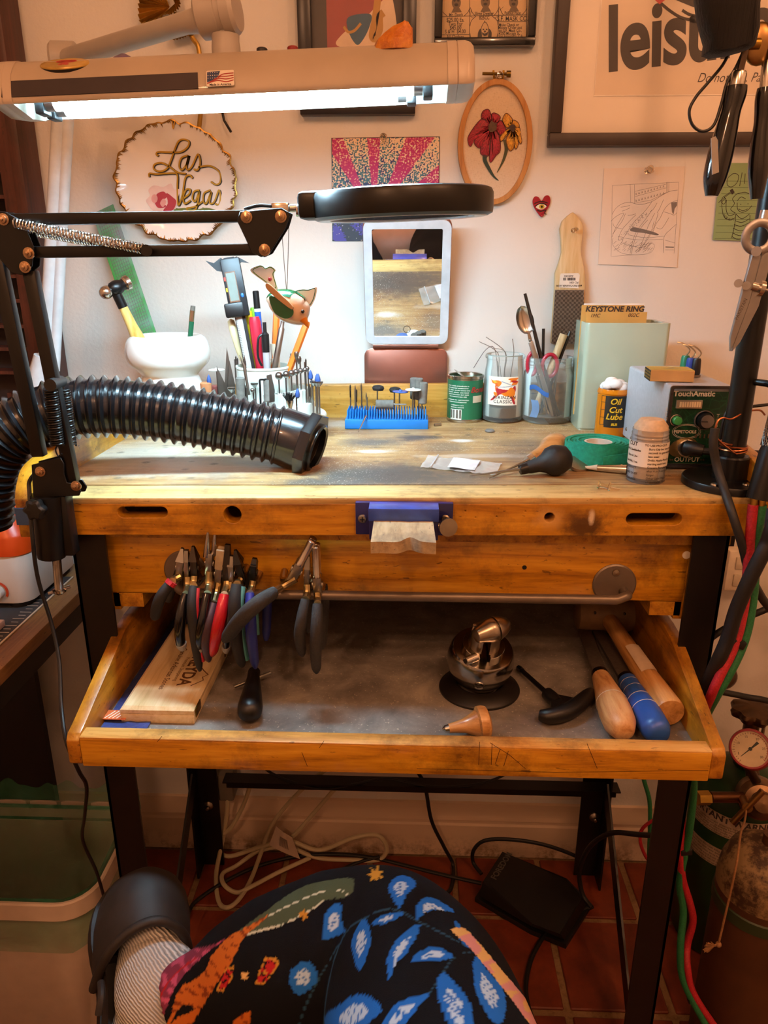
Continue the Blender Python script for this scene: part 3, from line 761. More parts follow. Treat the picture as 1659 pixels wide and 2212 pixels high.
d = (path[-1]-path[-12]).normalized(); e = path[-1]; d = (d+V((.0, -.30, -.04))).normalized()
m = axis_frame(e-d*.006, d)
part('cuff', MB().lathe([(.037, 0), (.0402, .002), (.0402, .036), (.039, .04), (.031, .04), (.031, .0)], m, 48, caps=False), HZ, hs)
oc8 = [(.0475*math.cos(2*PI*i/8+.2), .0475*math.sin(2*PI*i/8+.2)) for i in range(8)]
me = plate(oc8, [circ(0, 0, .0315, 40)], .012, m @ Matrix.Translation((0, 0, .047)), .0015)
part('nut', me, HZ, hs)
part('lip', MB().lathe([(.030, .04), (.0345, .053), (.0345, .058), (.032, .06), (.0285, .058), (.0285, .03)], m, 48, caps=False), HZ, hs)
part('brass_insert', MB().lathe([(.0286, .034), (.0284, .05), (.027, .05), (.027, .034)], m, 40, caps=False), mat('dark bronze sleeve', '4a3a26', .3, .8), hs)
part('end_cuff', MB().cyl(Y(-42, 1085, .93), Y(-38, 1135, .93), .0375, n=28), BLKP, hs)
# ================================================================ things on the wall
def FW(off): return frame((0, WALL-off, 0), (1, 0, 0), (0, 0, 1))
def w2(px, py, off=.004): p = Wl(px, py, off); return (p.x, p.z)
def crop(ox, oy, s, off=.004): return lambda x, y: w2(ox+x/s, oy+y/s, off)
def wstroke(mb, c, pts, wd, off, smooth=0, closed=False): return mb.stroke([c(*p) for p in pts], wd, FW(off), 0, smooth, closed)
def wpoly(mb, c, pts, off, smooth=0):
    P = [c(*p) for p in pts]
    if smooth: P = [tuple(q)[:2] for q in cr([V((a, b, 0)) for a, b in P], smooth, True)]
    return mb.poly(P, FW(off))
def quad_px(pts, off): return [w2(*p, off) for p in pts]
INK = mat('dark print ink', '352c26', .6, 0, .05)
CLEARP = glass('clear push pin plastic', 'fff4e6', .05)
def pushpin(px, py, off, label, r=.0062):
    p = Wl(px, py, off); m = axis_frame(p, (.1, -1, .05))
    o = thing('push_pin', label, 'push pin', m=m)
    part('head', MB().lathe([(.3*r, 0), (.9*r, .001), (.75*r, .003), (.55*r, .006), (.65*r, .011), (r, .0125), (r, .015), (0, .0155)], None, 18), CLEARP, o, world=False)
    part('needle', MB().cyl((0, 0, -.004), (0, 0, .003), .0006, n=8), CHR, o, world=False)
def picture_frame(name, label, x0, x1, ytop, ybot, fw, mt, depth=.02, cat='picture'):
    a = Wl(x0, ybot, 0); b = Wl(x1, ybot, 0); zt = Wl((x0+x1)/2, ytop, 0).z; zb = a.z
    o = thing(name, label, cat, (a.x, WALL, zb)); f = fw
    for c, d in ((((a.x+b.x)/2, zb+f/2), (b.x-a.x, f)), (((a.x+b.x)/2, zt-f/2), (b.x-a.x, f))):
        part('frame_rail', MB().box((c[0], WALL-depth/2-.0005, c[1]), (d[0], depth, d[1]), bevel=.002), mt, o)
    for x in (a.x+f/2, b.x-f/2):
        part('frame_stile', MB().box((x, WALL-depth/2-.0007, (zb+zt)/2), (f, depth+.0004, zt-zb-2*f+.0004), bevel=.002), mt, o)
    return o, a.x+f, b.x-f, zb+f, zt-f
def sheet(x0, x1, z0, z1, off, th=.001): return MB().box(((x0+x1)/2, WALL-off, (z0+z1)/2), (x1-x0, th, z1-z0))

# ---- rosy poster in a wide black frame (upper part out of the picture)
fo, x0, x1, z0, z1 = picture_frame('framed_poster', 'black framed red and cream musical poster half hidden by the lamp', 652, 897, -160, 253, .022, mat('dark frame lacquer', '1c1a1e', .3, 0, .1))
part('inner_mat', sheet(x0, x1, z0, z1, .006), mat('dark grey mat', '4a4340', .6), fo)
ax0, ax1 = Wl(706, 60, .008).x, Wl(849, 60, .008).x
part('print', sheet(ax0, ax1, z0+.03, z1-.02, .0075), mat('rose print', 'a04844', .5, 0, .06), fo)
C = crop(550, 0, 2.9625, .0085)
mb = MB(); wpoly(mb, C, [(880, -20), (800, 20), (700, 120), (560, 220), (545, 300), (885, 330)], .0083, 6)
part('print_cream', mb, mat('cream print', 'dcc4a6', .5), fo)
mb = MB(); wpoly(mb, C, [(600, 110), (740, 90), (735, 170), (690, 260), (650, 285), (600, 200)], .0085, 5)
part('print_blue', mb, mat('blue print', '2c5a78', .5), fo)
mb = MB(); wstroke(mb, C, [(790, -20), (780, 60), (768, 140), (752, 225), (770, 245), (800, 190), (800, 110), (825, 80)], .011, .0087, 6)
wstroke(mb, C, [(570, 170), (600, 205), (640, 195), (680, 150)], .004, .0087, 6)
part('print_gold', mb, mat('gold print', 'b98a3a', .5), fo)
part('glazing', sheet(x0, x1, z0, z1, .0115, .0015), clear('picture glass', 'ffffff', .0, .03), fo)

# ---- mail order advertisement in a black frame
fo, x0, x1, z0, z1 = picture_frame('framed_advertisement', 'black framed brown paper mask advertisement with printed prices', 937, 1152, -190, 107, .0125, mat('gloss black frame', '0c0c10', .2, 0, .1, coat=.5))
part('backing', sheet(x0, x1, z0, z1, .005), mat('cream slip', 'd9c6a2', .6), fo)
ax0, ax1 = Wl(953, 60, .007).x, Wl(1137, 60, .007).x
part('print', sheet(ax0, ax1, z0+.001, z1-.006, .0065), mat('kraft print paper', 'd0b082', .6, 0, .08, 12), fo)
C = crop(930, 0, 6.9125, .0075); ln = MB()
for l in ([(585, -200), (580, 620)], [(1025, -200), (1005, 620)], [(160, 250), (590, 238), (1010, 228), (1440, 222)], [(165, 520), (580, 514)], [(1015, 326), (1430, 322)], [(160, -200), (160, 600)], [(1440, -200), (1430, 620)]): wstroke(ln, C, l, .0008, .0074)
for l in ([(165, 110), (180, 175), (250, 240)], [(585, 110), (560, 180), (500, 240)], [(595, 110), (620, 180), (660, 232)], [(1020, 110), (990, 180), (950, 228)], [(1030, 100), (1060, 180), (1090, 222)], [(1440, 95), (1420, 160), (1370, 215)], [(680, 240), (610, 310), (590, 390)], [(920, 240), (990, 300), (1008, 380)], [(590, 500), (605, 570), (640, 610)], [(1005, 500), (985, 570), (950, 615)]):
    wstroke(ln, C, l, .0008, .0074, 4); (a, b), (c, d), (e, f) = l
    wstroke(ln, C, [((a+c)/2, (b+d)/2), ((a if abs(a-c) < abs(c-e) else e), (f if abs(a-c) < abs(c-e) else b))], .0005, .0074)
part('ruling', ln, INK, fo)
fc = MB()
def oval(c, cx, cy, rx, ry, off, mb, n=20): wpoly(mb, c, [(cx+rx*math.cos(2*PI*i/n), cy+ry*math.sin(2*PI*i/n)) for i in range(n)], off)
for cx, dy in ((385, 0), (820, -10), (1240, -10)):
    oval(C, cx, 40+dy, 68, 95, .0074, fc); wpoly(fc, C, [(cx-75, 190+dy), (cx-40, 120+dy), (cx+45, 115+dy), (cx+82, 180+dy)], .00742, 0)
part('mask_print', fc, mat('grey print', '6e5a42', .6), fo, kind='stuff')
fc = MB()
for cx, dy in ((385, 0), (820, -10), (1240, -10)):
    oval(C, cx-27, 0+dy, 20, 26, .0077, fc); oval(C, cx+27, 0+dy, 20, 26, .0077, fc); oval(C, cx, 72+dy, 30, 22, .0077, fc)
wpoly(fc, C, [(708, 575), (712, 480), (750, 425), (765, 500), (762, 575)], .0074, 3); wpoly(fc, C, [(905, 570), (912, 480), (870, 425), (862, 500), (872, 570)], .0074, 3)
for x, y, a, b in ((790, 440, 12, 12), (838, 440, 12, 12), (812, 470, 13, 16)): oval(C, x, y, a, b, .0079, fc)
wpoly(fc, C, [(765, 480), (810, 505), (860, 475), (850, 525), (810, 540), (775, 520)], .0079)
wstroke(fc, C, [(755, 560), (752, 450), (780, 365), (815, 330), (850, 370), (868, 450), (862, 560)], .0008, .0078, 5); wstroke(fc, C, [(808, 310), (808, 330)], .001, .0078)
part('clown_print', fc, INK, fo, kind='stuff')
def wt(s, cx, cy, h, c, parent, mt, off=.0076, **k):
    x, z = c(cx, cy); return text('lettering', s, h, mt, parent, FW(off) @ Matrix.Translation((x, z, 0)), **k)
ts = 1.0
for s, x, y, h in (('Mr. Death', 380, 222, .0068), ('Slime Dweller', 803, 203, .0068), ('Fallout Face', 1225, 195, .0068), ('$25.00 Ea.', 372, 300, .0088), ('Two For', 372, 360, .0082), ('$45.00', 372, 417, .0088), ('S & H  $4.00', 370, 474, .0082), ('All Orders', 368, 552, .0082), ('B25CC', 803, 268, .0070), ('Creepy Clown', 802, 603, .0066), ('S.F. MASK CO.', 1226, 281, .0100), ('Make Check or', 1170, 372, .0066), ('Money Order out', 1188, 413, .0066), ('to: S.F. Mask Co.,', 1190, 457, .0066), ('4250 Moraga St.', 1178, 500, .0066), ('San Francisco, CA', 1196, 543, .0066), ('94122', 1093, 585, .0066)):
    wt(s, x, y, h*.94, C, fo, INK, bold=.00006, width=.84)
part('glazing', sheet(x0, x1, z0, z1, .0105, .0012), clear('picture glass'), fo)

# ---- large framed lettering print
fo, x0, x1, z0, z1 = picture_frame('framed_lettering_print', 'large dark framed print with bold lowercase lettering on a wide white mat', 1180, 1760, -330, 320, .0195, mat('brown black frame', '3a2c24', .45, 0, .1), .026)
part('mat_board', sheet(x0, x1, z0, z1, .008), mat('white mat board', 'eee2d2', .7, 0, .02), fo)
bx, bz_ = w2(1283, 207, .009)
part('print', sheet(bx, bx+.5, bz_, z1-.06, .0088), mat('print paper', 'e4d3bd', .7, 0, .02), fo)
ed = MB(); ed.stroke([(bx, z1-.06), (bx, bz_), (bx+.5, bz_)], .0016, FW(.0095)); part('mat_bevel', ed, mat('mat bevel', 'f4ebdf', .6), fo)
LI = mat('dark brown ink', '3c322b', .6, 0, .03)
C = crop(1099, 0, 2.9625, .0096)
x, z = C(630, 488)
text('lettering', 'leisure', .128, LI, fo, FW(.0096) @ Matrix.Translation((x-.006, z+.047, 0)) @ Matrix.Rotation(R(5.5), 4, 'Z'), bold=.0034, align='LEFT', spacing=.97, width=.80)
x, z = C(1205, 500)
text('tagline', 'Do nothing. Participate.', .0195, LI, fo, FW(.0096) @ Matrix.Translation((x, z, 0)), shear=.35, align='LEFT', width=.86, bold=-.0001)
dr = MB(); wstroke(dr, C, [(960, 10), (1040, 75), (1110, 115), (1190, 130)], .0042, .0096, 6); wstroke(dr, C, [(1110, 65), (1150, 90), (1200, 105)], .0042, .0096, 5)
wstroke(dr, C, [(1180, 95), (1165, 125), (1180, 140), (1210, 138)], .0036, .0096, 5); wpoly(dr, C, [(1010, -60), (1070, 0), (1180, 45), (1400, 60), (1400, -60)], .0096, 0)
part('drawing', dr, LI, fo)
dr = MB(); wpoly(dr, C, [(925, -10), (965, 28), (1000, 0), (990, -20)], .0098); part('red_tip', dr, mat('coral print', 'c84a44', .6), fo)
part('glazing', sheet(x0, x1, z0, z1, .015, .002), clear('picture glass'), fo)

# ---- embroidery hoop
C = crop(970, 140, 6.9125, .009)
c0 = Wl(1069, 310, .009); rxh = (Wl(1148, 310, .009).x-Wl(990, 310, .009).x)/2; rzh = (Wl(1069, 176, .009).z-Wl(1069, 444, .009).z)/2
ho = thing('embroidery_hoop', 'oval wooden embroidery hoop with a red and a yellow stitched flower', 'embroidery', tuple(Wl(1069, 444, 0)))
el = [(c0.x+rxh*math.cos(2*PI*i/72), c0.z+rzh*math.sin(2*PI*i/72)) for i in range(72)]
ei = [(c0.x+(rxh-.0068)*math.cos(2*PI*i/72), c0.z+(rzh-.0068)*math.sin(2*PI*i/72)) for i in range(72)]
part('hoop', plate(el, [ei], .013, FW(.0075), .001), wood('bamboo hoop', '9c6428', 'b87d3c', 'c48c4c', 2, 16, .5), ho)
t = NT('linen'); v = t.coord(); g = t.noise(t.coord(scale=(1, 1, 6)), 180, 2); g2 = t.noise(t.coord(scale=(6, 1, 1)), 180, 2)
g3 = t.n('Math', {0: g, 1: g2}, operation='ADD').outputs[0]; t.set(col=t.ramp(g3, [(.7, 'c9ae8e'), (1.2, 'd9c2a4')]), rough=.9); t.bump(g3, .3, .001)
part('linen', MB().poly(ei, FW(.009)), t.m, ho)
def petal(nm, pts, col, dark, light, tip, off=.0105):
    mb = MB(); P = [C(*p) for p in pts]; sm = [tuple(q)[:2] for q in cr([V((a, b, 0)) for a, b in P], 4, True)]
    cx = sum(a for a, b in sm)/len(sm); cy = sum(b for a, b in sm)/len(sm); n = len(sm)
    mb.add([V((a, b, 0)) for a, b in sm] + [V((cx+(a-cx)*.8, cy+(b-cy)*.8, .0014)) for a, b in sm] + [V((cx, cy, .0019))], [(i, (i+1) % n, n+(i+1) % n, n+i) for i in range(n)] + [(n+i, n+(i+1) % n, 2*n) for i in range(n)], FW(off-.001))
    pt = part(nm, mb, col, ho)
    st = MB(); tx, tz = C(*tip)
    for k in range(0, n, 2):
        a, b = sm[k]; st.stroke([(tx+(a-tx)*.15, tz+(b-tz)*.15), (cx+(a-cx)*.45+rnd.uniform(-.0006, .0006), cy+(b-cy)*.45), (cx+(a-cx)*.84, cy+(b-cy)*.84)], .0008, FW(off+.0012), 0, 3)
    part('stitch', st, light, pt)
    ot = MB(); ot.stroke(sm, .0011, FW(off+.0003), 0, 0, True); part('outline', ot, dark, pt)
thr = lambda n, c: mat(n, c, .55, 0, .3, 250, sheen=.3)
RD, RDD, RDL = thr('crimson thread', '8e1028'), thr('dark crimson thread', '560a1c'), thr('bright crimson thread', 'b81c38')
YL, YLD, YLL = thr('golden thread', 'cc8a1a'), thr('dark golden thread', '5a3410'), thr('bright golden thread', 'e0a838')
for pts in ([(850, 725), (930, 790), (945, 850), (900, 930), (850, 935), (795, 830)], [(950, 830), (1020, 855), (1050, 930), (985, 940), (940, 900)], [(985, 940), (1050, 935), (1070, 1050), (1085, 1150), (1060, 1180), (1010, 1080)], [(955, 1010), (1000, 1050), (1035, 1170), (1000, 1260), (970, 1210)], [(925, 1000), (955, 1060), (975, 1210), (920, 1290), (870, 1230), (850, 1110)], [(900, 960), (900, 1010), (820, 1110), (765, 1150), (760, 1080), (840, 980)]):
    petal('yellow_petal', pts, YL, YLD, YLL, (945, 950))
for pts in ([(575, 665), (615, 710), (640, 830), (560, 830), (480, 800), (500, 700)], [(670, 720), (740, 750), (765, 800), (715, 870), (650, 850), (630, 750)], [(790, 840), (855, 1010), (760, 1055), (700, 960), (720, 870)], [(480, 810), (600, 850), (590, 920), (400, 1060), (330, 1220), (285, 1170), (295, 1050)], [(600, 900), (600, 1000), (480, 1240), (375, 1180), (420, 1060)], [(640, 990), (600, 1200), (590, 1360), (470, 1330), (490, 1160), (590, 1000)], [(700, 980), (755, 1080), (765, 1280), (700, 1360), (620, 1460), (600, 1360), (640, 1010)]):
    petal('red_petal', pts, RD, RDD, RDL, (640, 940))
mb = MB(); wpoly(mb, C, [(620, 860), (680, 870), (710, 930), (690, 985), (610, 1010), (585, 940)], .0125, 4); part('red_flower_centre', mb, thr('brown thread', '4e3018'), ho)
mb = MB(); wpoly(mb, C, [(910, 910), (960, 895), (990, 930), (975, 985), (950, 1010), (905, 965)], .0125, 4); part('yellow_flower_centre', mb, thr('dark brown thread', '33180e'), ho)
mb = MB(); mb.stroke([C(*p) for p in [(540, 1350), (535, 1430), (600, 1560), (670, 1670), (738, 1730)]], lambda u: .0075*(1-.85*u**1.5), FW(.0102), 0, 6); part('red_flower_stem', mb, thr('dark green thread', '123226'), ho)
mb = MB(); mb.stroke([C(*p) for p in [(835, 1120), (855, 1260), (820, 1400), (770, 1510), (715, 1610)]], lambda u: .0065*(1-.85*u**1.5), FW(.0102), 0, 6); part('yellow_flower_stem', mb, thr('olive thread', '3c4018'), ho)
BR2 = metal('aged brass', '7d6430', .35)
pA = Wl(1042, 159, .012); pB = Wl(1103, 160, .012)
part('clasp_screw', MB().cyl(pA, pB, .0024, n=10).cyl(Wl(1094, 160, .012), pB, .005, n=14), BR2, ho)
for px in (1067, 1087): part('clasp_bracket', MB().tube(cr([Wl(px-1 if px < 1075 else px+1, 152, .012), Wl(px, 165, .012), Wl(px, 174, .01), Wl(px+(-16 if px < 1075 else 16), 182, .012), Wl(px+(-30 if px < 1075 else 28), 195, .012)], 5), .0018, 8), BRASS, ho)
pushpin(1076, 167, .004, 'clear push pin holding the embroidery hoop', .0052)

# ---- dotted starburst card
q = quad_px([(716, 298), (950, 295), (947, 520), (718, 521)], .001)
cd_ = thing('starburst_card', 'colourful dotted starburst card pinned behind the magnifier', 'card', tuple(Wl(830, 520, 0)))
NU, NV = 250, 240; mb = MB(); PAL = {k: lin(v) for k, v in dict(cream='ecd4b4', mag='b81270', pink='e07f8a', teal='2c6e80', blue='16306e', navy='0b0a26', vio='3a2490').items()}
(xa, za), (xb, zb), (xc, zc), (xd, zd) = q
mb.grid(lambda u, v: V(((xd+(xc-xd)*u)*(1-v)+(xa+(xb-xa)*u)*v, WALL-.0022, (zd+(zc-zd)*u)*(1-v)+(za+(zb-za)*u)*v)), NU, NV)
cols = []
from mathutils import noise as mn
for j in range(NV+1):
    for i in range(NU+1):
        u, v = i/NU, j/NV; n1 = mn.noise(V((u*68, v*68, 1))); n2 = mn.noise(V((u*20, v*20, 5)))
        if v < .28:
            c = 'vio' if mn.noise(V((u*6, v*6, 3)))+.3*n1 > .12 else 'navy'
            if n1 > .62: c = 'cream'
        else:
            a = math.atan2(u-.40, v-.22); d = math.hypot(u-.40, v-.22)
            ray_ = (.10 < abs(a+.36)-.0 < .0) or (-.56 < a < -.36) or (-.09 < a < .07) or (.36 < a < .62) or (.86 < a < 1.08) or (a < -1.0)
            if ray_: c = 'mag' if n1 > -.32+.2*(d > .6) else ('pink' if n2 > 0 else 'cream')
            else:
                lim = .30-.95*(d-.30)
                c = ('blue' if n2 > .15 else 'teal') if n1 > -lim*.9+.0 else 'cream'
                if d < .36 and n1 > -.3: c = 'blue'
        if u < .008 or u > .992 or v > .992: c = 'navy'
        cols.append(PAL[c])
mb.c = cols
part('print', mb, vcol('card print', .45), cd_, angle=0)
part('card', MB().prism([q[3], q[2], q[1], q[0]], .0002, .0016, FW(0)), mat('card stock', 'd8d0c4', .7), cd_)
pushpin(827, 300, .002, 'clear push pin at the top of the starburst card')

# ---- heart enamel pin with an eye
C = crop(1099, 0, 2.9625, .003); ht = thing('heart_pin', 'small red heart pin with an eye, stuck in the wall', 'pin badge', tuple(Wl(1170, 468, 0)))
hp = [(210, 1285), (230, 1255), (255, 1252), (266, 1275), (262, 1310), (240, 1350), (210, 1390), (175, 1350), (155, 1310), (153, 1278), (168, 1257), (190, 1262)]
P = [tuple(k)[:2] for k in cr([V((*C(*p), 0)) for p in hp], 4, True)]
part('heart', MB().prism(P, .0012, .0045, FW(0), .0006, 1), mat('red enamel', '9c1428', .25, 0, .08, coat=.5), ht)
mb = MB(); wpoly(mb, C, [(172, 1325), (195, 1308), (222, 1308), (240, 1322), (215, 1340), (190, 1338)], .0048, 4); part('eye_white', mb, mat('enamel white', 'e6dcc4', .3), ht)
mb = MB(); oval(C, 210, 1323, 17, 15, .005, mb); part('iris', mb, mat('enamel yellow', 'c09a28', .3), ht)
mb = MB(); oval(C, 210, 1323, 7, 8, .0052, mb)
for l in ([(165, 1322), (195, 1304), (225, 1304), (245, 1318)], [(162, 1305), (190, 1292), (225, 1292), (248, 1300)], [(180, 1345), (205, 1352), (235, 1342)], [(236, 1345), (228, 1365), (240, 1372)]): wstroke(mb, C, l, .0014, .0052, 4)
part('lash_line', mb, mat('enamel black', '18100e', .3), ht)

# ---- file card brush hanging on a pin
br = thing('file_card_brush', 'pale wooden file brush with wire bristles hanging on the wall', 'brush', tuple(Wl(1228, 742, .005)))
ol = [(1237, 458), (1247, 468), (1257, 482), (1259, 500), (1255, 530), (1254, 548), (1259, 568), (1263, 592), (1263, 625), (1262, 742), (1190, 742), (1198, 625), (1199, 590), (1208, 565), (1213, 545), (1212, 520), (1209, 495), (1214, 478), (1226, 466)]
part('board', MB().prism([w2(*p, .012) for p in ol][::-1], .003, .015, FW(0), .0015), wood('pale beech', 'a9854e', 'cfae78', 'ddc394', 2, 16, .55, bump=.08), br)
t = NT('wire bristle pad'); v = t.coord(scale=(260, 260, 260)); k = t.n('TexChecker', {'Vector': v, 'Color1': lin('a09282'), 'Color2': lin('6a5e52'), 'Scale': 1.0}).outputs[0]
t.set(col=k, rough=.5, metal=.5)
pad = [(1199, 626), (1261, 626), (1261, 742), (1191, 742)]
pd = part('bristle_pad', MB().prism([w2(*p, .017) for p in pad][::-1], .015, .019, FW(0)), t.m, br)
bb = MB(); 
for i in range(26):
    for j in range(38):
        u = (i+.5+.3*(j % 2))/26.5; v_ = (j+.5)/38; x = 1199+(1261-1199)*u-8*v_*(1-u); y = 626+116*v_
        p = Wl(x, y, .019); e = p+V((-.0016+.001*rnd.uniform(-1, 1), -.006, -.002)); bb.add([p+V((-.0005, 0, 0)), p+V((.0005, 0, 0)), e], [(0, 1, 2)])
part('bristles', bb, metal('wire', '8f8474', .35), br, angle=0, kind='stuff')
lb = MB(); C = crop(900, 540, 2.9625, .0155); lb.prism([tuple(C(*p)) for p in [(910, 240), (1035, 245), (1045, 160), (1035, 148), (925, 150), (918, 160)]][::1], .0152, .0156, FW(0)); part('label', lb, mat('white sticker'), br)
lt = MB()
for i in range(14):
    if rnd.random() > .25: x = 935+6.6*i; lt.stroke([C(x, 178), C(x, 195)], .0011+.0006*rnd.random(), FW(.0158))
part('barcode', lt, INK, br)
for s, x, y, h in (('2281001', 972, 167, .0048), ('PC-1001', 1005, 208, .0046), ('#10 FILE CLEANER W/W', 975, 228, .0042)):
    a, b = C(x, y); text('lettering', s, h, INK, br, FW(.0158) @ Matrix.Translation((a, b, 0)) @ Matrix.Rotation(PI, 4, 'Z'), bold=.0001)
pushpin(1238, 498, .015, 'small steel pin through the file brush handle', .0045)

# ---- pencil drawing of hands
PEN = mat('graphite', '7c736c', .6, 0, .1); PENL = mat('soft graphite', '9c8e82', .7, 0, .1)
pd = thing('pencil_drawing', 'pencil drawing of long tapering hands pinned to the wall', 'drawing', tuple(Wl(1380, 576, 0)))
ol = [(1305, 364), (1480, 359), (1470, 460), (1462, 578), (1380, 574), (1292, 571), (1300, 450)]
part('paper', MB().prism([w2(*p, .002) for p in ol][::-1], .0008, .002, FW(0)), mat('drawing paper', 'e2d3c2', .8, 0, .03), pd)
C = crop(1280, 350, 7.9, .0022); mb = MB(); ms = MB()
for l in ([(335, 400), (720, 378), (1470, 345), (1430, 1000), (1390, 1560)], [(335, 400), (330, 1000), (315, 1610), (500, 1600), (700, 1580)], [(640, 385), (650, 690)], [(715, 385), (715, 700), (1000, 650), (1260, 520), (1260, 345)], [(725, 590), (1260, 440)], [(725, 500), (900, 460), (1250, 380)], [(1285, 340), (1285, 520)], [(1305, 340), (1300, 510)]): wstroke(mb, C, l, .0004, .0023)
for l in ([(330, 900), (390, 800), (490, 720), (630, 685), (740, 715), (860, 720), (1020, 670), (1180, 570), (1320, 500), (1450, 480)], [(315, 1010), (400, 930), (530, 870), (470, 990), (400, 1110), (330, 1280)], [(560, 880), (510, 1000), (430, 1110), (345, 1225)], [(600, 910), (690, 900), (740, 880)], [(740, 900), (620, 1020), (500, 1160), (440, 1330), (520, 1320), (440, 1450)], [(1010, 680), (900, 830), (720, 1010), (600, 1180), (540, 1280)], [(1010, 820), (900, 980), (780, 1140), (700, 1300), (640, 1560)], [(940, 990), (850, 1090), (760, 1230), (700, 1400), (660, 1570)], [(1060, 870), (1000, 990), (950, 1090), (880, 1280), (780, 1530)], [(1050, 1010), (1000, 1180), (930, 1300), (850, 1440), (790, 1530)], [(1120, 870), (1080, 1010), (1030, 1150), (950, 1300), (870, 1420)], [(1450, 650), (1330, 700), (1230, 800), (1150, 960), (1080, 1060), (1020, 1230)], [(480, 770), (560, 760), (640, 740)], [(500, 840), (580, 810), (640, 780)], [(1100, 700), (1040, 800), (980, 850)], [(1210, 640), (1150, 780), (1100, 870)], [(1220, 850), (1320, 880), (1390, 905), (1440, 860)], [(1090, 1120), (1180, 1135), (1300, 950)], [(1430, 1060), (1330, 1150), (1220, 1280), (1210, 1550)]): wstroke(mb, C, l, .0005, .0024, 5)
for i in range(10):
    for j in range(2):
        x = 740+52*i; y = 540+115*j-14*i; wstroke(mb, C, [(x-10, y+22), (x, y-15), (x+12, y+22)], .0007, .0024)
for l in ([(350, 1300), (340, 1400), (450, 1530), (640, 1580), (960, 1560), (1050, 1450), (1000, 1390), (700, 1440), (520, 1390)], [(500, 1290), (800, 1330), (1200, 1320)], [(600, 1240), (900, 1290), (1220, 1265)], [(560, 1390), (820, 1460), (1000, 1390)], [(350, 1050), (380, 1110), (500, 1140)], [(1230, 1330), (1400, 1380)], [(1240, 1500), (1390, 1500)]): wstroke(mb, C, l, .0004, .0023, 5)
wpoly(ms, C, [(640, 1170), (690, 1115), (820, 1135), (1030, 1190), (1130, 1235), (1080, 1250), (900, 1215), (740, 1195)], .00225, 3)
wpoly(ms, C, [(1340, 690), (1440, 680), (1440, 740), (1400, 800), (1380, 900), (1355, 850)], .00225); wpoly(ms, C, [(1245, 1440), (1390, 1445), (1385, 1465), (1245, 1460)], .00225)
part('pencil_line', mb, PEN, pd)
part('pencil_shading', ms, PEN, pd, kind='stuff')
ms = MB()
for k in range(60):
    x = rnd.uniform(350, 1000); y = rnd.uniform(1390, 1550); wstroke(ms, C, [(x, y), (x+45, y-40)], .0005, .0022)
for k in range(70):
    u = rnd.random(); x = 900-440*u+rnd.uniform(-35, 35); y = 880+420*u+rnd.uniform(-35, 35); wstroke(ms, C, [(x, y), (x+18, y+14)], .0005, .0022)
part('pencil_hatching', ms, PENL, pd)
pushpin(1398, 369, .002, 'clear push pin at the top of the pencil drawing', .0066)

# ---- green ruled note with a doodle
gn = thing('green_note', 'green ruled note paper with a doodle of a person raising a hammer', 'note', tuple(Wl(1590, 520, 0)))
part('paper', MB().prism([w2(*p, .004) for p in [(1557, 352), (1659, 352), (1659, 516), (1600, 520), (1540, 518)]][::-1], .003, .0036, FW(0)), mat('green note paper', '8fa874', .8, 0, .03), gn)
C = crop(1440, 330, 4.9155, .004); mb = MB()
for i in range(10): wstroke(mb, C, [(600-i*10, 300+i*68), (1075, 302+i*68)], .0005, .0038)
part('ruling', mb, mat('note ruling', '4e5c3c', .7), gn); mb = MB()
for l in ([(705, 222), (650, 270), (645, 340), (690, 362), (745, 320), (765, 250), (735, 220), (700, 222)], [(802, 210), (775, 355)], [(835, 220), (825, 330)], [(630, 480), (590, 520), (590, 600), (610, 680), (670, 715), (725, 690)], [(635, 500), (632, 600), (660, 665), (725, 650)], [(550, 530), (620, 470), (690, 420)], [(600, 470), (680, 415)], [(595, 470), (580, 520), (610, 545), (630, 500), (605, 465)], [(750, 530), (755, 600), (800, 632), (860, 610), (905, 560)], [(765, 595), (810, 615), (860, 595)], [(740, 440), (700, 490), (720, 540), (680, 600), (730, 640)], [(740, 440), (790, 425), (840, 420), (900, 450)], [(750, 510), (790, 470), (840, 490)], [(735, 650), (720, 780), (690, 905)], [(735, 650), (800, 700), (880, 650)], [(885, 660), (885, 780)], [(725, 720), (800, 740), (880, 700)], [(715, 760), (790, 780), (880, 740)], [(705, 800), (790, 830), (870, 785)], [(700, 850), (780, 880), (860, 845)], [(695, 890), (760, 920), (840, 890)]): wstroke(mb, C, l, .0009, .004, 4)
wpoly(mb, C, [(670, 400), (700, 380), (722, 420), (695, 445)], .004); oval(C, 788, 548, 5, 5, .004, mb); oval(C, 864, 542, 5, 5, .004, mb)
for i in range(6): wstroke(mb, C, [(610+i*18, 650+14*min(i, 3)), (622+i*17, 705+3*i)], .0007, .004)
part('doodle', mb, INK, gn)

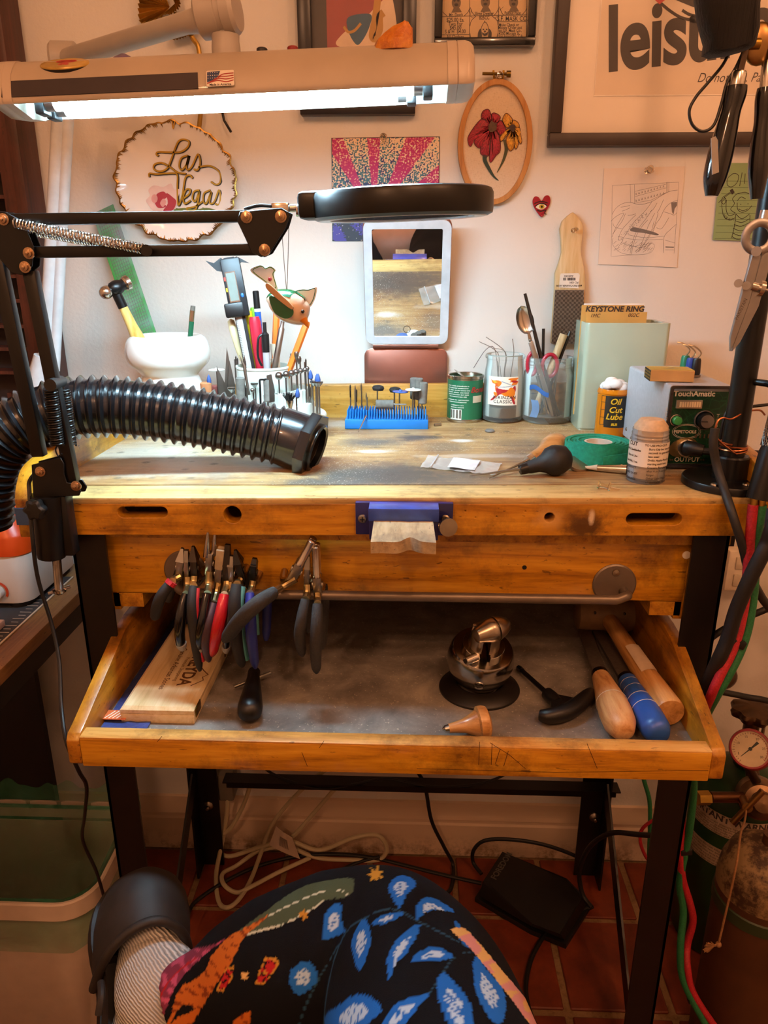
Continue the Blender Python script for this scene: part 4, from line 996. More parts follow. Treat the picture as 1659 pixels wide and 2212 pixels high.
# ---- scalloped souvenir plate
C = crop(0, 0, 2.9625, .019); pc = Wl(386, 397, .004)
kx = (Wl(518, 397, .012).x-Wl(252, 397, .012).x)/2; kz = (Wl(386, 265, .012).z-Wl(386, 529, .012).z)/2
pt = thing('souvenir_plate', 'white scalloped plate with gold rim, script lettering and a pink rose', 'plate', (pc.x, WALL, pc.z-kz))
def scal(a, s):
    w_ = 1+.028*abs(math.sin(a*11))+.012*math.sin(a*29+1)+.01*math.sin(a*17)
    return w_*s*.965
def ring(s, y, full): return [V((pc.x+kx*(scal(2*PI*i/220, s) if full else s)*math.cos(2*PI*i/220), WALL-y, pc.z+kz*(scal(2*PI*i/220, s) if full else s)*math.sin(2*PI*i/220))) for i in range(220)]
CER = mat('white glazed china', 'ebe4da', .12, 0, .03, 5, coat=.6)
part('dish', MB().loft([ring(.62, .006, 0), ring(.9, .016, 0), ring(1.0, .0205, 1), ring(.985, .0225, 1), ring(.86, .0185, 0), ring(.72, .0145, 0), ring(.3, .013, 0)]), CER, pt)
GOLD = metal('gilded rim', '8a6a34', .25, .5)
gm = MB(); P1 = ring(1.004, .0215, 1); P2 = ring(.978, .0232, 1)
gm.loft([P1, ring(1.002, .0228, 1), P2], False)
for i in range(0, 220):
    if rnd.random() < .75:
        a = 2*PI*i/220; L = rnd.uniform(.025, .075); s = scal(a, 1)
        p = P2[i]; n_ = P2[(i+1) % 220]; e = V((pc.x+kx*(s*.978-L)*math.cos(a), p.y+.0004+.012*L, pc.z+kz*(s*.978-L)*math.sin(a))); gm.add([p, n_, e], [(0, 1, 2)])
part('gold_rim', gm, GOLD, pt)
strokes_ = ([(1010, 995), (995, 985), (1010, 970), (1080, 972), (1150, 970), (1195, 940), (1205, 905), (1175, 890), (1140, 900), (1115, 950), (1090, 1020), (1065, 1075), (1020, 1095), (980, 1080), (985, 1050), (1030, 1040), (1080, 1065), (1130, 1100), (1185, 1110)], [(1195, 992), (1155, 1010), (1142, 1060), (1158, 1085), (1188, 1050), (1204, 992), (1188, 1060), (1198, 1085), (1225, 1060), (1262, 985), (1277, 1040), (1260, 1085), (1235, 1080)], [(1265, 1068), (1340, 1060), (1400, 1100), (1406, 1160), (1380, 1180), (1345, 1160)],
    [(950, 1130), (952, 1108), (1000, 1112), (1100, 1106), (1130, 1120), (1130, 1200), (1136, 1312), (1162, 1250), (1180, 1140), (1210, 1120), (1228, 1138)], [(1168, 1270), (1205, 1240), (1212, 1212), (1187, 1212), (1167, 1260), (1178, 1302), (1215, 1280)], [(1272, 1215), (1237, 1225), (1227, 1270), (1247, 1285), (1272, 1220), (1252, 1330), (1212, 1350), (1190, 1332), (1240, 1322), (1295, 1285)], [(1342, 1215), (1302, 1235), (1297, 1285), (1317, 1300), (1347, 1225), (1337, 1290), (1352, 1302), (1372, 1280), (1397, 1215), (1407, 1260), (1397, 1307), (1372, 1302)])
sh = MB(); gl = MB()
for l in strokes_:
    wstroke(sh, C, [(x+5, y+3) for x, y in l], .0036, .0150, 6); wstroke(gl, C, l, .0026, .0154, 6)
part('lettering_shadow', sh, mat('black glaze', '1a1612', .3), pt); part('lettering', gl, mat('gold glaze', 'b08a1e', .3, .3), pt)
ro = MB(); wpoly(ro, C, [(980, 1185), (1040, 1195), (1090, 1172), (1110, 1210), (1148, 1210), (1135, 1260), (1120, 1330), (1060, 1360), (985, 1355), (945, 1310), (930, 1280), (955, 1250), (945, 1215)], .0152, 3); part('rose', ro, mat('pale rose glaze', 'e6c8bc', .3), pt)
ro = MB(); wpoly(ro, C, [(1060, 1235), (1100, 1260), (1125, 1290), (1100, 1345), (1040, 1350), (1070, 1300)], .0156, 4); wpoly(ro, C, [(1000, 1240), (1045, 1225), (1065, 1260), (1030, 1285), (1060, 1320), (1010, 1330), (985, 1290)], .0155, 4); part('rose_heart', ro, mat('rose red glaze', 'b23a48', .3), pt)
ro = MB(); oval(C, 985, 1270, 20, 28, .0158, ro); wpoly(ro, C, [(1040, 1270), (1060, 1290), (1040, 1325), (1020, 1300)], .0158, 3); part('rose_highlight', ro, mat('rose pink glaze', 'dc9c94', .3), pt)
ro = MB(); ro.stroke([C(*p) for p in [(1110, 1345), (1180, 1335), (1250, 1345), (1320, 1335), (1390, 1352)]], .003, FW(.0152), 0, 5); wpoly(ro, C, [(1120, 1330), (1150, 1335), (1180, 1352), (1130, 1358)], .0153); wpoly(ro, C, [(1290, 1325), (1340, 1340), (1300, 1350)], .0153); part('rose_stem', ro, mat('green glaze', '6a7a3a', .3), pt)
part('hanger', MB().tube(cr([Wl(372, 262, .024), Wl(374, 278, .024), Wl(378, 262, .024)], 4), .0012, 6), BRASS, pt)

# ---- gold leaf ornament behind the lamp arm
C = crop(230, 0, 5.53, .02); orn = thing('gold_leaf_ornament', 'gilded metal leaf wall ornament behind the lamp arm', 'ornament', tuple(Wl(425, 110, 0)))
GLD = mat('antique gold leaf', 'b08a3c', .3, .65, .3, 40)
def fan(base, tips, n, name, amp=.004):
    mb = MB(); b = C(*base); P = cr([V((*C(*p), 0)) for p in tips], n); L = len(P); vs = [V((b[0], b[1], .012))]; fs = []
    for k, s in enumerate((.3, .65, 1.0)):
        for i, p in enumerate(P): vs.append(V((b[0]+(p.x-b[0])*s, b[1]+(p.y-b[1])*s, .012+(amp*s if i % 2 else -amp*s)+.008*s)))
    for i in range(L-1):
        fs.append((0, 1+i, 2+i)); fs += [(1+k*L+i, 1+(k+1)*L+i, 2+(k+1)*L+i, 2+k*L+i) for k in (0, 1)]
    mb.add(vs, fs, FW(0)); return part(name, mb, GLD, orn, angle=20)
fan((735, 60), [(640, -220), (480, -160), (400, -30), (380, 110), (410, 275), (560, 250), (700, 170)], 5, 'leaf')
fan((880, 120), [(735, 420), (790, 475), (880, 460), (960, 430), (1060, 390), (1105, 315), (1070, 230)], 5, 'leaf')
fan((800, 20), [(700, 160), (760, 170), (830, 130), (880, 60), (860, -60), (800, -150), (740, -100)], 5, 'leaf')
part('stem', MB().tube(cr([Wl(377, 30, .012), Wl(400, 55, .012), Wl(418, 85, .012), Wl(430, 110, .012), Wl(436, 200, .012), Wl(430, 276, .012)], 5), .004, 8), GLD, orn)
part('stem_tip', MB().tube([Wl(470, 190, .012), Wl(484, 260, .014), Wl(499, 285, .018)], .0022, 8), BLK, orn)

# ---- dark wooden cubby rack at the far left
DW = wood('dark red brown wood', '2c130c', '4a2014', '5c2a1a', 2, 12, .45, .2)
DWI = mat('dark cubby inside', '241410', .7, 0, .2, 20)
rk = thing('cubby_rack', 'tall dark wooden rack of small cubby holes at the end of the wall', 'rack', tuple(Wl(60, 880, .05)))
XRK = Wl(42, 285, .055).x; zt, zb = 2.0, Wl(60, 1050, .05).z
part('back', MB().box((XRK-.2, WALL-.006, (zt+zb)/2), (.4, .008, zt-zb)), DWI, rk)
part('stile', MB().box((XRK-.021, WALL-.03, (zt+zb)/2), (.042, .055, zt-zb), bevel=.002), DW, rk)
part('stile', MB().box((XRK-.006, WALL-.036, (zt+zb)/2), (.018, .066, zt-zb+.004), bevel=.001), DW, rk)
for px, py in ((30, 597), (35, 650), (45, 705), (50, 754), (55, 805)):
    p = Wl(px, py, .05); part('shelf', MB().box((XRK-.22, WALL-.03, p.z), (.36, .045, .006)), DW, rk)
for i in range(8):
    zz = Wl(30, 597, .05).z+.043*(i+1); part('shelf', MB().box((XRK-.22, WALL-.03, zz), (.36, .045, .006)), DW, rk)
part('divider', MB().box((XRK-.09, WALL-.03, zb+.09), (.008, .045, .18)), DW, rk)
# ================================================================ things standing on the bench top
def pip(poly, x, y):
    c = False; n = len(poly); j = n-1
    for i in range(n):
        if (poly[i][1] > y) != (poly[j][1] > y) and x < (poly[j][0]-poly[i][0])*(y-poly[i][1])/(poly[j][1]-poly[i][1])+poly[i][0]: c = not c
        j = i
    return c
def paint(fn, nu, nv, base, shapes, cmap):
    """a printed surface: fine patch coloured by shapes given in label coordinates (0..1)"""
    mb = MB(); mb.grid(fn, nu, nv); cols = []
    for j in range(nv+1):
        for i in range(nu+1):
            c = base; u, v = i/nu, j/nv
            for poly, col in shapes:
                if pip(poly, u, v): c = col
            cols.append(lin(cmap.get(c, c)))
    mb.c = cols; return mb
def smooth2(p, n=4, closed=True): return [tuple(q)[:2] for q in cr([V((a, b, 0)) for a, b in p], n, closed)]
def cylinder_at(x0, x1, ybot, ytop, ymid=None):
    """centre, radius and height of an upright round thing from its outline"""
    xm = (x0+x1)/2; f = B(xm, ybot); r = (x1-x0)/2*mpp(f); r = (x1-x0)/2*mpp(f+V((0, r, 0)))
    c = V((f.x*(f.y+r)/f.y, f.y+r, 0)); c.z = bz(c.x); h = Y(xm, ytop, c.y).z-c.z
    return c, r, h
def face(c, r, a0=0.0):
    """maps flat label coordinates (metres) on to a round wall facing the camera"""
    a = math.atan2(c.x, c.y)+a0
    return lambda x, z, o=.0004: V((c.x+(r+o)*math.sin(x/r-a), c.y-(r+o)*math.cos(x/r-a), c.z+z))
def wrap_text(s, size, x, z, F, mt, parent, **k):
    me = text_mesh(s, size, **k)
    for v in me.vertices: v.co = F(v.co.x+x, v.co.y+z, .0007)
    return part('lettering', me, mt, parent)
def up(c): return Matrix.Translation(c)

# ---- folding mirror behind the back board
ROSE = mat('rose gold metal', 'a8786a', .3, .85, .08, 20)
mr = thing('folding_mirror', 'rose gold folding vanity mirror with a pale rim propped on the back board', 'mirror', tuple(Y(878, 832, 1.378)))
b0, b1 = Y(790, 741, 1.372), Y(968, 741, 1.372); t0, t1 = Y(780, 471, 1.316), Y(970, 471, 1.316)
mm = frame((b0+b1)/2, b1-b0, (t0+t1)/2-(b0+b1)/2); W_ = (b1-b0).length; H_ = ((t0+t1)/2-(b0+b1)/2).length; cm = mm @ Matrix.Translation((0, H_/2, 0))
part('back_shell', MB().prism(rrect(W_, H_, .014), -.010, -.001, cm, .0015), ROSE, mr)
part('light_rim', plate(rrect(W_-.003, H_-.003, .013), [rrect(W_*.80, H_*.865, .003)], .003, cm @ Matrix.Translation((0, -.002, .0012)), .0006), mat('milky white rim', 'cfd6dc', .25), mr)
t = NT('mirror glass'); t.set(col='e8ecec', metal=1.0, rough=.015)
part('glass', MB().prism(rrect(W_*.81, H_*.875, .003), .0, .0006, cm @ Matrix.Translation((0, -.002, 0))), t.m, mr)
part('touch_button', MB().lathe([(.0056, .0009), (.0066, .0009)], cm @ Matrix.Translation((0, -H_/2+.026, 0)), 24, caps=False), mat('dark ring', '4a4038', .4), mr)
part('hinge', MB().cyl(Y(808, 746, 1.376), Y(945, 746, 1.376), .0052, n=16), ROSE, mr)
for a, b in ((806, 829), (924, 947)): part('hinge_lug', MB().cyl(Y(a, 746, 1.376), Y(b, 746, 1.376), .0058, n=16), ROSE, mr)
q0, q1 = Y(787, 752, 1.383), Y(967, 752, 1.383); qz = Y(878, 860, 1.383).z
part('foot_panel', MB().prism(rrect(q1.x-q0.x, q0.z-qz, .014, cx=(q0.x+q1.x)/2, cy=(q0.z+qz)/2), -.003, .003, frame((0, 1.383, 0), (1, 0, 0), (0, 0, 1)), .001), ROSE, mr)

# ---- sage ceramic box with order envelopes
a = B(1249, 930); SAGE = mat('pale sage glaze', 'a9b8a2', .18, 0, .06, 8, coat=.5)
wb_ = .132; dpb = B(1217, 906).y-a.y; dpb = min(dpb, .085); hb = Y(1270, 699, a.y).z-a.z
cb_ = thing('ceramic_box', 'tall pale green glazed ceramic box holding envelopes', 'box', (a.x+wb_/2, a.y+dpb/2, a.z))
def wallbox(o, c, w, d, h, th, mt, r=.004):
    me = plate(rrect(w, d, r+.003), [rrect(w-2*th, d-2*th, r)], h-.004, Matrix.Translation((c.x, c.y, c.z+h/2+.002)), .001); part('body', me, mt, o)
    part('bottom', MB().prism(rrect(w-.002, d-.002, r), .0, .004, Matrix.Translation(c)), mt, o)
wallbox(cb_, V((a.x+wb_/2, a.y+dpb/2, a.z)), wb_, dpb, hb, .007, SAGE)
MAN = mat('manila envelope', 'cc9a4e', .7, 0, .05)
for (x0, x1, yt, dy, nm) in ((1262, 1392, 655, .046, 'white card edge standing behind the manila envelopes'), (1257, 1391, 659, .040, 'manila envelope marked KEYSTONE RING in the ceramic box'), (1267, 1398, 674, .026, 'manila envelope marked 002C at the front of the ceramic box')):
    yy = a.y+dy; p0 = Y(x0, yt, yy); p1 = Y(x1, yt, yy); z0 = a.z+.02
    en = thing('envelope', nm, 'envelope', ((p0.x+p1.x)/2, yy, z0))
    part('sheet', MB().box(((p0.x+p1.x)/2, yy, (p0.z+z0)/2), (p1.x-p0.x, .0022, p0.z-z0)), mat('white card', 'e8dfd2', .7) if 'white' in nm else MAN, en)
    fr = lambda px, py: frame(Y(px, py, yy-.0016), (1, 0, 0), (0, 0, 1))
    if 'KEYSTONE' in nm: text('lettering', 'KEYSTONE RING', .0118, INK, en, fr(1328, 668), bold=.0004, shear=.15, width=1.06)
    if '002C' in nm:
        text('lettering', '1MC', .008, INK, en, fr(1285, 682), shear=.3); text('lettering', '002C', .008, INK, en, fr(1368, 681), shear=.3)

# ---- green food can
c, r, h = cylinder_at(964, 1041, 915, 808)
can = thing('green_can', 'open green tin can with a barcode label', 'can', tuple(c)); TIN = metal('tin plate', 'b9b2a6', .25)
part('tin', MB().lathe([(r*.97, 0), (r, .002), (r, .005), (r*.97, .006), (r*.97, h-.006), (r, h-.005), (r, h-.001), (r*.97, h), (r*.93, h-.001), (r*.92, h-.02), (r*.92, .003), (0, .003)], up(c), 40), TIN, can)
part('sleeve', MB().lathe([(r*.975, .0065), (r*.982, .0065), (r*.982, h-.0075), (r*.975, h-.0075)], up(c), 40), mat('green label', '1d6a46', .4, 0, .06), can)
F = face(c, r*.985); WT = mat('white print', 'd8dccc', .5)
for i, (n, z) in enumerate(((17, .070), (15, .066), (17, .062), (16, .058), (17, .054), (14, .050), (16, .044), (12, .040), (10, .034), (9, .030))):
    wrap_text('lorem'[:0] + ''.join(rnd.choice('aceinorstu ') for _ in range(n*2)), .0032, -.014, z*h/.088, F, WT, can, bold=.00008)
bc = MB(); wl_ = MB(); wl_.grid(lambda u, v: F(-.027+.022*u, .006+.0185*v, .0005), 8, 2); part('barcode_panel', wl_, WT, can)
for i in range(22):
    if rnd.random() < .7: x = -.0262+.00094*i; bc.add([F(x, .0085, .0009), F(x+.0006, .0085, .0009), F(x+.0006, .0235, .0009), F(x, .0235, .0009)], [(0, 1, 2, 3)])
part('barcode', bc, INK, can)
wrap_text('Bones', .0135, .026, .058, F, mat('can red', 'a83028', .5), can, shear=.3, bold=.0003)
bl = MB(); bl.grid(lambda u, v: F(.014+.02*u, .036+.012*v, .0006), 6, 3); part('cow_print', bl, mat('can cream', 'cfc9b0', .5), can)
part('dark_contents', MB().lathe([(0, h-.012), (r*.91, h-.012)], up(c), 24, caps=False), mat('dark hole', '1a130e', .9), can)
part('torn_lid', MB().lathe([(0, 0), (r*.55, 0), (r*.55, .0006), (0, .0006)], up(c+V((-.006, .004, h-.003))) @ Matrix.Rotation(R(35), 4, 'Y'), 20), TIN, can)

# ---- sake jar with a fiery beast label and bits of wire
JG = clear('jar glass', 'dfe6e0', .06, .03)
c, r, h = cylinder_at(1041, 1127, 916, 764)
jr = thing('sake_jar', 'small glass jar with a white label of a red beast, full of wire', 'jar', tuple(c))
part('glass', MB().lathe([(r*.8, 0), (r*.97, .003), (r, .012), (r*.985, h*.62), (r*.95, h*.75), (r*.90, h*.86), (r*.89, h*.93), (r*.95, h*.94), (r*.97, h*.965), (r*.95, h*.99), (r*.9, h), (r*.84, h*.98), (r*.84, h*.9), (r*.9, h*.75), (r*.93, .01), (0, .008)], up(c), 40), JG, jr)
part('sediment', MB().lathe([(0, .009), (r*.91, .009), (r*.91, .026), (r*.6, .029), (0, .027)], up(c), 24), mat('grey sludge', '6e6452', .6, 0, .3), jr)
F = face(c, r*1.0, .04)
z0, z1 = .0325, h*.70; L_ = r*1.55
def kc(x, y): return ((x-432)/226, 1-(y-785)/275)
P_ = lambda l: smooth2([kc(*p) for p in l], 3)
shp = [(P_([(455, 812), (470, 825), (510, 820), (535, 838), (525, 870), (500, 890), (492, 860), (468, 848)]), 'f'), (P_([(470, 822), (500, 835), (505, 860), (480, 840)]), 'y'),
       (P_([(492, 845), (506, 850), (512, 895), (500, 930), (490, 900)]), 'o'),
       (P_([(500, 898), (545, 905), (600, 905), (632, 870), (640, 915), (628, 985), (642, 1042), (626, 1048), (602, 985), (560, 965), (525, 955), (480, 1010), (456, 1018), (470, 995), (500, 950)]), 'r'),
       (P_([(535, 945), (570, 930), (600, 885), (632, 915), (632, 965), (600, 978), (560, 968)]), 'f'), (P_([(480, 935), (505, 940), (505, 975), (488, 965)]), 'f'), (P_([(618, 975), (638, 980), (634, 1015)]), 'f'),
       (P_([(578, 808), (600, 798), (658, 800), (640, 820), (660, 835), (635, 868), (605, 862), (615, 840), (590, 835), (600, 822)]), 'f'), (P_([(605, 820), (655, 828), (640, 842), (612, 838)]), 'r'),
       (P_([(540, 828), (600, 858), (598, 864), (536, 834)]), 'g'), (P_([(500, 880), (560, 878), (630, 862), (630, 870), (560, 886), (502, 887)]), 'g')]
part('label', paint(lambda u, v: F(-L_/2+L_*u, z0+(z1-z0)*v, .0005), 110, 120, 'w', shp, dict(w='ece4d2', f='e07a14', y='f0b838', o='d86018', r='b01c22', g='98a0ac')), vcol('label print', .5), jr)
wrap_text('KIRINZAN', .0078, .004, z0+.0135, F, INK, jr, bold=.0001, spacing=1.15); wrap_text('CLASSIC', .0078, .001, z0+.0062, F, INK, jr, bold=.0001, spacing=1.15)
for i, (tx, ty, dx) in enumerate(((1035, 738, -.01), (1050, 728, 0), (1066, 752, .0), (1107, 732, .01), (1023, 795, -.012), (1080, 790, .004), (1090, 800, .012), (1075, 780, -.006))):
    e = Y(tx, ty, c.y+.004*(i % 3)); s = c+V((dx*.6, .006*(i % 3-1), .03)); md = c+V((dx*1.4, .004*(i % 3-1), h+.002)) if i < 5 else s.lerp(e, .5)
    solo('steel_wire', MB().tube(cr([s, s.lerp(md, .6), md, e] if i != 4 else [s, md, md+V((-.016, 0, .006)), e], 5), .0006, 6), STL, ['short steel wire leaning out of the sake jar', 'steel wire curled over the rim of the sake jar'][i == 4], 'wire', 'wires in the sake jar' if i != 4 else None)

# ---- mason jar of tools
c, r, h = cylinder_at(1124, 1232, 919, 770)
mj = thing('mason_jar', 'smeared screw-top glass jar crowded with small tools', 'jar', tuple(c))
prof = [(r*.85, 0), (r*.96, .004), (r, .014), (r, h*.68), (r*.97, h*.76), (r*.88, h*.82), (r*.88, h*.85), (r*.93, h*.865), (r*.89, h*.89), (r*.94, h*.915), (r*.89, h*.94), (r*.91, h*.975), (r*.9, h), (r*.84, h), (r*.84, h*.83), (r*.93, h*.73), (r*.96, .012), (0, .007)]
part('glass', MB().lathe(prof, up(c), 48), JG, mj)
F = face(c, r)
sm = MB(); sm.grid(lambda u, v: F(-.034+.036*u, .058+.008*v+.004*math.sin(5*u)-.006*u, .0004), 14, 3); part('blue_smear', sm, mat('blue paint smear', '2f5fa0', .5), mj)
sm = MB(); sm.grid(lambda u, v: F(-.03+.014*u+.004*math.sin(3*v), .012+.03*v, .0004), 6, 8); part('blue_smear', sm, mat('pale smear', '6a86a8', .5), mj)
def intool(name, label, cat, base, tip, yoff, parts, grp=None):
    s = c+V((base[0], base[1], .012)); e = Y(*tip, c.y+yoff); o = thing(name, label, cat, tuple(s), group=grp); parts(o, s, e); return o
def rodp(r0, m, r1=None, n=10): return lambda o, s, e: part('shaft', MB().cyl(s, e, r0, r1, n), m, o)
def spoon(o, s, e):
    n = Y(1142, 720, c.y-.006); part('stem', MB().tube(cr([s, s.lerp(n, .6), n], 5), [.003]*10+[.0024], 8, flat=.5), CHR, o)
    d = (e-n); m = axis_frame((n+e)/2, d, (1, 0, 0)); mb = MB(); L = d.length/2
    mb.grid(lambda u, v: V((.0155*math.sqrt(max(0, 1-(2*v-1)**2))*(1-.12*(v))*(2*u-1), .006*(1-(2*u-1)**2)*math.sqrt(max(0, 1-(2*v-1)**2)), (2*v-1)*L*1.05)), 10, 16, m); part('bowl', mb, CHR, o, angle=60)
intool('steel_spoon', 'steel spoon standing bowl up in the mason jar', 'spoon', (.004, 0), (1126, 662), -.002, spoon)
DKS = metal('dark file steel', '4a4642', .4)
intool('needle_file', 'long dark needle file standing tall in the mason jar', 'file', (.014, -.01), (1134, 634), -.006, rodp(.0042, DKS, .0026, 6))
intool('flat_file', 'short flat grey file in the mason jar beside the spoon', 'file', (.01, -.02), (1146, 738), -.018, lambda o, s, e: part('blade', bar(s, e, .0085, .0025), STL, o))
for k, (b, tp, lab) in enumerate((((-.006, .01), (1174, 710), 'thin dark rod in the middle of the mason jar'), ((.012, .012), (1212, 720), 'thin grey rod at the wall side of the mason jar'), ((-.01, .004), (1232, 716), 'dark rod slanting over the mason jar rim to the ceramic box'))): intool('steel_rod', lab, 'rod', b, tp, .01, rodp(.0026, DKS if k != 1 else STL))
WDH = wood('pale tool handle', 'a07c50', 'c8a878', 'd6bc92', 2, 20, .6)
intool('wooden_tool', 'pale wooden tool handle leaning in the mason jar', 'tool', (-.022, 0), (1218, 722), .004, rodp(.0055, WDH, .007, 12))
def scis(o, s, e):
    RDP = mat('red plastic', 'b01c30', .35)
    for px, py, a in ((1188, 790, .013), (1150, 786, .008)):
        ct_ = Y(px, py, c.y-.012); part('finger_loop', MB().tube([ct_+V((a*math.cos(2*PI*i/24), .002, .019*math.sin(2*PI*i/24))) for i in range(24)], .0034, 10, closed=True), RDP, o)
    part('blade', MB().cyl(ct_+V((.01, 0, -.02)), s, .0035, .001), STL, o)
intool('scissors', 'red handled scissors standing in the mason jar', 'scissors', (0, -.01), (1188, 770), -.01, scis)
intool('worn_tweezers', 'dusty steel tweezers low in the mason jar', 'tweezers', (.012, -.022), (1178, 800), -.02, lambda o, s, e: (part('arm', bar(s, e, .005, .0012), DKS, o), part('arm', bar(s+V((.006, 0, 0)), e, .005, .0012), DKS, o)))

# ---- amber bottle stuffed with cotton
c, r, h = cylinder_at(1283, 1352, 947, 838)
ab = thing('amber_bottle', 'amber plastic bottle stuffed with white cotton beside the ceramic box', 'bottle', tuple(c))
AMB = NT('amber plastic'); AMB.set(col='d87c08', rough=.15, alpha=.88, sss=.1)
part('bottle', MB().lathe([(r*.95, 0), (r, .003), (r, h*.86), (r*.97, h*.87), (r*.98, h*.9), (r*1.03, h*.91), (r*1.03, h*.93), (r*.96, h), (r*.9, h), (r*.92, .01), (0, .008)], up(c), 40), AMB.m, ab)
F = face(c, r); lb = MB(); lb.grid(lambda u, v: F(-.012+.04*u, .017+.05*v, .0004), 12, 4); part('label', lb, mat('black label', '1c1608', .5), ab)
YP = mat('label yellow', 'd8a818', .5)
for s, x, z, sz in (('Oil', .003, .058, .013), ('Cut', .004, .045, .013), ('Lube', .003, .034, .013), ('BUR', .004, .022, .005)): wrap_text(s, sz, x, z, F, YP, ab, shear=.25, bold=.0003)
st_ = MB()
for z in (.02, .032, .044, .056, .066): st_.add([F(-.020, z, .0006), F(-.0125, z, .0006), F(-.0125, z+.0008, .0006), F(-.020, z+.0008, .0006)], [(0, 1, 2, 3)])
for x in (-.020, -.0125): st_.add([F(x, .02, .0006), F(x+.0006, .02, .0006), F(x+.0006, .0668, .0006), F(x, .0668, .0006)], [(0, 1, 2, 3)])
part('label_panel', st_, mat('label ink', '201608', .5), ab)
ct2 = MB()
for i in range(7): ct2.ball(c+V((r*.5*math.cos(i*.9), r*.5*math.sin(i*.9), h+.002+.003*(i % 3))), (.011, .01, .008), n=10, h=7)
part('cotton', ct2, mat('white cotton', 'e8e4de', .9, 0, .05, 80, bump=.6, bs=200), ab)

# ---- pulse arc welder box
f0 = B(1426, 1014); fy = f0.y; ww = Y(1562, 905, fy).x-Y(1428, 905, fy).x; zt = Y(1428, 830, fy).z; dp_ = B(1329, 945).y-fy; zb = f0.z
xL = f0.x; xC = xL+ww/2
wd_ = thing('spot_welder', 'grey metal electronics box with a green circuit board front', 'welder', (xC, fy+dp_/2, zb))
part('case', MB().box((xC, fy+dp_/2+.002, (zt+zb)/2+.001), (ww, dp_, zt-zb-.004), bevel=.004, seg=3), mat('speckled grey enamel', 'b8bac0', .5, 0, .06, 200, bump=.05), wd_)
for sx, sy in ((-1, -1), (1, -1), (-1, 1), (1, 1)): part('foot', MB().cyl((xC+sx*(ww/2-.012), fy+dp_/2+sy*(dp_/2-.015), zb), (xC+sx*(ww/2-.012), fy+dp_/2+sy*(dp_/2-.015), zb+.004), .006), RUB, wd_)
part('front_edge', plate(rrect(ww-.001, zt-zb-.006, .004, cx=xC, cy=(zt+zb)/2+.001), [rrect(ww-.008, zt-zb-.012, .002, cx=xC, cy=(zt+zb)/2+.001)], .003, frame((0, fy-.0012, 0), (1, 0, 0), (0, 0, 1)), .0005), mat('dark smoked bezel', '2a2422', .2, 0, .05, coat=.5), wd_)
t = NT('circuit board'); v = t.coord(); g = t.n('TexVoronoi', {'Vector': v, 'Scale': 90}, feature='DISTANCE_TO_EDGE').outputs[0]
t.set(col=t.mix(t.ramp(g, [(.02, 'ffffff'), (.05, '000000')]), '0d3220', '164a2c'), rough=.3)
part('circuit_board', MB().box((xC, fy-.001, (zt+zb)/2), (ww-.009, .002, zt-zb-.018)), t.m, wd_)
FF = lambda px, py, o=.0025: frame(Y(px, py, fy-o), (1, 0, 0), (0, 0, 1))
PW = mat('board print', 'c8bfae', .5)
text('lettering', 'TouchAmatic', .0098, PW, wd_, FF(1500, 851), bold=.0003)
text('lettering', 'OUTPUT', .0085, PW, wd_, FF(1484, 993), bold=.0001)
text('lettering', 'S\nE\nN\nS\nO\nR', .0066, PW, wd_, FF(1437, 910), line=.95); text('lettering', 'T\nE\nS\nT', .0066, PW, wd_, FF(1549, 914), line=.95)
text('lettering', 'PEPETOOLS', .0056, PW, wd_, FF(1480, 933), bold=.0002)
for a_, b_ in ((.0185, .0098), (.0165, .0085)):
    mb = MB(); mb.stroke([(a_*math.cos(2*PI*i/40), b_*math.sin(2*PI*i/40)) for i in range(40)], .0005, FF(1483, 932), 0, 0, True); part('emblem_ring', mb, PW, wd_)
part('display', MB().box((0, 0, .001), (.033, .0105, .003), FF(1488, 873)), mat('display grey', '8a7a66', .35), wd_)
for i in range(9): part('display_segment', MB().box((-.0115+.0031*i, .0, .0028), (.0024, .0068, .0006), FF(1488, 873)), mat('display segment', 'd6c09a', .4), wd_)
bz1 = part('button_bezel', MB().lathe([(.0078, 0), (.0078, .003), (.0068, .0032), (.0068, 0)], FF(1459, 907), 24, caps=False), CHR, wd_)
part('green_button', MB().lathe([(.0058, 0), (.0058, .008), (.005, .009), (0, .0092)], FF(1460, 907), 20), mat('green button', '3f9a52', .35), bz1)
kn = part('knob_ring', MB().lathe([(.013, 0), (.013, .0025), (.0118, .003), (.0118, 0)], FF(1520, 907), 28, caps=False), mat('smoked plastic', '4a4440', .2), wd_)
part('knob', MB().lathe([(.0105, 0), (.0095, .010), (.0095, .011)], FF(1520, 907), 24), BLKP, kn)
part('knob_cap', MB().lathe([(.0086, .0108), (.0085, .0125), (0, .0127)], FF(1521, 907), 24), metal('grey cap', 'a9a5a2', .4), kn)
part('knob_line', MB().box((-.004, 0, .013), (.008, .0009, .0006), FF(1521, 907)), BLKP, kn)
fl = [(.019*math.cos(t_)*(1 if abs(math.cos(t_)) > .1 else 1), .0125*math.sin(t_)) for t_ in [2*PI*i/32 for i in range(32)]]
rot = Matrix.Rotation(R(18), 4, 'Z')
part('socket_flange', MB().prism(fl, 0, .0014, FF(1475, 966) @ rot), metal('brass flange', 'a08a5c', .35), wd_)
pg = FF(1480, 965).translation
part('socket_ring', MB().lathe([(.0118, 0), (.0118, .006), (.0105, .007)], FF(1480, 966), 24), CHR, wd_)
plug = thing('output_plug', 'black round plug pushed into the welder box with its cable', 'plug', tuple(pg))
part('plug_body', MB().tube([pg+V((0, -.005, 0)), pg+V((.008, -.014, 0)), pg+V((.017, -.019, -.001))], [.0105, .0095, .0075], 16), BLKP, plug)
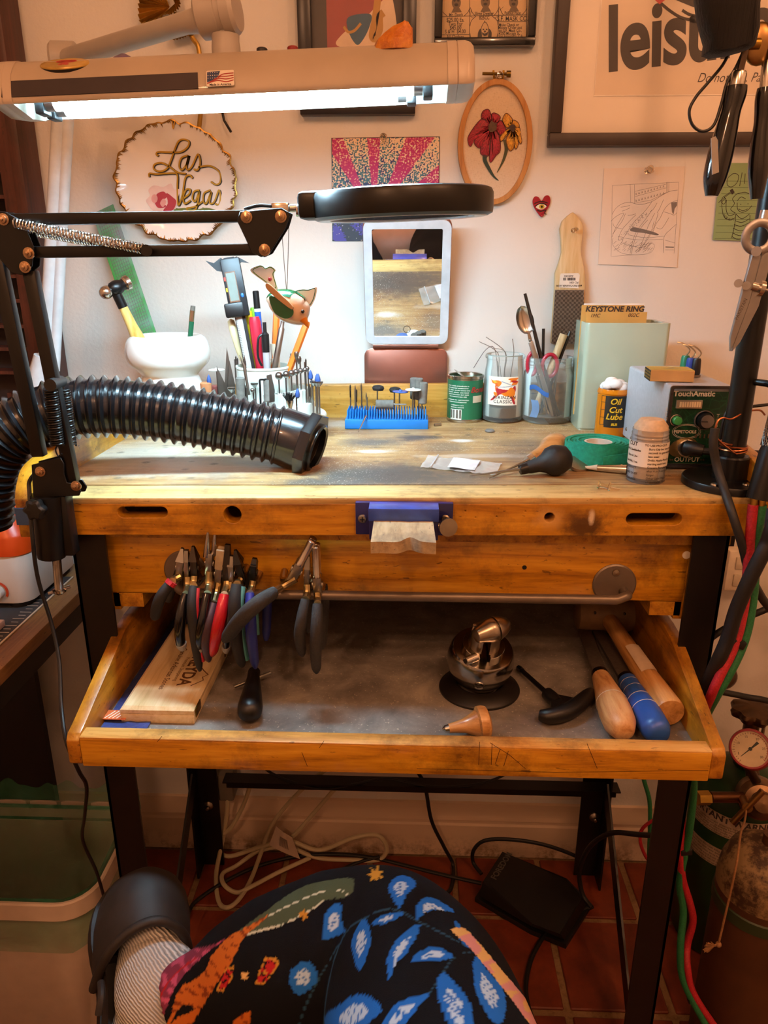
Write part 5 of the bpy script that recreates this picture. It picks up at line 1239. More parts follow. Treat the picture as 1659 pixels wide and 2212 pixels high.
part('cable', MB().tube(cr([pg+V((.015, -.019, -.001)), pg+V((.022, -.022, -.001)), pg+V((.034, -.02, -.002)), Y(1572, 966, fy+.03), Y(1605, 977, fy+.05), Y(1680, 985, fy+.06), Y(1800, 1010, fy+.12), Y(1900, 1200, fy+.2), Y(1900, 1500, fy+.3)], 6), .0048, 10), RUB, plug)
for i in range(4): part('solder_pad', MB().box((0, 0, .0005), (.0018, .0055, .001), FF(1503+i*9, 942)), metal('solder', 'b59a86', .3), wd_)
for px in (1448, 1452, 1514, 1519): part('solder_pad', MB().disc((0, 0), .0013, FF(px, 993), 10, .0006), metal('solder'), wd_)
p = Y(1340, 938, fy+dp_-.02); part('side_screw', MB().ball((xL, fy+dp_-.02, zb+.018), (.002, .003, .003)), metal('dull steel'), wd_)
# banana plugs on top
def banana(px, yb, yt, yy, col, nm, cat='plug'):
    p = Y(px, yb, yy); p.z = zt; e = V((p.x, p.y, Y(px, yt, yy).z))
    o = thing('banana_plug', nm, 'plug', tuple(p)); d = (e-p).length
    part('grip', MB().lathe([(.0062, .003), (.0066, .006), (.0058, d*.9), (.0048, d)], axis_frame(p, (0, 0, 1)), 16), mat('plug '+col, col, .4), o)
    part('socket', MB().lathe([(.0075, 0), (.0075, .003)], axis_frame(p, (0, 0, 1)), 16), metal('dull steel'), o)
    part('wire_end', MB().tube(cr([e, e+V((.003, -.004, .008)), e+V((-.006, -.003, .016)), e+V((-.014, 0, .018))], 4), .0011, 6), metal('bare wire', 'c9b79a', .3), o)
banana(1478, 797, 768, fy+.085, '1f7a52', 'green banana plug on top of the welder box')
banana(1490, 801, 773, fy+.075, '203f9a', 'blue banana plug on top of the welder box'); banana(1502, 803, 774, fy+.07, '16161a', 'black banana plug on top of the welder box')
m_ = frame(V((Y(1445, 812, fy+.04).x, fy+.04, zt)), (1, .0, 0), (-.0, 1, 0)); m_ = m_ @ Matrix.Rotation(R(-6), 4, 'Z')
mx = thing('matchbox', 'small yellow and black matchbox lying on the welder box', 'matchbox', m=m_)
part('sleeve', MB().box((0, 0, .0075), (.056, .038, .015), bevel=.0006, seg=1), mat('tan match sleeve', 'c99a5c', .6), mx, world=False)
part('top_print', MB().box((0, 0, .0153), (.0545, .0365, .0004)), mat('yellow print', 'c8a43e', .5), mx, world=False)
part('striker', MB().box((-.0282, 0, .0075), (.0006, .0375, .0142)), mat('black striker', '1f1c14', .7), mx, world=False)
mb = MB(); mb.poly([(-.012, -.002), (-.002, .004), (.010, .008), (.004, .001), (.012, -.004), (0, -.003)], z=.0156); part('emblem', mb, mat('black glaze', '1a1612', .3), mx, world=False)
for k in range(3):
    me = text_mesh('MADE IN '*3, .0034); me.transform(frame((-.0286, 0, .0115-.004*k), (0, -1, 0), (0, 0, 1))); part('lettering', me, YP, mx, world=False)

# ---- clear wax tube with a printed label
c, r, h = cylinder_at(1352, 1432, 1048, 925)
wx = thing('wax_tube', 'clear plastic tube of tan lubricant wax with printed instructions', 'tube', tuple(c))
CP = clear('clear plastic tube', 'cfd4dc', .12, .06)
part('tube', MB().lathe([(r*.94, 0), (r*.97, .002), (r*.97, .02), (r, .021), (r, h*.80), (r*.98, h*.815), (r*.93, h*.82), (r*.95, h*.86), (r*.92, h*.88), (r*.95, h*.92), (r*.92, h*.94), (r*.93, h), (r*.9, h), (r*.9, .004), (0, .004)], up(c), 40), CP, wx)
part('wax', MB().lathe([(0, .006), (r*.88, .006), (r*.88, h*.97), (r*.86, h+.004), (r*.6, h+.012), (r*.25, h+.013), (0, h+.0125)], up(c), 28), mat('tan wax', 'd9c0a0', .7, 0, .12, 150, bump=.5, bs=250), wx)
F = face(c, r); lb = MB(); lb.grid(lambda u, v: F(-.036+.072*u, .0225+(h*.79-.0225)*v, .0004), 26, 3); part('label', lb, mat('white label', 'e6ddd2', .5, 0, .02), wx)
for i, s in enumerate(('TO USE PRO-CUT:', 'Burs: Dip bur into compound', 'seconds to get smoother', 'less wear.', 'Drills: Apply Pro-Cut to drill', 'starting each hole.', 'Gravers: Run graver through', 'after 4 or 5 cuts to keep', 'longer.', 'Other Uses: Put a Coating', 'on sawblades, stones', 'Work goes better with', 'lubricating action of Pro', '', 'STORE IN A COOL DRY')):
    wrap_text(s, .0036, .0005 if i not in (0, 14) else .010, h*.75-.0047*i, F, INK, wx, align='LEFT' if i not in (0, 14) else 'CENTER', bold=.00006) if s else None
for i, s in enumerate(('CUT', 'Drills, Sawblades', 'Easy to Use', 'Net Wt. 1oz.', 'PRODUCT', 'AVOID DUST', 'DESCRIBED')): wrap_text(s, .0072 if i == 0 else .0036, -.021, h*.745-.0075*i, F, INK, wx, bold=.0001)

# ---- roll of teal finger tape
c, r, h = cylinder_at(1217, 1356, 1017, 962)
h = .031; TE = mat('teal gauze tape', '1c9a7e', .85, 0, .16, 220, bump=.5, bs=350)
tp = thing('tape_roll', 'roll of teal self-adhesive gauze finger tape', 'tape roll', tuple(c))
mb = MB(); n = 56
for k in range(7):
    ra = r*(1-.085*k); rb = r*(1-.085*(k+1)); dz = .0012*math.sin(k*2.1)
    mb.lathe([(rb, .001), (ra, .0), (ra+.0006, h*.5), (ra, h+dz), (rb+.001, h+dz-.0008), (rb, h-.003)], up(c), n, caps=False)
part('tape', mb, TE, tp)
part('core', MB().lathe([(r*.40, 0), (r*.42, 0), (r*.42, h-.001), (r*.36, h-.001), (r*.36, 0)], up(c), 32, caps=False), mat('white paper core', 'd8d4ca', .7), tp)
part('loose_end', MB().prism([(-.004, -.001), (.022, .004), (.034, .018), (.028, .024), (.010, .022), (-.004, .02)], 0, .0014, frame(c+V((.0, -r-.0016, 0)), (1, .12, 0), (0, 0, 1))), TE, tp)

# ---- gravers, brush, bag and bits
def graver(nm, lab, tip, fer, ball, rb, hm, lift=0.0, blade=STL, ferrule=None, flat=False):
    a = B(*tip); f = B(*fer); b = B(*ball); a.z = bz(a.x)+.002; f.z = bz(f.x)+.011; b.z = bz(b.x)+rb+lift
    o = thing(nm, lab, 'graver', tuple(f)); d = (b-f); L = d.length; m = axis_frame(f, d)
    part('blade', MB().tube([a, a.lerp(f, .8), f], [.0006, .0021, .0021], 6), blade, o)
    part('ferrule', MB().lathe([(.0065, -.006), (.0075, 0), (.0075, .006)], m, 16), ferrule or CHR, o)
    part('handle', MB().lathe([(.007, .003), (.0085, L*.18), (.0095, L*.42), (rb*.62, L*.60), (rb*.92, L*.76), (rb, L*.95), (rb*.96, L*1.08), (rb*.75, L+rb*.72), (rb*.35, L+rb*.95), (0, L+rb)], m, 28), hm, o, angle=50)
    return o
WDM = wood('varnished beech handle', '8a5a28', 'b9854a', 'cd9c62', 0, 20, .35, coat=.3)
graver('wooden_graver', 'graver with a pale wooden mushroom handle lying behind the black one', (1057, 1036), (1142, 1010), (1198, 990), .0185, WDM)
graver('black_graver', 'graver with a round black rubber handle lying at the bench front', (1014, 1031), (1131, 1030), (1200, 1026), .0205, RUB, ferrule=BLK)
a, b, e = B(1262, 1016), B(1290, 1019), B(1352, 1024); a.z = bz(a.x)+.004; b.z = bz(b.x)+.0055; e.z = bz(e.x)+.0065
pb = thing('flux_brush', 'flat brush with a steel ferrule lying in front of the tape roll', 'brush', tuple(b))
part('ferrule', MB().tube([b, b.lerp(e, .7), e], [.0045, .006, .0065], 14), CHR, pb); part('ferrule_band', MB().tube([b.lerp(e, .8), b.lerp(e, .86)], .0069, 14), CHR, pb); part('bristles', MB().tube([a, b], [.0015, .0044], 12), mat('pale bristles', 'cfc0a6', .8), pb)
part('handle', MB().tube([e, e+(e-b)*.9], [.006, .004], 12), mat('black handle', '15120f', .4), pb)
p = B(1246, 1013); solo('button_magnet', MB().lathe([(.013, 0), (.015, .003), (.014, .006), (.0, .007)], axis_frame(p+V((0, 0, .004)), (.15, -.5, 1)), 24), metal('dull cap', 'a9a296', .4), 'small domed steel button beside the tape roll', 'button')
# plastic zip bag
q = [B(908, 1012), B(925, 986), B(1085, 1003), B(1070, 1029)]
bg = thing('zip_bag', 'small clear zip bag with a white paper slip lying on the bench', 'bag', tuple((q[0]+q[2])/2))
def bil(u, v, z): p = (q[0]*(1-u)+q[3]*u)*(1-v)+(q[1]*(1-u)+q[2]*u)*v; return p+V((0, 0, z))
mb = MB(); mb.grid(lambda u, v: bil(u, v, .0022+.0016*math.sin(9*u+3*v)*math.sin(7*v)+.001*rnd.uniform(-1, 1)), 24, 12); part('film', mb, clear('bag film', 'e8e4de', .33, .12), bg, angle=60)
mb = MB(); mb.grid(lambda u, v: bil(.36+.36*u, .1+.8*v, .0042+.0006*math.sin(6*u)), 8, 6); part('paper_slip', mb, mat('white slip', 'dfe0e4', .7), bg)
part('zip_strip', MB().tube([bil(.14, 0, .004), bil(.14, 1, .004)], .0012, 6), clear('bag zip', 'd8d8d8', .7), bg)
# fallen push pin
a = B(1290, 1056); m = axis_frame(a+V((0, 0, .0055)), B(1330, 1058)-B(1290, 1055)+V((0, 0, -.003)))
o = thing('push_pin', 'clear push pin lying on its side at the bench front edge', 'push pin', m=m)
part('head', MB().lathe([(.0055, 0), (.0055, .0015), (.0032, .003), (.0026, .009), (.0035, .0125), (.0062, .0135), (.0062, .0155), (0, .016)], None, 18), CLEARP, o, world=False); part('needle', MB().cyl((0, 0, .015), (0, 0, .027), .0006, n=8), CHR, o, world=False)
p = B(1058, 933); solo('rubber_grommet', MB().lathe([(.007, 0), (.0085, .002), (.006, .0045), (0, .005)], up(p), 20), mat('grey rubber', '6e6a64', .6), 'small grey round rubber lying before the sake jar', 'grommet')
p = B(938, 921); solo('tube_stub', MB().cyl(p+V((0, 0, .0025)), p+V((.012, .004, .0025)), .0024, n=12), STL, 'tiny steel tube stub lying beside the blue bur block', 'tube')
p = B(268, 935); solo('cotter_pin', MB().cyl(B(236, 950)+V((0, 0, .003)), p+V((0, 0, .004)), .0028, n=10).ball(p+V((0, 0, .006)), .006), STL, 'thin steel pin lying on the bench beside the left side board', 'pin')
# ================================================================ vase, bur stand, bird, bur block
CERW = mat('white glazed ceramic', 'e9e6df', .15, 0, .02, 6, coat=.6)
vy = 1.235; vb = V((Y(367, 800, vy).x, vy, 0)); vb.z = bz(vb.x)
def vz(py): return Y(367, py, vy).z-vb.z
def vr(px): return px*mpp(Y(367, 780, vy))
vs_ = thing('ceramic_vase', 'white glazed vase with a bulging collar and a round foot', 'vase', tuple(vb))
pf = [(0, 0), (vr(60), 0), (vr(70), .004), (vr(74), vz(870)), (vr(70), vz(840)), (vr(62), vz(815)), (vr(60), vz(808)), (vr(70), vz(797)), (vr(84), vz(782)), (vr(89), vz(765)), (vr(88), vz(748)), (vr(82), vz(732)), (vr(72), vz(724)), (vr(66), vz(725)), (vr(64), vz(735)), (vr(60), vz(800)), (0, vz(840))]
pf = [tuple(q)[:2] for q in cr([V((a, b, 0)) for a, b in pf[1:-1]], 3)]
part('body', MB().lathe([(0, 0)]+[(max(a, .001), b) for a, b in pf]+[(0, vz(840))], up(vb), 48), CERW, vs_, angle=60)
# hammer
h0 = vb+V((.0, .0, .03)); h1 = Y(247, 624, vy-.03)
hm = thing('ball_peen_hammer', 'small ball peen hammer with a yellow handle standing in the vase', 'hammer', tuple(h0))
YH = wood('yellow varnished handle', 'b08a3a', 'd8b45c', 'e6c878', 2, 20, .3, coat=.4)
hd = (h1-h0); P = [h0+hd*t_ for t_ in (0, .3, .5, .62, .72, .84, .94)]
part('handle', MB().tube(P, [.009, .0112, .0118, .011, .0085, .0072, .0072], 14), YH, hm)
part('neck_band', MB().tube([h0+hd*.86, h0+hd*.98], .0078, 14), BLK, hm)
ha = Y(224, 634, vy-.045); hb_ = Y(278, 609, vy-.015); d = (hb_-ha).normalized(); L = (hb_-ha).length; m = axis_frame(ha, d)
part('head', MB().lathe([(.008, L*.16), (.0075, L*.26), (.0105, L*.34), (.0115, L*.5), (.0105, L*.64), (.0085, L*.72), (.0085, L*.78)], m, 18), BLK, hm)
part('ball_peen', MB().ball((0, 0, .004), .0105, m, 18, 12), CHR, hm); part('face', MB().lathe([(.009, L*.78), (.0115, L*.84), (.0118, L*.98), (.0105, L)], m, 20), CHR, hm)
# translucent green ruler
t = NT('green plastic ruler'); v = t.coord(); 
t.set(col=t.ramp(t.noise(v, 14, 2), [(.35, '3f9c4c'), (.5, '7ab090'), (.65, '9a86b0')]), rough=.2, alpha=.78)
ra, rb_ = vb+V((-.012, .02, .03)), Y(222, 452, WALL-.012)
m = axis_frame(ra, rb_-ra, (1, 0, .5)); L = (rb_-ra).length
ru = thing('plastic_ruler', 'translucent green ruler with a grid leaning from the vase to the wall', 'ruler', tuple(ra))
part('strip', MB().box((0, 0, L/2), (.042, .0018, L), m), t.m, ru)
gl = MB()
for i in range(60): gl.box((0, -.0012, L*(i+.5)/60), (.032, .0002, .0004), m)
for i in range(8): gl.box((-.015+.0043*i, -.0012, L/2), (.0004, .0002, L*.98), m)
part('grid_lines', gl, mat('ruler lines', '7a4a6a', .5), ru, kind='stuff')
a, b = vb+V((.018, -.005, .035)), Y(417, 661, vy-.005)
pc_ = thing('green_pencil', 'dark green pencil standing in the white vase', 'pencil', tuple(a)); m = axis_frame(a, b-a); L = (b-a).length
part('shaft', MB().lathe([(.0042, 0), (.0042, L*.86)], m, 6), mat('green pencil paint', '1a5a3c', .35), pc_, angle=20); part('ferrule', MB().cyl(a.lerp(b, .86), a.lerp(b, .96), .0043, n=14), CHR, pc_); part('eraser', MB().cyl(a.lerp(b, .96), b, .004, n=12), mat('grey eraser', '6a6258', .7), pc_)

# ---- tiered bur stand
sy = 1.205; sb = V((Y(573, 860, sy).x, sy, 0)); sb.z = bz(sb.x)
k_ = mpp(Y(573, 850, sy)); sz = lambda py: Y(573, py, sy).z-sb.z
BSW = mat('off-white plastic', 'dfe6dc', .4, 0, .03, 10)
bs = thing('bur_stand', 'round off-white tiered stand for burs with a cup in the middle', 'bur stand', tuple(sb))
zB, zM, zS, zC = sz(893), sz(866), sz(838), sz(789)
rB, rM, rS, rC = 132*k_, 106*k_, 84*k_, 57*k_
part('base_tier', MB().lathe([(rB*.98, 0), (rB, .002), (rB, zB-.002), (rB*.985, zB), (0, zB)], up(sb), 64), BSW, bs)
part('middle_tier', MB().lathe([(rM, zB), (rM, zM-.002), (rM*.985, zM), (0, zM)], up(sb), 64), BSW, bs)
st_ = MB(); n = 18
for i in range(n):                                     # raised sockets of the third tier, right half
    a = -PI*.42+PI*.84*i/(n-1); st_.cyl(sb+V((rS*math.cos(a), rS*math.sin(a), zM-.001)), sb+V((rS*math.cos(a), rS*math.sin(a), zS)), .0075, n=10)
part('step_sockets', st_, BSW, bs)
part('cup', MB().lathe([(rC, zM), (rC, zC-.004), (rC*1.03, zC-.003), (rC*1.03, zC), (rC*.97, zC), (rC*.96, zM+.01), (0, zM+.008)], up(sb), 48), BSW, bs)
BST = metal('bur steel', '8e8a86', .3); GRN = mat('grey abrasive', '6f6a62', .8, 0, .2, 150); BLS = mat('blue rubber', '2c4a86', .6)
# kinds of rotary tool: (shape, list of (px, py of the head centre, tier))
def rot_tool(kind, px, py, yy, z0, grp, lab):
    e = Y(px, py, yy); p = V((e.x, e.y, z0)); lean = V((rnd.uniform(-.002, .002), 0, 0)); m = axis_frame(p, e-p+lean); L = (e-p).length
    o = thing({'ball': 'ball_bur', 'drum': 'sanding_drum', 'disc': 'separating_disc', 'cup': 'cup_brush', 'point': 'rubber_point', 'needle': 'needle_bur', 'wheel': 'wheel_bur', 'mush': 'bristle_brush', 'bit': 'drill_bit', 'stone': 'grinding_stone', 'cone': 'cone_bur'}[kind], lab, 'bur', tuple(p), group=grp)
    part('shank', MB().cyl(p, p+(e-p)*(1 if kind not in ('drum', 'cup') else .9), .00125, n=8), BST, o)
    H = lambda prof, mt, n=16, nm='head': part(nm, MB().lathe([(a*k_, L+b*k_) for a, b in prof], m, n), mt, o)
    if kind == 'ball': H([(BR(py)*math.cos(R(a_)), BR(py)*math.sin(R(a_))) for a_ in range(-90, 91, 18)], BST, 14)
    if kind == 'drum': H([(6, -30), (9, -28), (9, 14), (7, 16), (0, 16)], GRN)
    if kind == 'disc': H([(16, -1), (17, 0), (16, 1), (4, 1.5), (3, 4), (0, 5)], mat('disc '+('blue' if px == 863 else 'pale'), '2c5aa8' if px == 863 else 'd6d6ce', .4), 28)
    if kind == 'cup':
        H([(3, -30), (7, -16), (8, -12), (8, -8)], CHR); bm_ = MB()
        for i in range(60):
            a = 2*PI*i/60*3.7; rr = 3+8*rnd.random(); bm_.cyl(m @ V((.5*rr*k_*math.cos(a), .5*rr*k_*math.sin(a), L-10*k_)), m @ V((rr*1.3*k_*math.cos(a), rr*1.3*k_*math.sin(a), L+(2+5*rnd.random())*k_)), .0004, n=4)
        part('bristles', bm_, DKS, o, kind='stuff')
    if kind == 'point': H([(1.5, -8), (4.5, -5), (5, 0), (3, 8), (0, 13)], BLS, 12)
    if kind == 'needle': H([(1, -6), (2, -3), (1.6, 4), (0, 12)], BST, 10)
    if kind == 'wheel': H([(1.5, -8), (7, -1), (8, 0), (8, 3), (0, 4)], BST)
    if kind == 'mush': H([(3, -4), (11, -3), (13, 2), (11, 6), (4, 8), (0, 8)], mat('dark bristle head', '231c18', .8, 0, .3, 200, bump=.8, bs=300), 20)
    if kind == 'bit': H([(1.7, -20), (1.7, 4), (0, 8)], DKS, 8)
    if kind == 'stone': H([(9, -12), (11, -10), (12, 8), (10, 10), (0, 10)], mat('red stone', '7c3a34', .8, 0, .3, 200) if px > 450 else mat('orange stone', 'b9764a', .8), 20)
    if kind == 'cone': H([(2, -12), (4.5, -6), (5, 0), (3.5, 4), (0, 5)], BST, 12)
    return o
BR = lambda py: 4.5 if py > 830 else 8.2-(812-py)*.22
tools = [('ball', 602, 812, 0), ('ball', 617, 809, 0), ('ball', 629, 806, 1), ('ball', 640, 804, 1), ('ball', 649, 801, 1), ('ball', 660, 799, 2), ('ball', 665, 796, 2), ('cone', 640, 764, 3), ('cone', 648, 774, 3), ('bit', 627, 770, 3), ('bit', 658, 782, 3), ('point', 673, 812, 2), ('point', 684, 820, 2), ('point', 688, 820, 1), ('wheel', 675, 826, 1), ('wheel', 682, 827, 1), ('wheel', 689, 827, 2), ('bit', 670, 836, 0), ('cup', 625, 856, -1), ('point', 640, 852, -1), ('ball', 547, 843, -1), ('bit', 532, 838, -1), ('drum', 577, 835, -1), ('drum', 517, 832, -1), ('wheel', 551, 830, 0), ('wheel', 501, 840, -1), ('bit', 480, 842, -1), ('disc', 468, 799, 1), ('stone', 459, 843, -1), ('stone', 446, 836, 1), ('point', 452, 822, 2), ('bit', 507, 776, 2), ('bit', 512, 780, 2), ('needle', 530, 780, 0)]
DEP = {-1: (-.9, 'B'), 0: (-.75, 'M'), 1: (-.35, 'M'), 2: (.05, 'M'), 3: (.4, 'S')}
where = ['largest steel ball bur, first in the row of ball burs', 'second largest steel ball bur in the row of ball burs', 'third steel ball bur in the row, behind the second largest', 'fourth steel ball bur in the row of ball burs', 'fifth steel ball bur in the row of ball burs', 'sixth steel ball bur in the row, beside the blue polishers', 'smallest steel ball bur, last in the row of ball burs',
    'tall steel cone bur on the upper step of the bur stand', 'shorter steel cone bur on the upper step of the bur stand', 'thin drill bit beside the slanting orange pencil', 'thin drill bit behind the last ball burs', 'blue pointed polisher standing highest beside the ball burs', 'blue pointed polisher over the flat wheel burs', 'blue pointed polisher at the outer edge of the bur stand',
    'flat steel wheel bur, first of three at the outer edge', 'flat steel wheel bur, middle of three at the outer edge', 'flat steel wheel bur, last of three at the outer edge', 'drill bit in front of the flat wheel burs', 'dark wire cup brush in the front row of the bur stand', 'blue pointed polisher beside the wire cup brush', 'small ball bur beside the black hex key', 'short drill bit before the cup of the bur stand',
    'grey sanding drum beside the black hex key', 'grey sanding drum before the short knife blade', 'flat steel wheel bur leaning behind the hex key', 'flat steel wheel bur at the foot of the knife blades', 'drill bit at the foot of the broad knife blade', 'pale separating disc with a steel hub on the bur stand', 'dark red grinding stone at the edge of the bur stand', 'orange grinding stone beside the white vase', 'blue pointed polisher behind the grinding stones', 'tall thin drill bit behind the pointed blades', 'tall drill bit touching the cup of the bur stand', 'slim needle bur leaning before the caliper']
for (kd, px, py, dl), wh in zip(tools, where):
    f_, lv = DEP[dl]; z0 = sb.z+{'B': zB, 'M': zM, 'S': zM}[lv]-.004
    rr = rB*.9 if lv == 'B' else rM*.9
    dx = Y(px, py, sy).x-sb.x; yy = sy+rr*f_ if abs(dx) < rr*.7 else sy-.2*rr
    if lv != 'B' and abs(dx) > rM*.97: z0 = sb.z+zB-.004; yy = sy-.35*rB
    rot_tool(kd, px, py, yy, z0, 'rotary burs in the tiered stand', wh)
# scalpel blades, hex key, split mandrel
for k, (bx_, by_, tx, ty, w_, lab) in enumerate(((483, 862, 477, 790, .013, 'broad steel knife blade standing in the bur stand'), (494, 850, 494, 750, .012, 'tall pointed steel blade standing in the bur stand'), (500, 862, 500, 778, .012, 'short pointed steel blade standing beside the tall one'))):
    yy = sy-rM*.55-.004*k; a = Y(bx_, by_, yy); b = Y(tx, ty, yy); m = axis_frame(a, b-a, (1, .3, 0)); L = (b-a).length; a_ = -.0
    solo('scalpel_blade', MB().hull([V((x, y, z)) for y in (-.0004, .0004) for x, z in ((-w_/2, -.012), (w_/2, -.012), (w_/2, L*.35), (-w_*.25 if k else -w_*.5, L), (-w_/2, L*.3))], [(0, 1, 2, 3, 4), (9, 8, 7, 6, 5)] + [(i, 5+i, 5+(i+1) % 5, (i+1) % 5) for i in range(5)], m), STL, lab, 'blade', angle=20)
yy = sy-rB*.86
solo('hex_key', MB().tube(cr([Y(564, 905, yy), Y(562, 840, yy), Y(561, 824, yy), Y(564, 820, yy), Y(580, 821, yy)], 5), .0016, 6), BLKP, 'black bent hex key standing in the bur stand', 'hex key')
a = Y(585, 862, yy); m = frame(a, (1, 0, .25), (-.25, 0, 1)); solo('split_mandrel', MB().prism([(-.004, -.005), (.005, -.005), (.010, .012), (.012, .036), (.004, .036), (-.001, .012)], 0, .001, m), STL, 'flat slotted steel plate standing in the bur stand', 'tool')
solo('steel_scriber', MB().tube([Y(538, 853, sy-rM*.8), Y(527, 790, sy-rM*.8), Y(517, 767, sy-rM*.8)], [.0024, .0022, .0005], 8), STL, 'slim steel scriber leaning on the cup of the bur stand', 'scriber')
# things in the cup: caliper, pens, pencils
cb0 = sb+V((0, 0, zM+.012))
def incup(name, label, cat, dx, dy, tip, yo): 
    s = cb0+V((dx, dy, 0)); e = Y(*tip, sy+yo); return thing(name, label, cat, tuple(s)), s, e
o, s, e = incup('digital_caliper', 'black digital caliper standing in the cup of the bur stand', 'caliper', -.014, -.012, (494, 556), .0)
d = (e-s); m = axis_frame(s, d, (1, .15, 0)); L = d.length; ty_ = lambda py: (Y(520, py, sy).z-s.z)/(e.z-s.z)*L
part('beam', MB().box((0, 0, L*.5), (.0165, .0036, L), m), mat('caliper black', '17171a', .4), o)
sc = part('scale', MB().box((-.002, -.0021, L*.36), (.010, .0004, L*.66), m), mat('caliper scale grey', 'a8a59e', .4), o)
tk = MB()
for i in range(50): tk.box((-.006, -.0025, L*.05+L*.62*i/50), (.003 if i % 5 else .0045, .0002, .0005), m)
part('scale_tick', tk, INK, sc, kind='stuff')
part('slider', MB().box((.001, -.003, ty_(622)), (.030, .013, .088), m, .002), mat('caliper black'), o)
part('thumb_grip', MB().box((-.006, -.006, ty_(668)), (.03, .01, .022), m, .003), BLKP, o)
part('screen_frame', MB().box((-.002, -.0098, ty_(620)), (.016, .0008, .046), m), CHR, o); part('screen', MB().box((-.002, -.0104, ty_(620)), (.0135, .0006, .042), m), mat('lcd grey', '7a8078', .3), o)
for py, cn, cc in ((602, 'caliper red', 'c03020'), (625, 'caliper yellow', 'd0b020')): part('button', MB().box((-.0115, -.0099, ty_(py)), (.0025, .001, .006), m), mat(cn, cc, .4), o)
part('blue_button', MB().ball((.0105, -.0098, ty_(640)), (.0024, .001, .0034), m), mat('caliper blue', '2a6ac0', .4), o)
part('jaw', MB().hull([V((x, y, z)) for y in (-.002, .002) for x, z in ((-.008, L*.985), (-.008, L*.90), (-.022, L*.92), (-.036, L*1.0), (-.024, L*.975), (-.012, L*1.005))], [tuple(range(6)), tuple(range(11, 5, -1))]+[(i, 6+i, 6+(i+1) % 6, (i+1) % 6) for i in range(6)], m), mat('caliper black'), o)
part('jaw', MB().hull([V((x, y, z)) for y in (-.002, .002) for x, z in ((.004, L*.98), (.012, L*1.0), (.030, L*.94), (.018, L*.955), (.008, L*.93))], [tuple(range(5)), tuple(range(9, 4, -1))]+[(i, 5+i, 5+(i+1) % 5, (i+1) % 5) for i in range(5)], m), mat('caliper black'), o)
def pen(name, label, dx, dy, tip, yo, segs, cat='pen', n=14):
    o, s, e = incup(name, label, cat, dx, dy, tip, yo); m = axis_frame(s, e-s); L = (e-s).length
    for nm, prof, mt in segs: part(nm, MB().lathe([(r_, t_*L) for r_, t_ in prof], m, n), mt, o, angle=30 if n > 6 else 20)
    return o, s, e, m, L
RDP = mat('red plastic'); ORP = mat('orange pencil paint', 'd2691c', .35)
pen('red_marker', 'thick red capped marker in the cup of the bur stand', .0, -.006, (549, 684), -.004, [('body', [(.0065, 0), (.0085, .5), (.0095, .6), (.0095, .93), (.0075, 1)], RDP)], 'marker')
o, s, e, m, L = pen('black_pen', 'clear ballpoint pen with a black clip in the cup', .010, -.022, (571, 696), -.02, [('barrel', [(.0048, 0), (.0055, .2), (.0055, .62)], clear('pen barrel', 'd8d4d8', .5)), ('cap', [(.0058, .6), (.0062, .68), (.0062, .84), (.003, .87), (.003, 1)], BLKP), ('refill', [(.002, .0), (.002, .6)], mat('ink refill', 'b8a22c', .5))])
part('clip', MB().tube(cr([m @ V((-.004, -.004, L*.84)), m @ V((-.010, -.006, L*.78)), m @ V((-.012, -.006, L*.55)), m @ V((-.007, -.004, L*.42))], 5), .0019, 8), BLKP, o)
for (dx, dy, tip, yo, lab) in ((.012, .004, (598, 668), .006, 'orange pencil standing upright behind the bird'), (.026, -.010, (664, 694), -.004, 'orange pencil slanting to the beak of the bird')):
    pen('orange_pencil', lab, dx, dy, tip, yo, [('shaft', [(.0055, 0), (.0055, .97), (.004, 1)], ORP)], 'pencil', 6)
pen('steel_scribe', 'knurled steel scribe leaning in the cup', .012, -.02, (611, 694), -.012, [('grip', [(.0035, 0), (.0038, .25), (.0048, .3), (.0048, .9), (.003, .93), (.003, 1)], STL)], 'scribe')
pen('blue_pencil', 'blue and black pencil standing tall in the cup', -.002, .014, (552, 628), .012, [('shaft', [(.0052, 0), (.0052, .80)], mat('blue paint', '1c52a8', .35)), ('band', [(.0053, .8), (.0053, .83)], mat('white print')), ('end', [(.0052, .83), (.0052, .99), (.004, 1)], BLKP)], 'pencil')
pen('green_pen', 'lime green pen standing at the back of the cup', .002, .02, (546, 664), .02, [('barrel', [(.004, 0), (.006, .5), (.006, .95), (.004, 1)], mat('lime plastic', '86c02c', .35))])
pen('yellow_pen', 'yellow pen standing behind the caliper', -.010, .012, (536, 672), .012, [('barrel', [(.004, 0), (.006, .5), (.006, 1)], mat('yellow plastic', 'd8c020', .35))])
pen('cream_tool', 'cream handled tool leaning behind the caliper', -.022, .004, (497, 688), .006, [('shank', [(.0028, 0), (.003, .45)], STL), ('handle', [(.0045, .44), (.0062, .6), (.0068, .85), (.0055, .97), (0, 1)], mat('cream handle', 'cdbf94', .4))], 'tool')
pen('glue_tube', 'short pale glue tube with a paper label in the cup', .02, .006, (592, 742), .006, [('tube', [(.0075, 0), (.0075, .7), (.0065, .72), (.0065, 1)], mat('pale tube', 'd0c4ac', .5))], 'tube')

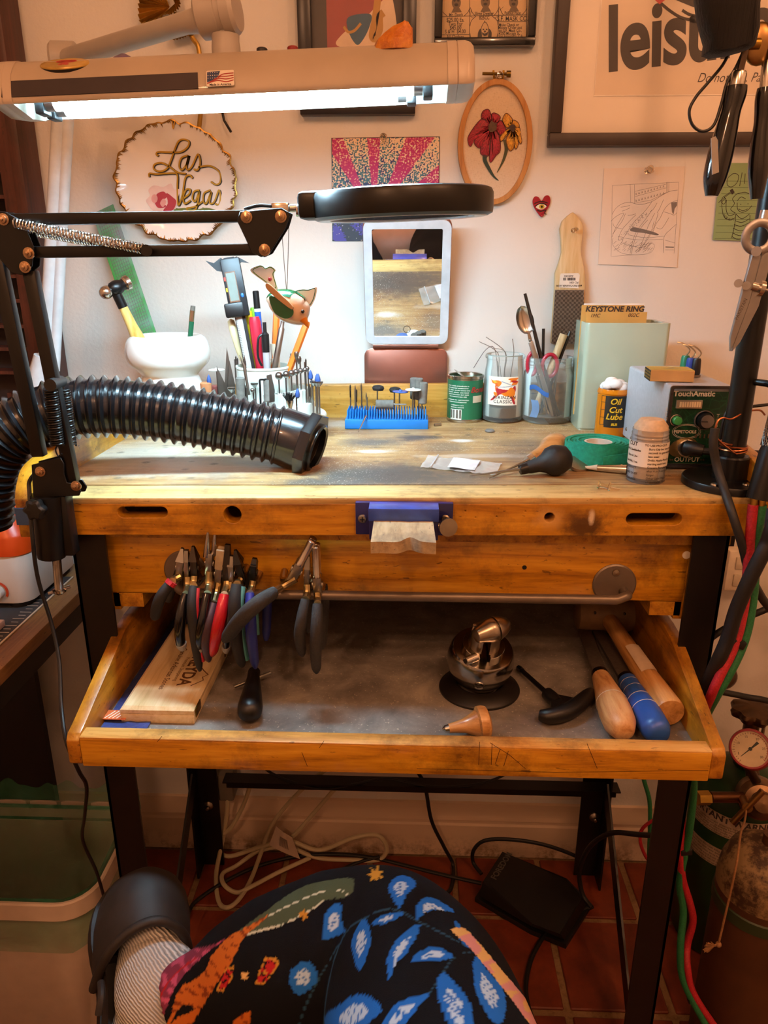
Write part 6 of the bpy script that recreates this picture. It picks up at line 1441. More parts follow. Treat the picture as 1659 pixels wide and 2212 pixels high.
# ---- painted bird hanging on threads from the magnifier arm
by = .856; GRP = mat('bird green', '0f5a36', .2, 0, .1, 60, coat=.5); PEA = mat('bird peach', 'e2c4a8', .25, 0, .05, 20, coat=.4); WHP = mat('bird white', 'f6faf8', .3, coat=.3)
bd = thing('bird_ornament', 'painted clay bird in green, white and peach hanging on two threads', 'ornament', tuple(Y(620, 700, by)))
bp_ = [(576, 648, 3), (584, 648, 16), (600, 652, 27), (620, 660, 34), (638, 668, 33), (652, 674, 29), (664, 676, 20), (668, 677, 7)]
ctr = [Y(x, y, by) for x, y, _ in bp_]; kk = mpp(Y(620, 660, by)); path = cr(ctr, 4); rd = [q.x for q in cr([V((r_*kk, 0, 0)) for _, _, r_ in bp_], 4)]
mb = MB().tube(path, rd, 24); part('body', mb, PEA, bd, angle=70)
mbk = MB()
def shell(u, v):
    i = u*(len(path)-8)+1; k = int(i); p = path[k].lerp(path[k+1], i-k); r_ = rd[k]+(rd[k+1]-rd[k])*(i-k); t_ = (path[k+1]-path[k]).normalized(); b_ = V((0, -1, 0)); up_ = t_.cross(V((0, 1, 0))).normalized()*-1; up_ = up_ if up_.z > 0 else -up_
    a = R(-100+(155 if u < .6 else 120)*v); return p+(up_*math.cos(a)-b_*math.sin(a)*-1)*(r_+.0006)
mbk.grid(shell, 20, 14); part('green_back', mbk, GRP, bd, angle=70)
def wing(nm, pts, yo, th, mt, edge=None):
    pl_ = smooth2([(Y(x, y, by+yo).x, Y(x, y, by+yo).z) for x, y in pts], 4); o = part(nm, MB().prism(pl_, -th/2, th/2, frame((0, by+yo, 0), (1, 0, 0), (0, 0, 1)), .0004, 1), mt, bd)
    if edge:
        mb = MB(); cx = sum(a for a, b in pl_)/len(pl_); cz = sum(b for a, b in pl_)/len(pl_)
        mb.stroke([(cx+(a-cx)*.84, cz+(b-cz)*.84) for a, b in pl_], .0009, frame((0, by+yo-th/2-.0003, 0), (1, 0, 0), (0, 0, 1)), 0, 0, True); part('painted_edge', mb, edge, o)
LG = mat('leaf green line', '4f8a3a', .4)
wing('tail', [(541, 585), (553, 574), (566, 572), (573, 578), (585, 574), (596, 582), (592, 592), (597, 610), (600, 625), (590, 628), (575, 612)], .004, .0028, WHP, LG)
wing('wing', [(632, 630), (650, 624), (668, 624), (684, 620), (682, 640), (676, 655), (668, 664), (655, 660), (640, 646)], .008, .0024, WHP, mat('teal line', '1f6a58', .4))
wing('wing', [(574, 616), (580, 612), (605, 634), (632, 660), (630, 668), (605, 650), (580, 628)], -.019, .0045, mat('bird brown', 'b48e68', .4))
wing('green_wing_patch', [(582, 640), (596, 642), (618, 655), (634, 670), (630, 684), (615, 688), (596, 678), (586, 660)], -.0165, .004, GRP)
part('beak', MB().cyl(Y(656, 690, by-.010), Y(667, 709, by-.013), .0048, .0003, n=14), mat('orange beak', 'd07a14', .3), bd)
part('eye', MB().ball(Y(654, 673, by-.016), .0021, n=10, h=7), mat('enamel black'), bd)
part('red_flower', MB().ball(Y(583, 603, by+.0022), .0022, n=10, h=6), mat('enamel red dot', 'b83040', .4), bd)
part('thread', MB().tube([Y(608, 484, by), Y(613, 560, by), Y(619, 628, by)], .0004, 5), mat('thin thread', '8a8070', .7), bd); part('thread', MB().tube([Y(624, 488, by), Y(622, 560, by), Y(620, 628, by)], .0004, 5), mat('thin thread'), bd)

# ---- blue silicone bur block
a, b = B(745, 928), B(925, 929); wq = b.x-a.x; dq = .052; hq = .0165; BLU = mat('blue silicone', '1b78c8', .45, 0, .08, 40)
bk = thing('bur_block', 'bright blue silicone block with rows of bristles holding burs', 'bur block', ((a.x+b.x)/2, a.y+dq/2, a.z)); cc = V(((a.x+b.x)/2, a.y+dq/2, bz((a.x+b.x)/2)))
part('base', MB().box(cc+V((0, 0, hq/2)), (wq, dq, hq), bevel=.0015), BLU, bk)
pn = MB()
for i in range(30):
    for j in range(9): q_ = cc+V((-wq/2+.0045+(wq-.009)*i/29, -dq/2+.005+(dq-.01)*j/8, hq-.001)); pn.lathe([(.0014, 0), (.0011, .015), (.0004, .0165)], up(q_), 5)
part('bristles', pn, BLU, bk, kind='stuff')
zz = cc.z+hq; k_ = mpp(cc)
for kd, px, py, yo, lab in (('bit', 757, 838, .03, 'dark drill bit at the corner of the blue bur block'), ('needle', 767, 843, .02, 'slim needle bur beside the drill bits in the blue block'), ('needle', 781, 838, .036, 'tall needle bur standing alone in the blue block'), ('needle', 793, 858, .012, 'short needle bur at the front of the blue block'), ('bit', 769, 848, .03, 'thin drill bit among the needles in the blue block'), ('mush', 815, 840, .03, 'dark mushroom shaped bristle brush in the blue block'), ('mush', 852, 844, .035, 'ragged dark wheel brush in the blue block'), ('disc', 863, 846, .015, 'blue polishing disc on a shank in the blue block'), ('disc', 892, 842, .01, 'pale grey disc on a shank in the blue block'), ('drum', 896, 832, .036, 'grey sanding drum at the back of the blue block'), ('drum', 905, 833, .03, 'grey sanding drum in the middle of three in the blue block'), ('drum', 912, 842, .018, 'tall grey sanding drum at the front of the blue block')):
    rot_tool(kd, px, py, a.y+yo, zz, None, lab)
p0, p1, p2 = Y(812, 882, a.y+.012), Y(850, 884, a.y+.012), Y(878, 884, a.y+.012)
for p in (p0, p1, p2): p.z = zz+.0165+.008
o = thing('sanding_drum', 'grey sanding drum lying flat on top of the blue block', 'bur', tuple(p0)); part('head', MB().cyl(p0, p1, .0075, n=18), GRN, o); part('shank', MB().cyl(p1, p2, .0013, n=8), BST, o)
solo('needle_bur', MB().cyl(B(774, 934)+V((0, 0, .001)), Y(791, 898, a.y-.002), .0006, .0018, 8), BST, 'steel needle bur leaning on the front of the blue block', 'bur')
# ================================================================ black tool pole and what hangs on it
pb = B(1572, 1046); PY = pb.y; PX = pb.x; kk = mpp(pb)
pole = thing('tool_pole', 'black metal pole on a round screwed base at the right end of the bench', 'stand', tuple(pb))
part('base_disc', MB().lathe([(95*kk, 0), (95*kk, .007), (93*kk, .009), (0, .0095)], up(pb), 48), BLK, pole)
part('collar', MB().lathe([(36*kk, .009), (35.5*kk, .036), (33*kk, .038), (0, .038)], up(pb), 28), BLK, pole)
part('pole', MB().cyl(pb+V((0, 0, .03)), pb+V((0, 0, 1.1)), .0142, n=28), BLK, pole)
for px, py in ((1544, 1047), (1613, 1047)):
    p = B(px, py, .0095); part('screw', MB().lathe([(.0055, 0), (.005, .0016), (0, .0026)], up(p), 14), CHR, pole)
hy = PY-.035
def q(px, py, dy=0): return Y(px, py, hy+dy)
hk_ = q(1560, -45, .004)
part('hook_rail', MB().tube([V((PX, PY, hk_.z)), V((PX-.004, hy+.004, hk_.z)), hk_], .004, 10), BLK, pole)
part('hook_arm', MB().tube([V((PX, PY, q(1640, 500).z)), V((PX-.002, hy-.012, q(1640, 500).z)), V((PX-.002, hy-.02, q(1640, 492).z))], .003, 10), BLK, pole)
tp_ = Y(1690, 840, .85); part('torch_hook', MB().tube([V((PX, PY, tp_.z)), V((tp_.x, PY-.02, tp_.z)), tp_], .004, 10), BLK, pole)
def saw(lab, P, R_, ferr, barp, lbl):
    o = thing('saw_frame', lab, 'saw', tuple(q(*P[-1]))); k2 = mpp(q(*P[0]))
    pts = [q(*p) for p in P]; part('handle', MB().tube(cr(pts, 5), [x.x*k2 for x in cr([V((r_, 0, 0)) for r_ in R_], 5)], 22), mat('gloss black handle', '0b0b0d', .16, 0, .1, coat=.6), o, angle=60)
    a, b = q(*ferr[0]), q(*ferr[1]); part('ferrule', MB().tube([a, a.lerp(b, .85), b], [ferr[2]*k2, ferr[2]*k2*.98, ferr[2]*k2*.85], 20), CHR, o)
    part('frame_bar', bar(q(*barp[0]), q(*barp[1]), .0065, .005), metal('dark frame steel', '6a5a4c', .4), o)
    if lbl: part('grey_label', MB().prism([(-.005, -.018), (.004, -.017), (.0055, .014), (.003, .018), (-.003, .017)], 0, .0006, frame(q(1543, 336, -.0142), (1, .45, .22), (-.22, 0, 1))), mat('grey label', 'a09a94', .5), o)
    return o
s1 = saw('jeweller saw with a glossy black handle and grey label hanging on the pole', [(1591, 186), (1588, 205), (1579, 240), (1568, 285), (1556, 335), (1544, 385), (1537, 424)], [22, 23, 20.5, 24, 27, 25, 14], ((1590, 188), (1597, 154), 17), ((1597, 160), (1648, -50)), True)
part('wing_nut', MB().ball(q(1640, 95, .004), (.016, .006, .02), n=16, h=10), metal('brass wing nut', 'a07a48', .35), s1)
part('clamp_screw', MB().cyl(q(1604, 95), q(1640, 95), .0055, n=14), BRASS, s1)
saw('jeweller saw with a glossy black handle hanging against the pole', [(1655, 190), (1652, 215), (1648, 260), (1643, 310), (1638, 370), (1634, 430)], [18, 20, 18, 21, 22, 13], ((1655, 190), (1661, 130), 14), ((1661, 150), (1680, -50)), False)
# black cloth pouch
pts = [(1494, -40), (1496, 0), (1500, 45), (1508, 80), (1517, 100), (1514, 122), (1528, 129), (1565, 125), (1602, 114), (1616, 108), (1622, 75), (1624, 0), (1626, -40)]
po = [(q(*p).x, q(*p).z) for p in pts]; cx = sum(a for a, b in po)/len(po); cz = sum(b for a, b in po)/len(po); mb = MB(); rings = []
for s_, y_ in ((.75, -.016), (.93, -.012), (1.0, -.003), (1.0, .004), (.93, .013), (.75, .017)): rings.append([V((cx+(a-cx)*s_, hy-.012+y_+.002*math.sin(i*1.7), cz+(b-cz)*(s_*.3+.7))) for i, (a, b) in enumerate(po)])
pch = thing('cloth_pouch', 'black ribbed cloth pouch with a cord hanging at the top of the pole', 'pouch', tuple(q(1560, 128)))
t = NT('ribbed black cloth'); v = t.coord(scale=(500, 500, 1)); g = t.noise(v, 1, 2); t.set(col='100c0b', rough=.95, sheen=.1); t.bump(g, .5, .002)
part('cloth', mb.loft(rings), t.m, pch, angle=60)
part('cord', MB().tube(cr([q(1576, 112), q(1560, 142), q(1530, 178), q(1503, 210), q(1489, 240), q(1496, 270), q(1518, 284), q(1542, 270), q(1558, 225), q(1570, 180), q(1590, 145), q(1606, 110)], 6), .0016, 8), BLKP, pch)
part('drawstring', MB().tube([q(1620, 70), q(1632, 20), q(1640, -30)], .002, 6), BLKP, pch)
# dividers
dv = thing('spring_dividers', 'steel spring dividers with pointed legs hanging on the pole', 'dividers', tuple(q(1570, 755))); GS = metal('grey forged steel', 'a4a2a2', .42)
def leg(P, dy):
    pl_ = [(q(*p).x, q(*p).z) for p in P]; part('leg', MB().prism(pl_, -.0024, .0024, frame((0, hy-.012+dy, 0), (1, 0, 0), (0, 0, 1)), .0006, 1), GS, dv)
leg([(1616, 538), (1630, 542), (1631, 555), (1608, 650), (1576, 735), (1567, 757), (1567, 727), (1592, 628)], 0); leg([(1634, 553), (1645, 545), (1658, 548), (1628, 660), (1588, 738), (1571, 757), (1574, 742), (1606, 655)], .001)
r0 = q(1640, 512, -.012); part('spring_ring', MB().tube([r0+V((.0145*math.cos(t_), 0, .0145*math.sin(t_))) for t_ in [R(-75+i*330/28) for i in range(29)]], .0026, 10, up=(0, 1, 0), flat=1.8), GS, dv)
part('pivot', MB().cyl(q(1634, 543, -.018), q(1634, 543, -.006), .0052, n=18), GS, dv)
for px, py in ((1595, 612), (1612, 617)): part('screw_stud', MB().cyl(q(px, py, -.018), q(px, py, -.006), .0045, n=16), GS, dv)
part('adjusting_screw', MB().cyl(q(1596, 613, -.012), q(1680, 632, -.012), .0017, n=10), GS, dv); part('adjusting_nut', MB().cyl(q(1622, 618, -.012), q(1638, 622, -.012), .005, n=16).cyl(q(1638, 622, -.012), q(1647, 624, -.012), .0085, n=24), CHR, dv)
fr = frame(q(1601, 668, -.0152), (.35, 0, 1), (-1, 0, .35)); text('lettering', 'PAKISTAN', .0052, mat('stamped mark', '55504c', .5), dv, fr)
part('knurled_knob', MB().cyl(q(1652, 490, -.004), q(1660, 455, -.004), .008, n=20), CHR, dv)
# copper wire wound on the pole
COP = metal('copper wire', 'b5714c', .3)
r_ = .0158; wr = [V((PX+r_*math.cos(t_), PY+r_*math.sin(t_), pb.z+.046+.0035*math.sin(t_*.5)+.0016*i/20)) for i, t_ in enumerate([R(-100+i*18) for i in range(60)])]
solo('copper_wire', MB().tube(wr[::-1] + cr([wr[0]+V((-.004, -.003, .002)), Y(1548, 945, PY-.022), Y(1548, 915, PY-.022), Y(1560, 903, PY-.02), Y(1580, 905, PY-.018), Y(1610, 890, PY-.01), Y(1640, 886, PY+.0), Y(1652, 896, PY+.01)], 6), .0012, 6), COP, 'bare copper wire wound round the foot of the black pole', 'wire')
solo('pole_cable', MB().tube(cr([Y(1960, 1400, 1.36), Y(1940, 1000, 1.36), Y(1760, 850, PY+.1), Y(1700, 868, PY+.03), Y(1612, 880, PY+.025), Y(1570, 890, PY+.022), Y(1556, 960, PY+.02), Y(1560, 1000, PY+.03)], 6), .002, 8), BLKP, 'thin black cable passing behind the black pole', 'cable')
cb = [Y(1545, 925, PY-.028), Y(1541, 960, PY-.03), Y(1548, 1005, PY-.032), Y(1562, 1050, PY-.045), Y(1582, 1110, .835), Y(1604, 1180, .83), Y(1618, 1235, .84), Y(1645, 1290, .86), Y(1680, 1340, .9), Y(1760, 1480, 1.1), Y(1800, 1650, 1.25), Z(1760, 1900, .01)]
solo('grey_cable', MB().tube(cr(cb, 8), .0052, 12), mat('dark grey cable', '23201e', .55), 'thick dark grey cable sagging from the pole over the bench front', 'cable')
# ================================================================ torch with red and green hoses
tc = thing('gas_torch', 'black torch handle with brass fittings and twin red and green hoses', 'torch', tuple(Y(1640, 1080, .835)))
a, b = Y(1638, 1078, .835), Y(1700, 850, .85); part('handle', MB().tube([a, a.lerp(b, .45), a.lerp(b, .5), b], [.0135, .0128, .0115, .011], 20), BLK, tc)
part('nozzle', MB().tube(cr([b, b+(b-a)*.25, b+(b-a)*.55+V((-.01, -.02, 0)), b+(b-a)*.75+V((-.03, -.05, 0))], 6), .0035, 10), metal('copper nozzle', 'b07850', .3), tc)
kn = MB(); m = axis_frame(a, b-a); L = (b-a).length
for i in range(24):
    for s_ in (-1, 1): kn.tube([m @ V((.0129*math.cos(2*PI*i/24+s_*j*.35), .0129*math.sin(2*PI*i/24+s_*j*.35), L*(.5+.06*j))) for j in range(8)], .0004, 4)
part('knurling', kn, STL, tc, kind='stuff')
RH, GH = mat('red braided hose', 'a81c28', .55, 0, .3, 500, bump=.5, bs=700), mat('green braided hose', '1f6a3c', .55, 0, .3, 500, bump=.5, bs=700)
for px, nm in ((1629, 'brass_fitting'), (1646, 'brass_fitting')): part(nm, MB().cyl(Y(px, 1072, .833), Y(px-1, 1092, .832), .0044, n=12), BRASS, tc)
RP = [Y(1627, 1090, .832), Y(1621, 1150, .83), Y(1616, 1220, .828), Y(1610, 1290, .825), Y(1597, 1360, .82), Y(1580, 1410, .815), Y(1555, 1460, .81), Y(1537, 1500, .815), Y(1515, 1560, .86), Y(1478, 1650, .92), Y(1474, 1720, .94), Y(1472, 1800, .95), Y(1470, 1850, .95), Y(1475, 1900, .95), Y(1490, 1950, .95), Y(1497, 1990, .95), Y(1485, 2040, .95), Y(1485, 2090, .93), Y(1500, 2150, .92), Y(1560, 2240, .9)]
GP = [Y(1645, 1090, .834), Y(1637, 1150, .832), Y(1631, 1220, .83), Y(1626, 1290, .83), Y(1614, 1360, .825), Y(1597, 1410, .82), Y(1572, 1460, .815), Y(1546, 1505, .82), Y(1520, 1560, .86), Y(1499, 1650, .90), Y(1497, 1720, .93), Y(1488, 1800, .945), Y(1478, 1850, .95), Y(1468, 1910, .95), Y(1476, 1970, .95), Y(1470, 2040, .94), Y(1472, 2100, .93), Y(1490, 2150, .92), Y(1540, 2240, .9)]
part('red_hose', MB().tube(cr(RP, 8), .0058, 12), RH, tc); part('green_hose', MB().tube(cr(GP, 8), .0058, 12), GH, tc)
for (px, py, yy, w_) in ((1588, 1387, .818, .024), (1481, 1838, .949, .018), (1497, 2158, .92, .018)):
    p = Y(px, py, yy); m = axis_frame(p, (-.35, 0, -1) if py < 1500 else (.15, 0, -1)); part('strap', MB().box((0, 0, 0), (w_, .011, .011), m, .002), BLKP, tc)
solo('green_hose_loop', MB().tube(cr([Y(1388, 1640, 1.1), Y(1390, 1680, 1.1), Y(1403, 1730, 1.1), Y(1404, 1790, 1.1), Y(1402, 1860, 1.12), Z(1405, 1930, .01)], 6), .0038, 10), GH, 'thin green hose hanging behind the right front leg', 'hose')
solo('red_hose_loop', MB().tube(cr([Y(1440, 1768, 1.06), Y(1415, 1770, 1.07), Y(1388, 1790, 1.08), Y(1383, 1815, 1.08), Y(1390, 1840, 1.08), Y(1402, 1860, 1.09), Y(1425, 1880, 1.1)], 6), .003, 10), RH, 'loop of red hose peeking out behind the right front leg', 'hose')
# heavy cables crossing at the right
CBL = mat('heavy black cable', '131110', .6)
for lab, P, r in (('heavy black cable slanting down in front of the torch hoses', [(1960, 1500, 1.3), (1900, 1200, 1.2), (1780, 1060, 1.0), (1690, 1110, .82), (1655, 1180, .80), (1620, 1250, .80), (1590, 1320, .805), (1572, 1380, .81), (1550, 1430, .815), (1515, 1500, .85), (1480, 1560, .9)], .0085),
                  ('black cable crossing behind the torch hoses at the right wall', [(1960, 1700, 1.34), (1900, 1400, 1.2), (1780, 1290, 1.0), (1700, 1295, .92), (1650, 1318, .9), (1600, 1340, .9), (1540, 1375, .9), (1505, 1415, .9), (1490, 1450, .92)], .0045),
                  ('brown black cable running along the wall above the valve wheel', [(1440, 1560, 1.2), (1480, 1500, 1.05), (1510, 1485, 1.0), (1560, 1495, 1.0), (1610, 1505, 1.0), (1690, 1525, 1.02), (1850, 1600, 1.2), (1900, 1800, 1.34)], .0048)):
    solo('cable', MB().tube(cr([Y(*p) for p in P], 8), r, 12), CBL, lab, 'cable')
# ================================================================ gas cylinders
gx = Y(1580, 1800, 1.2); gb = V((gx.x, 1.2, 0)); Rg = .085
gt = thing('oxygen_cylinder', 'green gas cylinder with a warning label and a red rimmed gauge', 'gas cylinder', tuple(gb)); GT = mat('green cylinder paint', '173a14', .4, 0, .25, 20)
zs = Y(1580, 1660, 1.2).z
part('tank', MB().lathe([(Rg*.96, 0), (Rg, .006), (Rg, zs-.06), (Rg*.93, zs-.03), (Rg*.72, zs-.006), (Rg*.4, zs+.008), (.02, zs+.012), (.02, zs+.04)], up(gb), 48), GT, gt, angle=60)
F = face(gb, Rg)
def zc(py): return Y(1580, py, 1.2-Rg).z
for (y0, y1) in ((1778, 1822), (1850, 1888)):
    lb = MB(); lb.grid(lambda u, v: F(-.115+.21*u, zc(y1)+(zc(y0)-zc(y1))*v, .0006), 40, 2); part('label', lb, mat('worn label paper', 'b09a80', .6, 0, .2, 60), gt)
wrap_text('IMPORTANT WARNING', .0185, -.01, zc(1787), F, INK, gt, bold=.0006)
for i in range(5): wrap_text(('cylinder contents under pressure handle with care '*2)[i*3:i*3+58], .0062, -.01, zc(1799+5*i), F, INK, gt)
for i in range(6): wrap_text(('do not remove this label keep away from oil or grease '*2)[i*4:i*4+60], .006, -.01, zc(1855+6*i), F, INK, gt)
DB = metal('dark bronze fitting', '5a4634', .4, .3)
vw = Y(1588, 1536, 1.2)
part('valve_body', MB().lathe([(.022, zs+.02), (.022, zs+.05), (.014, zs+.06), (.014, vw.z-.012), (.01, vw.z-.01)], up(gb), 20), DB, gt)
rg = [[V((gb.x+r*(1+.09*math.cos(8*2*PI*i/64))*math.cos(2*PI*i/64), gb.y+r*(1+.09*math.cos(8*2*PI*i/64))*math.sin(2*PI*i/64), vw.z+z)) for i in range(64)] for r, z in ((.012, -.012), (.036, -.009), (.039, 0), (.036, .007), (.02, .011), (.008, .012))]
part('valve_wheel', MB().loft(rg), DB, gt)
part('pin', MB().cyl((gb.x+.012, gb.y-.02, vw.z-.04), (gb.x+.012, gb.y-.02, vw.z-.004), .003, n=10), STL, gt)
gc = Y(1621, 1618, 1.10); fd = (C0-gc).normalized(); fd = (fd+V((-.12, 0, .1))).normalized(); m = axis_frame(gc, fd, (1, 0, 0)); k3 = mpp(gc)
ga = part('gauge_rim', MB().lathe([(40*k3, -.03), (43*k3, -.026), (43*k3, .001), (41*k3, .004), (37.5*k3, .004), (37*k3, -.002)], m, 48), mat('red gauge rim', '8c1420', .4, 0, .15, 40), gt)
part('gauge_face', MB().lathe([(0, 0), (38*k3, 0)], m, 40, caps=False), mat('gauge face', 'cdb894', .5), ga)
tk = MB()
for i in range(31):
    t_ = R(225-9*i); a0 = 31*k3; tk.stroke([(a0*math.cos(t_), a0*math.sin(t_)), ((34.5 if i % 5 else 36)*k3*math.cos(t_), (34.5 if i % 5 else 36)*k3*math.sin(t_))], .0006, m, .0006)
part('gauge_ticks', tk, INK, ga, kind='stuff')
mb = MB(); mb.stroke([(33.5*k3*math.cos(R(80-i*5)), 33.5*k3*math.sin(R(80-i*5))) for i in range(26)], .0009, m, .0007); part('red_arc', mb, mat('gauge red', '9c2c28', .5), ga)
mb = MB(); mb.stroke([(-21*k3, -15*k3), (0, 0), (17*k3, 13*k3)], lambda u: .0009+.004*u*u, m, .0012); mb.disc((0, 0), 4*k3, m, 14, .0014); part('needle', mb, mat('needle green black', '20281c', .5), ga)
for n_, t_ in (('5', 200), ('10', 150), ('15', 100), ('20', 50), ('25', 0), ('30', -42)):
    me = text_mesh(n_, .0055); me.transform(m @ Matrix.Translation((26*k3*math.cos(R(t_)), 26*k3*math.sin(R(t_)), .0008))); part('numeral', me, INK, ga)
rc = Y(1640, 1725, 1.10)
part('gauge_stem', MB().cyl(gc-V((0, 0, 42*k3)), rc+V((0, .01, .02)), .008, n=14), DB, gt)
part('regulator', MB().lathe([(.03, -.03), (.036, -.02), (.036, .006), (.03, .012), (.028, .02), (.019, .024), (.019, .03), (.016, .034), (0, .036)], axis_frame(rc, (-.25, -1, .45)), 28), metal('worn bronze', '8a6e52', .42, .25), gt)
part('regulator_stem', MB().cyl(rc+V((0, .02, 0)), V((gb.x, gb.y, vw.z-.06)), .012, n=12), DB, gt)
tb_ = Y(1611, 1742, 1.06); part('tee_handle', MB().cyl(Y(1582, 1778, 1.055), Y(1648, 1708, 1.06), .0055, n=12).cyl(tb_+V((0, -.006, .002)), tb_+V((.01, .03, -.01)), .0085, n=16), metal('brown brass handle', '8c6434', .4), gt)
o0 = Y(1600, 1722, 1.10); part('outlet', MB().cyl(Y(1535, 1722, 1.09), o0+V((.02, 0, 0)), .0095, n=14), metal('copper outlet', '6e4a30', .4), gt); part('outlet_nut', MB().lathe([(.0125, 0), (.0125, .022)], axis_frame(Y(1506, 1724, 1.088), o0-Y(1506, 1724, 1.088)), 6), BRASS, gt, angle=20)
# cord with a frayed end tied to the tee handle
ROPE = mat('brown cord', '8a6038', .8, 0, .2, 300); rp = thing('frayed_cord', 'thin brown cord with a frayed end hanging from the regulator handle', 'cord', tuple(Y(1552, 2040, 1.0)))
part('cord', MB().tube(cr([Y(1612, 1752, 1.05), Y(1608, 1775, 1.0), Y(1600, 1800, .93), Y(1592, 1860, .875), Y(1575, 1940, .865), Y(1553, 2035, .86)], 6), .0016, 8), ROPE, rp)
fb = MB(); p = Y(1552, 2040, .86)
for i in range(26): fb.tube(cr([p, p+V((-.006, -.002, -.002+.004*rnd.random())), p+V((-.012-.012*rnd.random(), -.004*rnd.random(), .008-.024*rnd.random()))], 3), .0007, 5)
part('frayed_end', fb, ROPE, rp, kind='stuff'); part('knot', MB().ball(p, .0045, n=10, h=7), ROPE, rp)
bx_ = Y(1648, 1900, .96); bb = V((bx_.x, .96, 0)); zs2 = Y(1648, 1835, .96).z; Rb = .068
t = NT('rusty brown cylinder'); v = t.coord(); g = t.noise(v, 16, 8, .75); z_ = t.n('SeparateXYZ', {0: v}).outputs[2]
t.set(col=t.mix(t.ramp(g, [(.46, '000000'), (.56, 'ffffff')]), '3a2414', '8a704c'), rough=.6)
br = thing('brown_cylinder', 'rusty brown small gas cylinder standing before the green one', 'gas cylinder', tuple(bb))
part('tank', MB().lathe([(Rb*.98, 0), (Rb, .006), (Rb, zs2-.06), (Rb*.95, zs2-.035), (Rb*.8, zs2-.01), (Rb*.5, zs2+.006), (.012, zs2+.012), (.012, zs2+.03)], up(bb), 40), mat('brown cylinder paint', '4a2c16', .5, 0, .3, 12), br, angle=60)
part('rusty_cap', MB().lathe([(Rb*1.005, zs2-.075), (Rb*1.006, zs2-.06), (Rb*.957, zs2-.0345), (Rb*.81, zs2-.0085), (Rb*.51, zs2+.0075), (.0125, zs2+.0135)], up(bb), 40, caps=False), t.m, br, angle=60)
part('band', MB().lathe([(Rb, zs2-.112), (Rb+.002, zs2-.11), (Rb+.002, zs2-.09), (Rb, zs2-.088)], up(bb), 40, caps=False), mat('green band', '2c3a20', .5), br)
# brown ball valve behind the hoses
solo('wall_bell', MB().ball(Y(1562, 1462, WALL-.012), (.029, .018, .029), n=18, h=12), mat('brown bakelite', '4a3020', .4), 'round brown dome on the wall behind the torch hoses', 'dome')

# ================================================================ side desk at the left with a machine
dt = Z(100, 1349, .72); DX = dt.x; DZ = .72
dk = thing('side_desk', 'wood topped desk with a black frame along the left of the bench', 'desk', (DX-.3, .9, 0))
WT_ = wood('brown laminate top', '6a4422', '8f6434', 'a47a46', 1, 10, .45, .2)
part('top', MB().box((DX-.35, .72, DZ-.012), (.7, 1.3, .024), bevel=.0015), WT_, dk)
part('rail', MB().box((DX-.02, .72, DZ-.044), (.03, 1.28, .04)), mat('black desk frame', '0a0908', .5), dk)
for y_ in (.1, 1.34): part('leg', MB().box((DX-.02, y_, (DZ-.06)/2), (.03, .03, DZ-.06)), mat('black desk frame'), dk)
part('dark_sheet', MB().box((DX-.42, 1.34, .36), (.5, .016, .6)), mat('dark brown sheet', '1c1410', .6), dk)  # plain dark sheet standing upright below the rear of the top
cm_ = thing('cutting_mat', 'grey ruled cutting mat lying on the side desk', 'mat', (DX-.2, .95, DZ))
e0 = Z(30, 1367, DZ).x
part('sheet', MB().box((e0-.15, 1.0, DZ+.001), (.3, .6, .002)), mat('dark mat', '39383a', .7), cm_); part('border', MB().box((e0-.001, 1.0, DZ+.0016), (.003, .6, .0018)), mat('mat border', 'd8c8b0', .6), cm_)
tk = MB()
for i in range(40): tk.box((e0-.016, .72+.0125*i, DZ+.0023), (.012 if i % 2 else .02, .001, .0004))
part('ruling', tk, mat('mat ruling', 'cfc4b4', .6), cm_, kind='stuff')
f0 = Z(66, 1310, DZ+.008); mw, md = .26, .20; OY = f0.y
mc = thing('vacuum_machine', 'white appliance with an orange lid and a dial on the side desk', 'appliance', (f0.x-mw/2, OY+md/2, DZ)); MWH = mat('white appliance body', 'dcd2c6', .3, 0, .03)
ORG = mat('orange plastic lid', 'd2430c', .35, 0, .05)
zo = Y(30, 1203, OY).z; zl = Y(30, 1166, OY).z
part('body', MB().prism(rrect(mw, md, .03, 6), DZ+.012, zo, Matrix.Translation((f0.x-mw/2, OY+md/2, 0)), .003), MWH, mc)
part('lid', MB().loft([[V((f0.x-mw/2+x*s, OY+md/2+y*s, z)) for x, y in rrect(mw+.004, md+.004, .032, 6)] for s, z in ((1, zo), (1, zl), (.985, zl+.004), (.80, zl+.05), (.76, zl+.054), (.7, zl+.055))]), ORG, mc)
for sx in (-1, 1):
    for sy_ in (-1, 1): part('foot', MB().cyl((f0.x-mw/2+sx*(mw/2-.03), OY+md/2+sy_*(md/2-.03), DZ+.002), (f0.x-mw/2+sx*(mw/2-.03), OY+md/2+sy_*(md/2-.03), DZ+.013), .022, n=20), RUB, mc)
fr = lambda px, py: frame(Y(px, py, OY-.001), (1, 0, 0), (0, 0, 1)); dc = fr(-4, 1278)
part('dial', MB().lathe([(.012, 0), (.0115, .012), (.009, .014), (0, .0145)], dc, 28), MWH, mc)
for i in range(12):
    t_ = R(-22+i*18); part('dial_mark', MB().box((0, 0, .0004), (.0042, .006, .0008), dc @ Matrix.Rotation(t_, 4, 'Z') @ Matrix.Translation((.0165, 0, 0))), ORG, mc)
p = Z(0, 1350, DZ+.004); solo('pink_eraser', MB().box((p.x-.015, p.y-.02, DZ+.009), (.05, .04, .012), bevel=.002), mat('pale pink rubber', 'd9b6a4', .7), 'pale pink block lying on the cutting mat', 'block')
